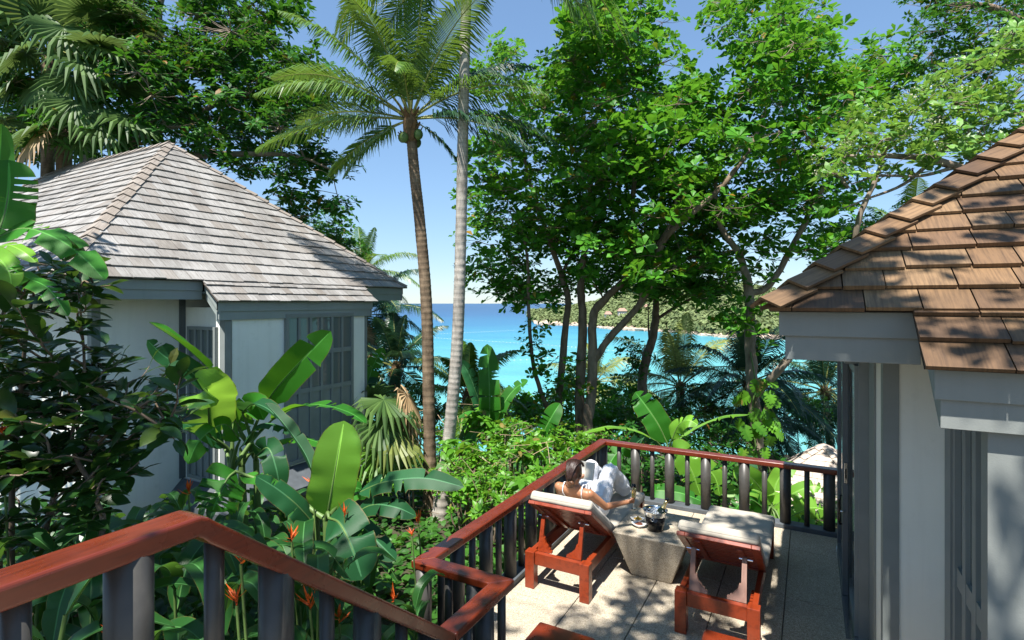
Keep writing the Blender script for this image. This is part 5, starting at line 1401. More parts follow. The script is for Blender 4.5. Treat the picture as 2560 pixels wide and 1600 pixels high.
# --- palms
def frond_geo(p0, d0, L, droop, n_l=84, lw=.032, ll=.30, hang=.8, twist=0, seed=0, nseg=16):
    r_ = np.random.default_rng(seed); p = np.array(p0, float); d = np.array(d0, float); d /= np.linalg.norm(d)
    pts = [p.copy()]; dirs = [d.copy()]
    for i in range(nseg):
        t_ = (i+1)/nseg; dd = d+np.array([0, 0, -droop*t_**1.4]); dd /= np.linalg.norm(dd); p = p+dd*L/nseg; pts.append(p.copy()); dirs.append(dd)
    pts = np.array(pts); dirs = np.array(dirs)
    vs, fs = tube_geo([Vector(q) for q in pts], list(np.linspace(.028, .004, nseg+1)*(L/3)), 5, False)
    rv = np.array([tuple(v) for v in vs]); rf = np.array(fs)
    ts = np.linspace(.17, .995, n_l); k = ts*nseg; i0 = np.minimum(k.astype(int), nseg-1); fr = (k-i0)[:, None]
    P = pts[i0]*(1-fr)+pts[i0+1]*fr; D = nrm(dirs[i0]*(1-fr)+dirs[i0+1]*fr)
    side = np.cross(D, np.array([0, 0, 1.])); bad = np.linalg.norm(side, axis=1) < .15; side[bad] = np.cross(D[bad], np.array([FV[0], FV[1], .2])); side = nrm(side)
    if twist: up0 = np.cross(side, D); side = nrm(side*math.cos(twist)+up0*math.sin(twist))
    up = np.cross(side, D); V = []; Q = []; T = []; n = 0
    prof = np.sin(np.clip(ts*.93+.07, 0, 1)*PI)**.55*(1-.25*ts)
    for s in (-1, 1):
        l = ll*L*prof*r_.uniform(.85, 1.1, n_l); fw = .35+.55*ts
        dr = nrm(side*s+D*fw[:, None]+up*(.25+r_.normal(0, .1, n_l))[:, None]+np.array([0, 0, -1.])*(hang*.35))
        a = P; m_ = a+dr*(l*.5)[:, None]; dr2 = nrm(dr+np.array([0, 0, -1.])*(hang*r_.uniform(.7, 1.4, n_l))[:, None]); e = m_+dr2*(l*.5)[:, None]
        wv = nrm(np.cross(dr, up*.8+D*.3)+D*.0)*1.0; wv = nrm(D*.9+up*.25*s)*lw*.5
        blk = np.stack([a-wv*.6, a+wv*.6, m_-wv, m_+wv, e-wv*.12, e+wv*.12], 1).reshape(-1, 3)
        o = (np.arange(n_l)*6)[:, None]+n; V.append(blk)
        Q.append(np.concatenate([np.array([[0, 1, 3, 2]])+o, np.array([[2, 3, 5, 4]])+o])); n += len(blk)
    V = np.concatenate(V); Q = np.concatenate(Q)
    return rv, rf, V, Q
def frond(root, p0, d0, L, droop, m, seed, **kw):
    rv, rf, V, Q = frond_geo(p0, d0, L, droop, seed=seed, **kw)
    VV = np.concatenate([rv, V]); me = np_mesh('frond', VV, np.concatenate([rf, Q+len(rv)]))
    me.materials.append(M['rachis']); me.materials.append(m)
    mi = np.zeros(len(rf)+len(Q), np.int32); mi[len(rf):] = 1; me.polygons.foreach_set('material_index', mi)
    return link('frond', me, None, root)
def palm(name, label, base, top, r0, r1, fr, mt, ml, group, path=None, seed=0, nuts=0, boss=True, cat='palm tree'):
    root = thing(name, label, cat, base, group=group); rr = random.Random(seed)
    pts = spline([tuple(base)]+[tuple(q) for q in (path or [])]+[tuple(top)], 14); n = len(pts); P = []; R = []
    for i in range(n-1):
        a, b = Vector(pts[i]), Vector(pts[i+1]); t_ = i/(n-1); r = r0+(r1-r0)*t_; r *= 1+.55*max(0, .10-t_)/.10*.8
        for f, k in ((0, .985), (.55, 1.0), (.9, 1.02)): P.append(a.lerp(b, f)); R.append(r*k*rr.uniform(.985, 1.015))
    P.append(Vector(pts[-1])); R.append(r1)
    b = MB(); b.tube(P, R, 14); b.build('trunk', mt, root, smooth=True, fixn=False)
    top = Vector(top)
    if boss:
        b = MB(); 
        for k in range(26):
            a = rr.uniform(0, 6.28); z = rr.uniform(-.38, .18); q = top+Vector((math.cos(a)*r1*1.0, math.sin(a)*r1*1.0, z)); e = q+Vector((math.cos(a)*.16, math.sin(a)*.16, rr.uniform(.12, .3)))
            s = Vector((-math.sin(a), math.cos(a), 0))*.05; b.add([q-s, q+s, e+s*.4, e-s*.4], [(0, 1, 2, 3)])
        b.tube([top+Vector((0, 0, -.35)), top+Vector((0, 0, .05)), top+Vector((0, 0, .3))], [r1*1.25, r1*1.5, r1*.7], 10)
        b.build('fibre_boss', M['fibre'], root, fixn=False)
    for i, f in enumerate(fr):
        d, L, dr = f[:3]; mm = f[3] if len(f) > 3 else ml; kw = f[4] if len(f) > 4 else {}
        frond(root, top+Vector((0, 0, .1))+Vector(d).normalized()*r1*.5, d, L, dr, mm, seed*100+i, **kw)
    for k in range(nuts):
        a = 6.28*k/nuts; q = top+Vector((math.cos(a)*.2, math.sin(a)*.2, -.22-.08*(k % 2))); b = MB(); ellip(b, q, (.09, .09, .11), None, 10, 7); b.build('coconut', M['stem'], root, smooth=True)
    return root
def vdir(ang, tow=0.): # screen angle in degrees (0 right, 90 up); tow>0 leans to the viewer
    a = math.radians(ang); v = RV*math.cos(a)+np.array([0, 0, math.sin(a)])-FV*tow; return tuple(v/np.linalg.norm(v))
def crown_rand(n, L, seed, lo=-25, hi=80, droop=(.7, 1.5), m=None):
    rr = random.Random(seed); out = []
    for i in range(n):
        az = i*2.39996+rr.uniform(-.2, .2); el = math.radians(hi+(lo-hi)*(i/(n-1))**.8+rr.uniform(-6, 6))
        out.append(((math.cos(az)*math.cos(el), math.sin(az)*math.cos(el), math.sin(el)), L*rr.uniform(.85, 1.1)*(.75 if i < 3 else 1), rr.uniform(*droop)*(.5 if i < 3 else 1), m or M['coco']))
    return out
Zp = 10.8
mb = W(1078, 1252, Zp); mt_ = W(1026, 312, Zp)
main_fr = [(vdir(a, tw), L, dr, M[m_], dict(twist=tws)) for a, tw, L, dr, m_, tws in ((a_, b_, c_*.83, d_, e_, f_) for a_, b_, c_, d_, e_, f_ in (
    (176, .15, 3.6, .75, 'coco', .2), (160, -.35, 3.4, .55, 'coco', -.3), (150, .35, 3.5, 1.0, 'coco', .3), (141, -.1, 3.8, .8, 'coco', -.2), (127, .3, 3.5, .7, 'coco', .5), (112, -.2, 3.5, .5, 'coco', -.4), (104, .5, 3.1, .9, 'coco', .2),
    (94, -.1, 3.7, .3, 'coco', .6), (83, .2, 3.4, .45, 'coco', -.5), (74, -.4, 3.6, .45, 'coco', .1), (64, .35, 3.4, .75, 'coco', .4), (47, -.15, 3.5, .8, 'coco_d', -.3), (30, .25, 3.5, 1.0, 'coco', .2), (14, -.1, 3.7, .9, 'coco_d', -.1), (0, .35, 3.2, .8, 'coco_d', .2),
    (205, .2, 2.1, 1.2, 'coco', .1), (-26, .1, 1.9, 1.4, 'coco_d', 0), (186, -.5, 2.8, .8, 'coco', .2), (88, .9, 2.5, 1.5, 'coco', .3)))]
palm('coconut_palm', 'coconut palm with a brown trunk and full crown of arching fronds', (mb.x, mb.y, gz(mb.x, mb.y)-.1), mt_, .125, .10, main_fr, M['palm_brown'], M['coco'], 'coconut palms',
     [W(1072, 1000, Zp), W(1066, 760, Zp), W(1050, 560, Zp), W(1036, 430, Zp)], 1, nuts=4)
tb = W(1098, 1252, Zp-.3); tt_ = W(1170, -95, Zp-.3)
tall_fr = [(vdir(a, tw), L, dr) for a, tw, L, dr in ((12, .3, 3.4, 2.6), (25, -.2, 3.6, 2.7), (2, .5, 3.0, 2.4), (168, .3, 3.3, 2.7), (155, -.1, 3.4, 2.8), (180, -.4, 3.0, 2.2), (40, -.4, 3.4, 1.6), (140, -.4, 3.4, 1.6), (65, .2, 3, 1.0), (115, .2, 3, 1.0), (90, -.5, 3, .9), (30, .5, 3.4, 2.8), (90, .6, 3, 1.2), (18, 0, 3.9, 2.3))]
palm('coconut_palm', 'tall coconut palm with a smooth pale grey trunk beside the brown one', (tb.x, tb.y, gz(tb.x, tb.y)-.1), tt_, .122, .095, tall_fr, M['palm_pale'], M['coco'], 'coconut palms',
     [W(1128, 1040, Zp-.3), W(1144, 840, Zp-.3), W(1152, 600, Zp-.3), W(1158, 300, Zp-.3), W(1164, 60, Zp-.3)], 2)
# leaning palm behind the left roof
lb = W(200, 760, 15); lt = W(330, -240, 15)
palm('coconut_palm', 'leaning grey palm trunk rising behind the silvered roof ridge', (lb.x, lb.y, gz(lb.x, lb.y)-.1), lt, .22, .16, [(vdir(-5, .3), 3.8, 1.7), (vdir(20, -.2), 3.6, 1.5), (vdir(8, .5), 3.6, 1.8), (vdir(175, .2), 3.4, 1.5), (vdir(150, 0), 3.4, 1.2), (vdir(60, 0), 3.2, 1), (vdir(100, .3), 3.2, 1)], M['palm_pale'], M['coco'], 'coconut palms',
     [W(222, 390, 15), W(262, 180, 15), W(290, 0, 15)], 3)
# lower palms towards the bay: (px, py of the crown, z, n, L, leaf, label)
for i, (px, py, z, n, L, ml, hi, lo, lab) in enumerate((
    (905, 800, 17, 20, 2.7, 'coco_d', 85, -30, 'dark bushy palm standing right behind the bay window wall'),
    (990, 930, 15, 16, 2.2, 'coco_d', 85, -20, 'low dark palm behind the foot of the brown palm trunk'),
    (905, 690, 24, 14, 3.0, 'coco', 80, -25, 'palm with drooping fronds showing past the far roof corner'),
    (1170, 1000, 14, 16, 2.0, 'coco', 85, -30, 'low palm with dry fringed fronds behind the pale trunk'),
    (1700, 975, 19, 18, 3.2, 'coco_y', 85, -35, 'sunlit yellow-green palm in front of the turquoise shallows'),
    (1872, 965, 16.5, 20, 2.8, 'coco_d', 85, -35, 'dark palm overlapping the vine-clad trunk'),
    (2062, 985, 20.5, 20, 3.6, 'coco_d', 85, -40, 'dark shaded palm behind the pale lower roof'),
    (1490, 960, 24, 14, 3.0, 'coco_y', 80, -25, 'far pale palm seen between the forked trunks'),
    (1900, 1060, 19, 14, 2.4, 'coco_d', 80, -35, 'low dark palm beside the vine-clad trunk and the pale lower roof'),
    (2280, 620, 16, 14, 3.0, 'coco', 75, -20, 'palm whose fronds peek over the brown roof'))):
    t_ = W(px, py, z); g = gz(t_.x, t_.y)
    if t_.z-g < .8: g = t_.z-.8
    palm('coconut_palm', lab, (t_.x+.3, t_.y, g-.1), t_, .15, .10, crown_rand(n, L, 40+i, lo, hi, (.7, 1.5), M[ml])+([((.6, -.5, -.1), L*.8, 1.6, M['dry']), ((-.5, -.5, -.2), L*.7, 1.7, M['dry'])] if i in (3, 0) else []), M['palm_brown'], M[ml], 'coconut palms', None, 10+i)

# fan palms
def fan_leaf(root, base, hub, d, R, m, seed, droop=.5, spread=150, n=25, fold=.25):
    """petiole from base to hub; blades radiate from the hub round direction d"""
    r_ = random.Random(seed); hub = Vector(hub); d = Vector(d).normalized(); base = Vector(base)
    side = d.cross(Vector((0, 0, 1)));  side = side.normalized() if side.length > .1 else Vector((1, 0, 0)); up = side.cross(d)
    b = MB(); b.tube([base, base.lerp(hub, .5)+Vector((0, 0, .1)), hub], [.022, .016, .011], 5, False); nst = len(b.f)
    for i in range(n):
        a = math.radians(-spread+2*spread*i/(n-1)); l = R*(1-.25*(abs(a)/math.radians(spread))**2)*r_.uniform(.92, 1.06)
        v = (d*math.cos(a)+side*math.sin(a)); z = up*(fold*(1 if i % 2 else -1)*.1)
        wv = v.cross(up).normalized()*l*.052
        p1 = hub+v*l*.18+z*.0; p2 = hub+v*l*.62+Vector((0, 0, -droop*l*.10)); dr = r_.uniform(.6, 1.3)*droop
        p3 = hub+v*l*(.98-.12*dr)+Vector((0, 0, -dr*l*.42))
        c2 = up*.02*l
        b.add([hub, p1-wv*.75-c2, p1+wv*.75-c2, p1, p2-wv-c2, p2+wv-c2, p2+c2, p3], [(0, 3, 1), (0, 2, 3), (1, 3, 6, 4), (3, 2, 5, 6), (4, 6, 7), (6, 5, 7)])
    me = b.mesh('fan_leaf'); me.materials.append(M['rachis']); me.materials.append(m)
    mi = np.ones(len(b.f), np.int32); mi[:nst] = 0; me.polygons.foreach_set('material_index', mi)
    return link('fan_leaf', me, None, root)
def fan_palm(label, base, top, leaves, mt, seed, r=.14, skirt=None):
    root = thing('fan_palm', label, 'palm tree', base, group='fan palms'); top = Vector(top)
    pts = spline([tuple(base), tuple(Vector(base).lerp(top, .5)+Vector((.1, 0, 0))), tuple(top)], 12)
    b = MB(); b.tube(pts, [r*(1-.25*k/len(pts))*(1+.05*(k % 2)) for k in range(len(pts))], 12); b.build('trunk', mt, root, smooth=True, fixn=False)
    for i, (hub, d, R, m, dr) in enumerate(leaves): fan_leaf(root, top, hub, d, R, m, seed*50+i, dr)
    return root
zf = 13.5
def fl(px, py, z, ang, R, m='fan', dr=.6, tow=.4): return (W(px, py, z), vdir(ang, tow), R, M[m], dr)
t0 = W(120, 130, zf+.3)
fan_palm('fan palm with broad pleated leaves towering over the silvered ridge', (t0.x-.3, t0.y, gz(t0.x, t0.y)), t0,
    [fl(100, 40, 13.2, 70, 1.3), fl(220, 30, 13.3, 40, 1.25), fl(30, 60, 13.2, 130, 1.2), fl(250, 110, 13.1, 5, 1.15), fl(160, 70, 12.8, 300, 1.15, dr=.9), fl(60, 130, 12.9, 230, 1.15, dr=.9), fl(0, 100, 13.3, 170, 1.2), fl(200, 150, 12.8, 320, 1.1, dr=1.),
     fl(290, 130, 13.3, -25, 1.0, dr=1.), fl(150, -30, 13.5, 90, 1.2), fl(280, 40, 13.7, 20, 1.2), fl(-40, 20, 13.5, 150, 1.2), fl(340, 170, 13.9, -10, 1.1, dr=.8), fl(110, 200, 12.9, 265, .9, dr=1.1), fl(20, 0, 13, 100, 1.2), fl(320, 60, 13.9, 10, 1.1)], M['palm_brown'], 5, .17)
t1 = W(160, 290, zf)
fan_palm('lower fan palm with hanging leaves and one dead brown leaf by the ridge', (t1.x-.2, t1.y, gz(t1.x, t1.y)), t1,
    [fl(40, 200, 13, 240, 1.05, dr=.8), fl(180, 195, 12.9, 285, .95, dr=.9), fl(185, 255, 12.7, 300, 1.05, dr=1.), fl(110, 320, 12.8, 215, 1.05, dr=.8), fl(90, 335, 12.7, 255, .95, 'dry', 1.2), fl(250, 310, 12.9, -50, .95, dr=1.1), fl(320, 290, 13.2, -35, 1.1, dr=1.1), fl(10, 300, 13.2, 200, 1., dr=.8), fl(300, 220, 13.6, 10, 1.1, dr=.8), fl(200, 330, 13.2, 275, .8, dr=1.2), fl(130, 260, 13.5, 90, 1.)], M['palm_brown'], 6, .2)
t2 = W(930, 1110, 11)
fan_palm('low fan palm with sunlit drooping leaves beside the base ledge', (t2.x, t2.y, gz(t2.x, t2.y)), t2,
    [fl(960, 1000, 10.6, -20, .95, 'fan', 1.0), fl(1020, 990, 10.9, -60, .8, 'dry', 1.6, 0.), fl(950, 1060, 10.3, -45, .95, 'fan', 1.1), fl(945, 1130, 10.2, -50, .8, 'light', 1.0), fl(980, 1085, 10.4, -30, .9, 'coco_y', 1.1), fl(920, 1000, 11.2, 60, .8, 'fan', .7), fl(1010, 1050, 11, -80, .6, 'dry', 1.6, -.2), fl(940, 1150, 10.6, -95, .7, 'fan', 1.2)], M['palm_brown'], 7, .1)

# --- bananas
def banana_leaf(root, pts, wpx, m, seed, face=None, fold=.35, tears=2, name='leaf', stalk=None, curl=0., tip=1.):
    """pts: 3D points along the midrib; wpx: full width in metres; face: rough direction the upper side looks to"""
    rr = random.Random(seed); nr = 26; C_ = [Vector(p) for p in spline([tuple(p) for p in pts], max(4, nr//(len(pts)-1)))]
    L = [0]
    for a, b in zip(C_, C_[1:]): L.append(L[-1]+(b-a).length)
    tot = L[-1]; V = []; uv = []; Q = []
    face = Vector(face) if face is not None else Vector((0, -.5, 1)); face.normalize()
    n = len(C_); nc = 4
    tl = {-1: set(), 1: set()}
    for s in (-1, 1):
        for _ in range(rr.randint(tears, tears*2+1)): tl[s].add(rr.randint(4, n-4))
    prev = None
    for s in (-1, 1):
        gap = 0; base_i = None
        for i, p in enumerate(C_):
            t_ = L[i]/tot; d = (C_[min(i+1, n-1)]-C_[max(i-1, 0)]).normalized(); sd = d.cross(face)
            if sd.length < .1: sd = d.cross(Vector((RV[0], RV[1], .3)))
            sd.normalize(); up = sd.cross(d)
            w_ = wpx/2*(min(1, (t_/.16))**.6)*(1 if t_ < .55 else max(0, 1-((t_-.55)/.45)**2.6)**.55)
            w_ = max(w_, .004); wob = mnoise.noise(Vector((t_*6+seed, s*3, 0)))
            w_ *= 1+.06*wob
            sh = .0
            rows = [0] if i not in tl[s] else [-1, 1]
            for rsh in rows:
                ps = []
                for k in range(nc+1):
                    f = k/nc; x = sd*s*w_*f*math.cos(fold); y = up*w_*(f*math.sin(fold)-.5*curl*f*f)+up*.03*wob*f*w_/.2
                    q = p+x+y+d*(w_*f*.22*(1-t_)) + (d*rsh*.03*f*(wpx/.3) + Vector((0, 0, -.03*f*(1 if rsh > 0 else .2))) if rsh else Vector())
                    ps.append(len(V)); V.append(tuple(q)); uv.append((.5+s*f*.5, t_*tip))
                if base_i is not None and not (rsh == 1):
                    for k in range(nc): Q.append((base_i[k], base_i[k+1], ps[k+1], ps[k]) if s > 0 else (base_i[k], ps[k], ps[k+1], base_i[k+1]))
                base_i = ps
    me = np_mesh(name, np.array(V), Q, uv=np.array(uv)); o = link(name, me, m, root, smooth=True)
    b = MB(); b.tube([q-Vector(face)*.004 for q in C_], [max(.0022, .011*(wpx/.32)*(1-.85*L[i]/tot)) for i in range(n)], 5, False); b.build('midrib', M['stem'], o, smooth=True, fixn=False)
    if stalk is not None:
        b = MB(); q = spline([tuple(stalk), tuple(Vector(stalk).lerp(C_[0], .5)+Vector((0, 0, .05))), tuple(C_[0])], 5); b.tube(q, list(np.linspace(.026, .012, len(q))), 7, False); b.build('petiole', M['stem'], root, smooth=True, fixn=False)
    return o
CAMV = Vector((0, 0, CAMZ))
def bananas(label, base, stems, leaves, seed, group='banana plants'):
    """leaves: (list of (px,py,z), width px, material, facing('v' viewer,'u' up, vector), fold, tears)"""
    root = thing('banana_plant', label, 'banana plant', base, group=group)
    for k, (a, b_, r) in enumerate(stems):
        b = MB(); b.tube(spline([tuple(a), tuple(Vector(a).lerp(Vector(b_), .5)+Vector((.02, .02, 0))), tuple(b_)], 5), list(np.linspace(r, r*.55, 11)), 10, False); b.build('pseudostem', M['stem'], root, smooth=True, fixn=False)
    for i, (P, wpx, m, fc, fold, tears) in enumerate(leaves):
        pts = [W(*p) for p in P]; zm = sum(p[2] for p in P)/len(P)
        mid = pts[len(pts)//2]; vd = (CAMV-mid).normalized()
        f = {'v': vd, 'u': Vector((0, 0, 1)), 'm': (vd+Vector((0, 0, .8))).normalized(), 'b': (-vd*.5+Vector((0, 0, 1))).normalized()}[fc] if isinstance(fc, str) else Vector(fc)
        st = stems[i % len(stems)][1]
        banana_leaf(root, pts, wpx*zm/FPX, M[m], seed*31+i, f, fold, tears, stalk=st)
    return root
g0 = lambda px, py, z, up=0: (lambda p: Vector((p.x, p.y, gz(p.x, p.y)+up)))(W(px, py, z))
zA = 6.2
sA = g0(605, 1250, zA); hA = W(604, 1165, zA)
bananas('banana clump whose leaves spread across the white bay window wall', sA, [(sA, hA, .07), (g0(575, 1260, 6.0), W(578, 1180, 6.0), .06), (g0(640, 1240, 6.3), W(640, 1150, 6.3), .06)], [
    ([(662, 1012, 6.2), (700, 960, 6.1), (765, 890, 6.0), (827, 828, 6.0)], 84, 'banana', 'v', .2, 1),
    ([(586, 1010, 6.1), (540, 940, 5.9), (455, 860, 5.7), (373, 805, 5.6)], 58, 'banana', 'u', .45, 1),
    ([(530, 975, 6.0), (470, 925, 5.8), (410, 890, 5.7), (368, 850, 5.6)], 62, 'banana_d', 'm', .3, 1),
    ([(524, 1090, 5.9), (522, 1040, 5.75), (520, 990, 5.55), (516, 972, 5.3), (508, 975, 5.1)], 128, 'banana_y', 'v', .1, 0),
    ([(680, 1050, 6.3), (730, 1020, 6.1), (800, 1012, 5.9), (870, 1030, 5.8), (916, 1058, 5.7)], 66, 'banana', 'u', .15, 2),
    ([(606, 1030, 6.1), (630, 1010, 5.9), (665, 1020, 5.7), (700, 1050, 5.6)], 56, 'banana_d', 'u', .4, 1),
    ([(640, 1130, 6.2), (700, 1100, 6.0), (760, 1095, 5.8), (820, 1115, 5.7)], 60, 'banana', 'u', -.25, 3),
    ([(560, 1120, 6.1), (500, 1075, 5.9), (440, 1055, 5.7), (395, 1062, 5.6)], 56, 'banana_d', 'm', .35, 1),
    ([(590, 1080, 6.3), (610, 1030, 6.2), (640, 1015, 6.0), (660, 1050, 5.8)], 70, 'banana', 'v', .3, 1),
    ([(600, 1120, 6.2), (650, 1060, 6.2), (720, 1070, 6.2), (780, 1100, 6.1)], 50, 'banana_d', 'u', -.35, 2),
    ([(600, 1100, 5.9), (560, 1060, 5.7), (500, 1100, 5.6), (470, 1160, 5.5)], 64, 'banana', 'm', -.3, 2),
    ([(640, 1140, 5.8), (670, 1120, 5.6), (690, 1170, 5.5), (700, 1230, 5.5)], 60, 'banana_d', 'v', .2, 1)], 1)
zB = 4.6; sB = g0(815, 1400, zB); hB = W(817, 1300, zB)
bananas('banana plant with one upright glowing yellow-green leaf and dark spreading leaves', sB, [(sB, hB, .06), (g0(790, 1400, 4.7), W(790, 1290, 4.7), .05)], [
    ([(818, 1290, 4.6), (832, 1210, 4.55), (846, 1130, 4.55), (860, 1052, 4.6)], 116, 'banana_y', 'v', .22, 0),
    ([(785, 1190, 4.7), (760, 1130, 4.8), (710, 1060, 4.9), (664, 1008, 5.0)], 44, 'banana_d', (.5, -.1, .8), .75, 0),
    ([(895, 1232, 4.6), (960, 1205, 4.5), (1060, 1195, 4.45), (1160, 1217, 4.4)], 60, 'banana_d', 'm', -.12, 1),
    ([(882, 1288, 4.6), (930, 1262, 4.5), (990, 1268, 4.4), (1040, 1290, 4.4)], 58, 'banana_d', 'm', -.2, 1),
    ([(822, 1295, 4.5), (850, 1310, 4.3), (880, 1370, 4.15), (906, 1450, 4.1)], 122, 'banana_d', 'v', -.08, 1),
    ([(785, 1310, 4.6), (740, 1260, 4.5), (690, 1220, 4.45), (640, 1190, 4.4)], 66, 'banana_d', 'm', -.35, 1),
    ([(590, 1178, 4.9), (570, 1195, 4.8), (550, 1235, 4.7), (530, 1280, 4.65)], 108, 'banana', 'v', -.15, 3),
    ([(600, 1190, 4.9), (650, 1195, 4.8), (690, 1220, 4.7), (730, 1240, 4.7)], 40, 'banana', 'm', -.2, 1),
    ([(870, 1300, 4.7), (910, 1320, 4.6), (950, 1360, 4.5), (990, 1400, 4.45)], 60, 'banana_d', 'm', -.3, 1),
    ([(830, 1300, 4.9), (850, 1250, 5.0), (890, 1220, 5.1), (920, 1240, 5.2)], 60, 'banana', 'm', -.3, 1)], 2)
zC = 3.3; sC = W(-150, 760, zC); sC = Vector((sC.x, sC.y, gz(sC.x, sC.y)))
bananas('banana plant leaning across the near corner of the silvered roof', sC, [(sC, W(-60, 640, zC), .07)], [
    ([(-20, 600, 3.3), (60, 570, 3.25), (150, 600, 3.2), (215, 650, 3.15), (262, 700, 3.1)], 78, 'banana', 'm', -.12, 2),
    ([(-14, 600, 3.3), (10, 540, 3.35), (22, 470, 3.4), (22, 400, 3.45)], 118, 'banana', 'v', .3, 2),
    ([(-20, 620, 3.2), (20, 612, 3.15), (60, 630, 3.1), (90, 655, 3.1)], 44, 'banana_y', 'm', -.2, 1),
    ([(-30, 640, 3.1), (0, 650, 3.05), (22, 680, 3.0), (30, 720, 3.0)], 60, 'banana_y', 'v', .1, 1),
    ([(-20, 560, 3.4), (-8, 480, 3.45), (0, 380, 3.5), (4, 310, 3.5)], 60, 'banana', (1, 0, .2), .4, 1),
    ([(-20, 640, 3.2), (60, 690, 3.1), (120, 720, 3.0), (170, 790, 2.95)], 56, 'banana', 'm', -.3, 3)], 3)
zD = 11.6; sD = g0(1222, 1150, zD); hD = W(1222, 1085, zD)
bananas('banana plant with one tall torn leaf standing against the bay', sD, [(sD, hD, .09)], [
    ([(1223, 1075, 11.6), (1224, 1000, 11.5), (1222, 930, 11.6), (1218, 860, 11.8)], 54, 'banana', 'v', .2, 3),
    ([(1352, 1120, 11.2), (1360, 1080, 11.1), (1380, 1040, 11.1), (1400, 1008, 11.2)], 48, 'banana', 'v', .2, 3),
    ([(1215, 1065, 11.4), (1190, 1030, 11.3), (1165, 1030, 11.2), (1145, 1045, 11.1)], 34, 'banana', 'u', -.3, 2),
    ([(1215, 1050, 11.7), (1190, 980, 11.8), (1170, 930, 11.9), (1150, 900, 12)], 40, 'banana_d', 'v', .5, 3),
    ([(1235, 1060, 11.6), (1265, 1000, 11.7), (1290, 970, 11.8), (1320, 950, 11.8)], 34, 'banana', 'm', .3, 2),
    ([(1225, 1080, 11.3), (1240, 1080, 11.1), (1250, 1110, 11), (1248, 1150, 11)], 40, 'banana_y', 'v', -.1, 2),
    ([(1210, 1070, 11.2), (1180, 1090, 11.0), (1165, 1130, 10.9), (1150, 1170, 10.9)], 34, 'banana', 'm', -.3, 2)], 4)
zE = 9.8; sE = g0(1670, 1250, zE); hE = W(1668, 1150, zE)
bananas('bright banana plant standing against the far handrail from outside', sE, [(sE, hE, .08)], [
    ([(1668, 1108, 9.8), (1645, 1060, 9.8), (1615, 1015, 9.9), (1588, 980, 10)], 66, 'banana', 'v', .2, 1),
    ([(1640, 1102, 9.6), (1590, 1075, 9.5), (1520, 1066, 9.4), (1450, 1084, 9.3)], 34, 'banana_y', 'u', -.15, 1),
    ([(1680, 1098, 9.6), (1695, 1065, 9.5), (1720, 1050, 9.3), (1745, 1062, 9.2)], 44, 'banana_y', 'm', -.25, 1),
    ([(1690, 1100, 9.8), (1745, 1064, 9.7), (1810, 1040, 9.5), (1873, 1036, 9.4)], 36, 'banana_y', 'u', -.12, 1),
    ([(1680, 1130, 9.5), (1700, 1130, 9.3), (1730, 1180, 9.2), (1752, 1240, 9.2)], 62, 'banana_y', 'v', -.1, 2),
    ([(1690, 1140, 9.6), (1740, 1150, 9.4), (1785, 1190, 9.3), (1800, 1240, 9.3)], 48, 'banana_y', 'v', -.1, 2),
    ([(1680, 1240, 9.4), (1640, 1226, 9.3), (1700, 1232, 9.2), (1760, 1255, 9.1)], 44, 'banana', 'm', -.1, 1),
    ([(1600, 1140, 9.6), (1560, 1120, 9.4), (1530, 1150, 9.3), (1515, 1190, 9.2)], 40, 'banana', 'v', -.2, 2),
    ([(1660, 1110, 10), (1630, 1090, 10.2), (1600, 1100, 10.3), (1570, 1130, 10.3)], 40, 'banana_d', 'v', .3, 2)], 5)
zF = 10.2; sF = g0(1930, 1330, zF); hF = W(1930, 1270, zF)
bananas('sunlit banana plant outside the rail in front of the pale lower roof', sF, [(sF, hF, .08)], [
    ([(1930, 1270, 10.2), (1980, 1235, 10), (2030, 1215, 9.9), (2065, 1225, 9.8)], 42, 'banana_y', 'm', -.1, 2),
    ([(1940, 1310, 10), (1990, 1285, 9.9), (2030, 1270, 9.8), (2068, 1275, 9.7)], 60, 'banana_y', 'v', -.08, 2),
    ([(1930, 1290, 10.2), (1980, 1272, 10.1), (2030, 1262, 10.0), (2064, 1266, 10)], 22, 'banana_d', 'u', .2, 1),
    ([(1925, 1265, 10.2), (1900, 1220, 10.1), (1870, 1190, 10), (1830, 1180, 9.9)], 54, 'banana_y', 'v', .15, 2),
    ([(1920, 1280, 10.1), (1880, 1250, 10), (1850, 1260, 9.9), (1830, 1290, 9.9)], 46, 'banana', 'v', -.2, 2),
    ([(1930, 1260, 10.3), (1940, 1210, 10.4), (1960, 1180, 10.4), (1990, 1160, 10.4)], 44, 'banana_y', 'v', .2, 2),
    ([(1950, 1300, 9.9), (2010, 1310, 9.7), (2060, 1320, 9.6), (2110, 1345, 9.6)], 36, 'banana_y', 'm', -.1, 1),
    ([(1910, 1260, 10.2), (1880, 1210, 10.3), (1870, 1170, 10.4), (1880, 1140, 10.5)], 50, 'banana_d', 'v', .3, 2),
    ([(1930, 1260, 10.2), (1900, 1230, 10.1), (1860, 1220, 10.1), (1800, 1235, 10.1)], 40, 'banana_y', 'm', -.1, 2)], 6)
zG = 12.5; sG = g0(930, 1100, zG)
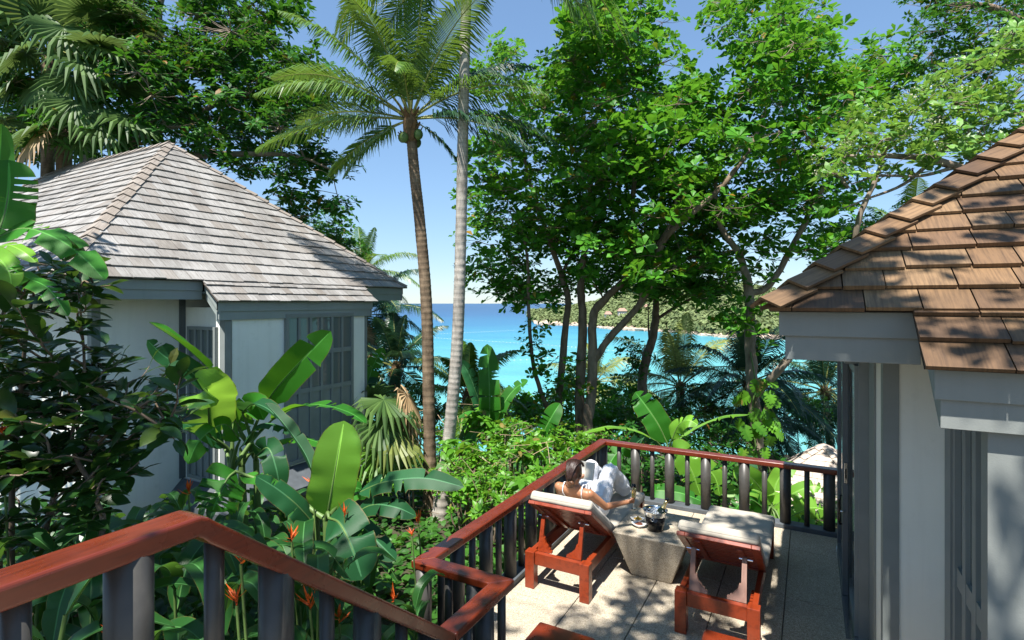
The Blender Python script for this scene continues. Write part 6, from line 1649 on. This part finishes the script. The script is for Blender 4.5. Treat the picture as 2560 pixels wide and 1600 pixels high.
bananas('banana plant with broad drooping leaves behind the bay window corner', sG, [(sG, W(920, 1010, zG), .09)], [
    ([(915, 985, 12.5), (945, 965, 12.3), (985, 985, 12.1), (1030, 1020, 12)], 44, 'banana_y', 'u', -.2, 3),
    ([(915, 1000, 12.3), (950, 985, 12.1), (985, 1000, 12), (1005, 1030, 11.9)], 62, 'banana_d', 'm', -.25, 3),
    ([(900, 990, 12.4), (920, 960, 12.3), (945, 965, 12.2), (965, 1000, 12.1)], 50, 'banana_d', 'm', -.3, 3),
    ([(925, 1010, 12.2), (960, 1020, 12), (980, 1060, 11.9), (990, 1100, 11.9)], 46, 'banana_d', 'v', -.2, 3),
    ([(915, 1000, 12.6), (925, 940, 12.8), (940, 900, 12.9), (960, 870, 13)], 40, 'banana', 'v', .3, 3)], 7)
# --- bushes and undergrowth
def bush(label, px, py, z, r, m, kind, L, wd, seed, n=9, lift=.35, nl=7, ros=14, group=None):
    c = W(px, py, z); g = gz(c.x, c.y); b0 = (c.x, c.y, min(g, c.z-.4)-.1); rr = random.Random(seed)
    cl = []
    for k in range(n):
        u = Vector((rr.gauss(0, 1), rr.gauss(0, 1), rr.gauss(0, .8))).normalized()*rr.uniform(.35, 1)
        cl.append((c+Vector((u.x*r, u.y*r, u.z*r*.8)), r*.5*rr.uniform(.8, 1.2), r*.4))
    limbs = [[(b0[0], b0[1], b0[2], .03), (c.x+rr.uniform(-.1, .1), c.y, (b0[2]+c.z)/2, .025), (c.x, c.y, c.z, .012)]]
    for k in range(2): q = c+Vector((rr.uniform(-1, 1), rr.uniform(-1, 1), .4))*r*.6; limbs.append([(b0[0]+.06, b0[1], b0[2]+.1, .02), (q.x, q.y, (b0[2]+q.z)/2, .015), (q.x, q.y, q.z, .008)])
    return tree('bush', label, 'bush', limbs, cl, kind, M[m], M['bark'], ros, nl, L, wd, lift, group or 'bushes in the undergrowth', seed=seed, twig=.006, conn=.012)
B1 = 'bright bush with glossy pointed leaves in the sunny undergrowth beside the deck'
B2 = 'mid-green bush with small oval leaves crowding the slope outside the deck'
B3 = 'rounded bush with broad leaves lower down the slope towards the bay'
B4 = 'dark shaded bush under the palms beyond the far rail'
rb_ = 0
for px, py, z, r in ((1150,1130,10.2,.5),(1240,1140,10.2,.5),(1290,1200,9.4,.5),(1340,1140,10.2,.5),(1225,1235,8.9,.42),(1390,1180,9.8,.45),(1195,1060,11.4,.4),(1420,1120,10.6,.45),(1160,1200,9.5,.4),(1330,1230,9.0,.4),(1275,1100,10.8,.45)):
    k_ = rb_ % 3 == 0
    bush(B1, px, py, z, r, 'bush', 'lance', .27 if k_ else .17, 1.6, 200+rb_, 9, -.25 if k_ else .3, 7, 16 if k_ else 24); rb_ += 1
for px, py, z, r in ((1190,1190,9.6,.5),(1310,1250,8.6,.42),(1150,1245,9.2,.35),(1100,1190,10.4,.35),(1290,1080,11.5,.5),(960,1200,10.2,.45),(1010,1140,12,.55),(1240,1190,9.6,.45),(1030,1200,10.6,.4),(1380,1230,9.0,.4),(1450,1100,11,.5),(1370,1100,11.2,.5),(1060,1090,12.6,.6)):
    bush(B2, px, py, z, r, 'bush', 'oval', .10, 1.1, 200+rb_, 9, .35, 7, 46); rb_ += 1
for px, py, z, r in ((980,1040,18,1.4),(1080,1050,19,1.3),(1180,1060,17,1.2),(1290,1055,18,1.3),(1390,1060,20,1.3),(1480,1065,21,1.3),(1570,1070,20,1.3),(1650,1060,19,1.2),(1750,1070,20,1.3),(1840,1050,18,1.3),(1940,1040,19,1.5),(2050,1040,22,1.4),(1340,1010,24,1.2),(1400,1010,17,.9),(1500,1020,16.5,.9),(1560,1000,19,1.1),(1430,960,20,.9),(1350,1060,13.5,.7),(1530,1060,14,.7),(1290,1020,16,.7),(1620,1040,15,.8),(1470,1060,15,.8)):
    bush(B3, px, py, z, r, 'almond', 'obovate', .2, 1.05, 200+rb_, 10, .35, 7, 20); rb_ += 1
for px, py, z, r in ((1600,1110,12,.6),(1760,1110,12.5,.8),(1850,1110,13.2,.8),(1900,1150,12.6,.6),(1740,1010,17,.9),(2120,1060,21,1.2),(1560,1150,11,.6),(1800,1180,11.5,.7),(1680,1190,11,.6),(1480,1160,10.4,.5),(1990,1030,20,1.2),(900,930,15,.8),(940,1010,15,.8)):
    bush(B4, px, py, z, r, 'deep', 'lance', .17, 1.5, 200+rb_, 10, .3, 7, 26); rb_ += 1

# --- dry vines hanging in the undergrowth
def vines():
    rr = random.Random(4); b = MB()
    for px, py, z in ((1290,1120,10.2),(1110,1090,11),(1180,1230,9),(1270,1200,9),(1050,1120,11.5),(1150,1120,10),(1330,1180,9.4),(985,1090,11.6)):
        c = W(px, py, z)
        for k in range(7):
            a = c+Vector((rr.gauss(0, .3), rr.gauss(0, .3), rr.gauss(.15, .3))); e = a+Vector((rr.gauss(0, .35), rr.gauss(0, .35), rr.uniform(-.7, .1))); m_ = a.lerp(e, .5)+Vector((rr.gauss(0, .12), rr.gauss(0, .12), rr.gauss(0, .1)))
            b.tube(spline([tuple(a), tuple(m_), tuple(e)], 4), [.0045]*9, 3, False)
    o = b.build('dry_vines', simple('dry_stalk', (.33,.24,.15), .9, .35, 5), fixn=False); tag(o, 'tangle of dry brown stems and vines in the undergrowth', 'vines', kind='stuff')
vines()

# --- climbing plant with split leaves on the vine-clad trunk
def monstera():
    base = W(1891, 1064, 12.3); root = thing('climbing_plant', 'split-leaved climber on the trunk beyond the far rail', 'climbing plant', (base.x, base.y, base.z-1))
    vs = [(0, 0, 0)]; poly = []
    for s in (1, -1):
        pts = [(.0, 0), (.22, -.12), (.42, .05), (.47, .2), (.2, .26), (.48, .36), (.46, .48), (.17, .46), (.43, .6), (.36, .74), (.13, .66), (.27, .85), (.12, .95), (0, 1.05)]
        poly.append([(s*x, y) for x, y in pts])
    V = []; F = []
    for s, pl in zip((1, -1), poly):
        b = len(V)
        for x, y in pl: V.append((x, y, .12*abs(x)-.25*y*y*.6))
        sp = len(V)
        for k in range(len(pl)-1): 
            V.append((0, pl[k][1]*.9+.03, -.25*(pl[k][1]*.9)**2*.6))
        for k in range(len(pl)-2):
            f = (b+k, b+k+1, sp+k+1, sp+k); F.append(f if s > 0 else f[::-1])
    me = bpy.data.meshes.new('split_leaf'); me.from_pydata(V, [], F); me.update(); me.materials.append(M['bush'])
    rr = random.Random(8)
    for k in range(34):
        px, py = rr.uniform(1850, 1945), rr.uniform(930, 1130); q = W(px, py, 12.3-rr.uniform(.1, .35)); L = rr.uniform(.2, .34)
        d = Vector((rr.gauss(0, .7), rr.gauss(0, .3), -.8)).normalized(); n_ = (Vector((FV[0]*-1, FV[1]*-1, .7))+Vector((rr.gauss(0, .25), rr.gauss(0, .25), 0))).normalized()
        x = d.cross(n_).normalized(); n2 = x.cross(d); o = bpy.data.objects.new('split_leaf', me); C.objects.link(o); o.parent = root
        mw = Matrix((x, d, n2)).transposed().to_4x4(); mw = Matrix.Translation(q-root.location) @ mw @ Matrix.Scale(L, 4); o.matrix_local = mw
    st = MB(); st.tube(spline([tuple(W(1893, 1140, 12.35)), tuple(W(1880, 1040, 12.3)), tuple(W(1888, 960, 12.3)), tuple(W(1876, 880, 12.3))], 6), .018, 6); st.build('vine_stem', M['stem'], root, smooth=True)
monstera()

# --- leathery shrub at the left
def shrub():
    rr = random.Random(14)
    base = W(30, 1560, 3.7); base = Vector((base.x, base.y, gz(base.x, base.y)-.05))
    root = thing('leathery_shrub', 'dark shrub with leathery oval leaves in front of the shaded villa wall', 'shrub', base)
    poly = [(-60,640),(60,700),(150,640),(240,700),(230,800),(280,880),(300,960),(420,900),(470,960),(440,1050),(400,1120),(300,1150),(280,1230),(150,1240),(60,1180),(-60,1200)]
    cl = clumps_in(poly, 130, 3.75, .35, .16, 15, (), .8)+clumps_in([(-60,900),(200,900),(300,1000),(260,1150),(-60,1160)], 60, 3.9, .35, .16, 16, (), .8)+clumps_in([(-60,1120),(300,1140),(330,1240),(200,1330),(-60,1400)], 46, 3.5, .3, .15, 18, (), .8)+clumps_in([(60,640),(240,660),(260,760),(120,760)], 6, 3.5, .2, .14, 17)
    stems = [[base, W(30, 1200, 3.8), W(50, 1000, 3.8), W(70, 800, 3.7), W(100, 680, 3.6)], [base, W(120, 1300, 3.7), W(200, 1160, 3.7), W(320, 1040, 3.6), W(440, 960, 3.5)], [base, W(-10, 1250, 3.9), W(-20, 1000, 4), W(10, 760, 3.9)], [base, W(240, 1400, 3.5), W(238, 1240, 3.5), W(180, 1110, 3.6), W(210, 940, 3.7), W(200, 760, 3.6)]]
    nodes = []
    for s in stems:
        pts = [Vector(p) for p in spline([tuple(p) for p in s], 6)]; n = len(pts); b = MB(); b.tube(pts, [.022-.016*k/n for k in range(n)], 7, False); b.build('stem', M['bark'], root, smooth=True, fixn=False); nodes += pts[4:]
    tw = MB(); leaves = []
    for c, r, h in sorted(cl, key=lambda c: min((c[0]-n).length for n in nodes)):
        a = min(nodes, key=lambda n: (c-n).length+(.3 if n.z > c.z else 0)); m_ = a.lerp(c, .5)+Vector((rr.gauss(0, .03), rr.gauss(0, .03), .04)); end = c+(c-a).normalized()*.10
        path = [Vector(p) for p in spline([tuple(a), tuple(m_), tuple(c), tuple(end)], 3)]; tw.tube(path, [.008-.005*k/len(path) for k in range(len(path))], 4, False); nodes.append(c)
        for k in range(8):
            t_ = .25+.75*k/7; i = min(int(t_*(len(path)-1)), len(path)-2); p = path[i].lerp(path[i+1], t_*(len(path)-1)-i); d = (path[i+1]-path[i]).normalized()
            sd = d.cross(Vector((0, 0, 1))).normalized()*(1 if k % 2 else -1)
            dd = (d*.6+sd*rr.uniform(.5, 1.2)+Vector((rr.gauss(0, .2), rr.gauss(0, .2), rr.uniform(-.5, .35)))).normalized()
            if k == 7: dd = (d+Vector((0, 0, .2))).normalized()
            leaves.append((p, dd, (Vector((0, 0, 1))+Vector((rr.gauss(0, .35), rr.gauss(0, .35), 0))), rr.uniform(.11, .18)))
    o = tw.build('twigs', M['bark'], root, smooth=True, fixn=False); o['kind'] = 'stuff'
    # one good leaf mesh shared by all
    nr = 7; V = []; F = []
    for i in range(nr+1):
        t_ = i/nr; w_ = .25*math.sin(PI*min(1, t_*.97+.03))**.8; z = .06*math.sin(t_*PI)-.10*t_*t_
        V += [(-w_, t_, z+w_*.22), (0, t_, z), (w_, t_, z+w_*.22)]
    for i in range(nr): F += [(3*i, 3*i+1, 3*i+4, 3*i+3), (3*i+1, 3*i+2, 3*i+5, 3*i+4)]
    me = np_mesh('leaf', np.array(V), F); me.materials.append(M['shrub']); me.polygons.foreach_set('use_smooth', np.ones(len(F), dtype=bool))
    def vis(l):
        x, y = pix(l[0]); return (l[3]/depth(l[0])) if -30 < x < 2600 and y < 1640 else 0
    leaves.sort(key=lambda l: -vis(l)); big, rest = leaves[:300], leaves[300:]
    for p, d, n_, L in big:
        x = d.cross(n_).normalized(); n2 = x.cross(d); o = bpy.data.objects.new('leaf', me); C.objects.link(o); o.parent = root
        o.matrix_local = Matrix.Translation(p-root.location) @ Matrix((x, d, n2)).transposed().to_4x4() @ Matrix.Scale(L, 4)
    if rest:
        g = leaves_geo(np.array([tuple(l[0]) for l in rest]), np.array([tuple(l[1]) for l in rest]), np.array([tuple(l[2]) for l in rest]), np.array([l[3] for l in rest]), np.ones(len(rest)), 'oval')
        o = link('leaves', np_mesh('leaves', *g), M['shrub'], root); o['kind'] = 'stuff'
shrub()

# --- strap-leaved gingers with orange bracts filling the garden bed
def copy_tree(o, loc, rz, sc_):
    r = o.copy(); C.objects.link(r); r.location = loc; r.rotation_euler = (0, 0, rz); r.scale = (sc_,)*3
    for ch in o.children:
        c = ch.copy(); C.objects.link(c); c.parent = r
        for g in ch.children: d = g.copy(); C.objects.link(d); d.parent = c
    return r
GL = 'strap-leaved ginger plant in the shaded garden bed'
protos = []
for v in range(4):
    rr = random.Random(60+v); R = thing('ginger_plant', GL, 'ginger plant', (0, 0, 0), 0, 'ginger plants in the garden bed')
    H = 1.15; b = MB(); lean = Vector((rr.uniform(-.15, .15), rr.uniform(-.15, .15), 0)); b.tube(spline([(0, 0, -.1), tuple(lean*.4+Vector((0, 0, H*.5))), tuple(lean+Vector((0, 0, H)))], 5), list(np.linspace(.016, .007, 11)), 6, False); b.build('stalk', M['stem'], R, smooth=True, fixn=False, world=False)
    for k in range(8):
        t_ = .25+.75*k/7; p = lean*t_*t_+Vector((0, 0, H*t_)); az = k*PI+rr.uniform(-.7, .7)+v; el = .5+.6*t_+rr.uniform(-.15, .15); L = rr.uniform(.42, .62)
        h = Vector((math.cos(az), math.sin(az), 0)); q1 = p+h*L*.35*math.cos(el)+Vector((0, 0, L*.35*math.sin(el))); q2 = q1+h*L*.35*.9+Vector((0, 0, L*.12*t_)); q3 = q2+h*L*.28+Vector((0, 0, -L*rr.uniform(.05, .35)))
        banana_leaf(R, [p, q1, q2, q3], rr.uniform(.085, .13), M['helic'], 600+v*10+k, Vector((0, 0, 1))-h*.6, .3, 0)
    protos.append(R)
rr = random.Random(77); placed = []; first = set(); tries = 0
while len(placed) < 118 and tries < 6000:
    tries += 1
    s = rr.uniform(2.0, 7.2); px = rr.uniform(-80, 1060); p = W(px, 1000, s)
    if p.x > -2.35 or (p.x > -3.0 and p.y > 3.2) or p.x < -8.6: continue
    if p.x < -7.0 and p.y > 3.4: continue
    if px > 900 and s > 4.6: continue
    if any((p.x-a)**2+(p.y-b_)**2 < .26**2 for a, b_ in placed): continue
    placed.append((p.x, p.y)); v = rr.randrange(4); k = rr.uniform(.85, 1.3)*(.8 if px > 850 else 1)
    if v not in first: first.add(v); protos[v].location = (p.x, p.y, gz(p.x, p.y)); protos[v].rotation_euler = (0, 0, rr.uniform(0, 6)); protos[v].scale = (k,)*3
    else: copy_tree(protos[v], (p.x, p.y, gz(p.x, p.y)), rr.uniform(0, 6), k)
def bract(px, py, z, s, seed, lab):
    p = W(px, py, z); rr = random.Random(seed); base = Vector((p.x+.03, p.y+.05, gz(p.x, p.y)))
    R = thing('ginger_flower', lab, 'flower', base, 0, 'orange ginger flowers')
    b = MB(); b.tube(spline([tuple(base), tuple(base.lerp(p, .55)+Vector((.03, 0, 0))), tuple(p)], 6), [.007]*13, 5, False); b.build('stalk', M['stem'], R, smooth=True, fixn=False)
    for k in range(9):
        a = rr.uniform(0, 6.28); el = rr.uniform(.25, 1.35); d = Vector((math.cos(a)*math.cos(el), math.sin(a)*math.cos(el), math.sin(el))); L = s*.85*rr.uniform(.55, 1.1); q = p+Vector((0, 0, s*.05*k)); sd = d.cross(Vector((0, 0, 1)))
        sd = sd.normalized()*L*.085; u = sd.cross(d).normalized()*L*.05
        m_ = q+d*L*.45; e = q+d*L+Vector((0, 0, .10*L))
        bb = MB(); bb.add([q-sd*.5, q+sd*.5, m_-sd, m_-u, m_+sd, e], [(0, 3, 2), (0, 1, 3), (1, 4, 3), (2, 3, 5), (3, 4, 5)]); bb.build('bract', M['bract'], R, fixn=False)
for i, (px, py, z, s) in enumerate(((602,1409,2.5,.13),(592,1513,2.4,.10),(775,1523,2.9,.14),(847,1560,3.0,.12),(984,1506,3.3,.11),(472,1238,4.0,.13),(861,1293,4.3,.11),(729,1354,3.6,.12),(1046,1312,4.6,.13),(782,1219,4.6,.13),(289,1590,2.1,.09),(6,1095,3.4,.12),(1030,1340,4.2,.08))):
    bract(px, py, z, s, 900+i, 'spray of pointed orange bracts rising among the ginger leaves')

# --- ground cover
def ground_cover():
    global rng
    rng = np.random.default_rng(5); n = 60000
    s = 2.2+34*rng.random(n)**1.5; px = rng.uniform(-150, 2300, n); u = (px-1280)/FPX*s
    X = RV[0]*u+FV[0]*s; Y = RV[1]*u+FV[1]*s
    ok = ~((X > -3.0) & (Y < 8.2) & (Y > 2.4) & (X < 6)) & ~((X > -2.3) & (Y < 3.4)) & ~((X < -7.3) & (Y > 3.9) & (Y < 9))
    X, Y, S_ = X[ok], Y[ok], s[ok]
    Zg = np.array([gz(a, b_) for a, b_ in zip(X, Y)]); bumpz = np.array([max(0, mnoise.noise(Vector((a*1.3, b_*1.3, 7)))) for a, b_ in zip(X, Y)])
    P = np.stack([X, Y, Zg+.03+rng.random(len(X))*(.10+.45*bumpz)], 1)
    D = np.stack([rng.normal(0, 1, len(X)), rng.normal(0, 1, len(X)), rng.normal(.1, .25, len(X))], 1)
    Nn = np.stack([rng.normal(0, .4, len(X)), rng.normal(0, .4, len(X)), np.ones(len(X))], 1)
    g = leaves_geo(P, D, Nn, rng.uniform(.07, .17, len(X))*np.maximum(1, S_/11), np.full(len(X), 1.), 'round')
    tag(link('ground_cover', np_mesh('ground_cover', *g), M['cover']), 'low green creeping plants covering the garden slope', 'ground cover', kind='stuff')
ground_cover()
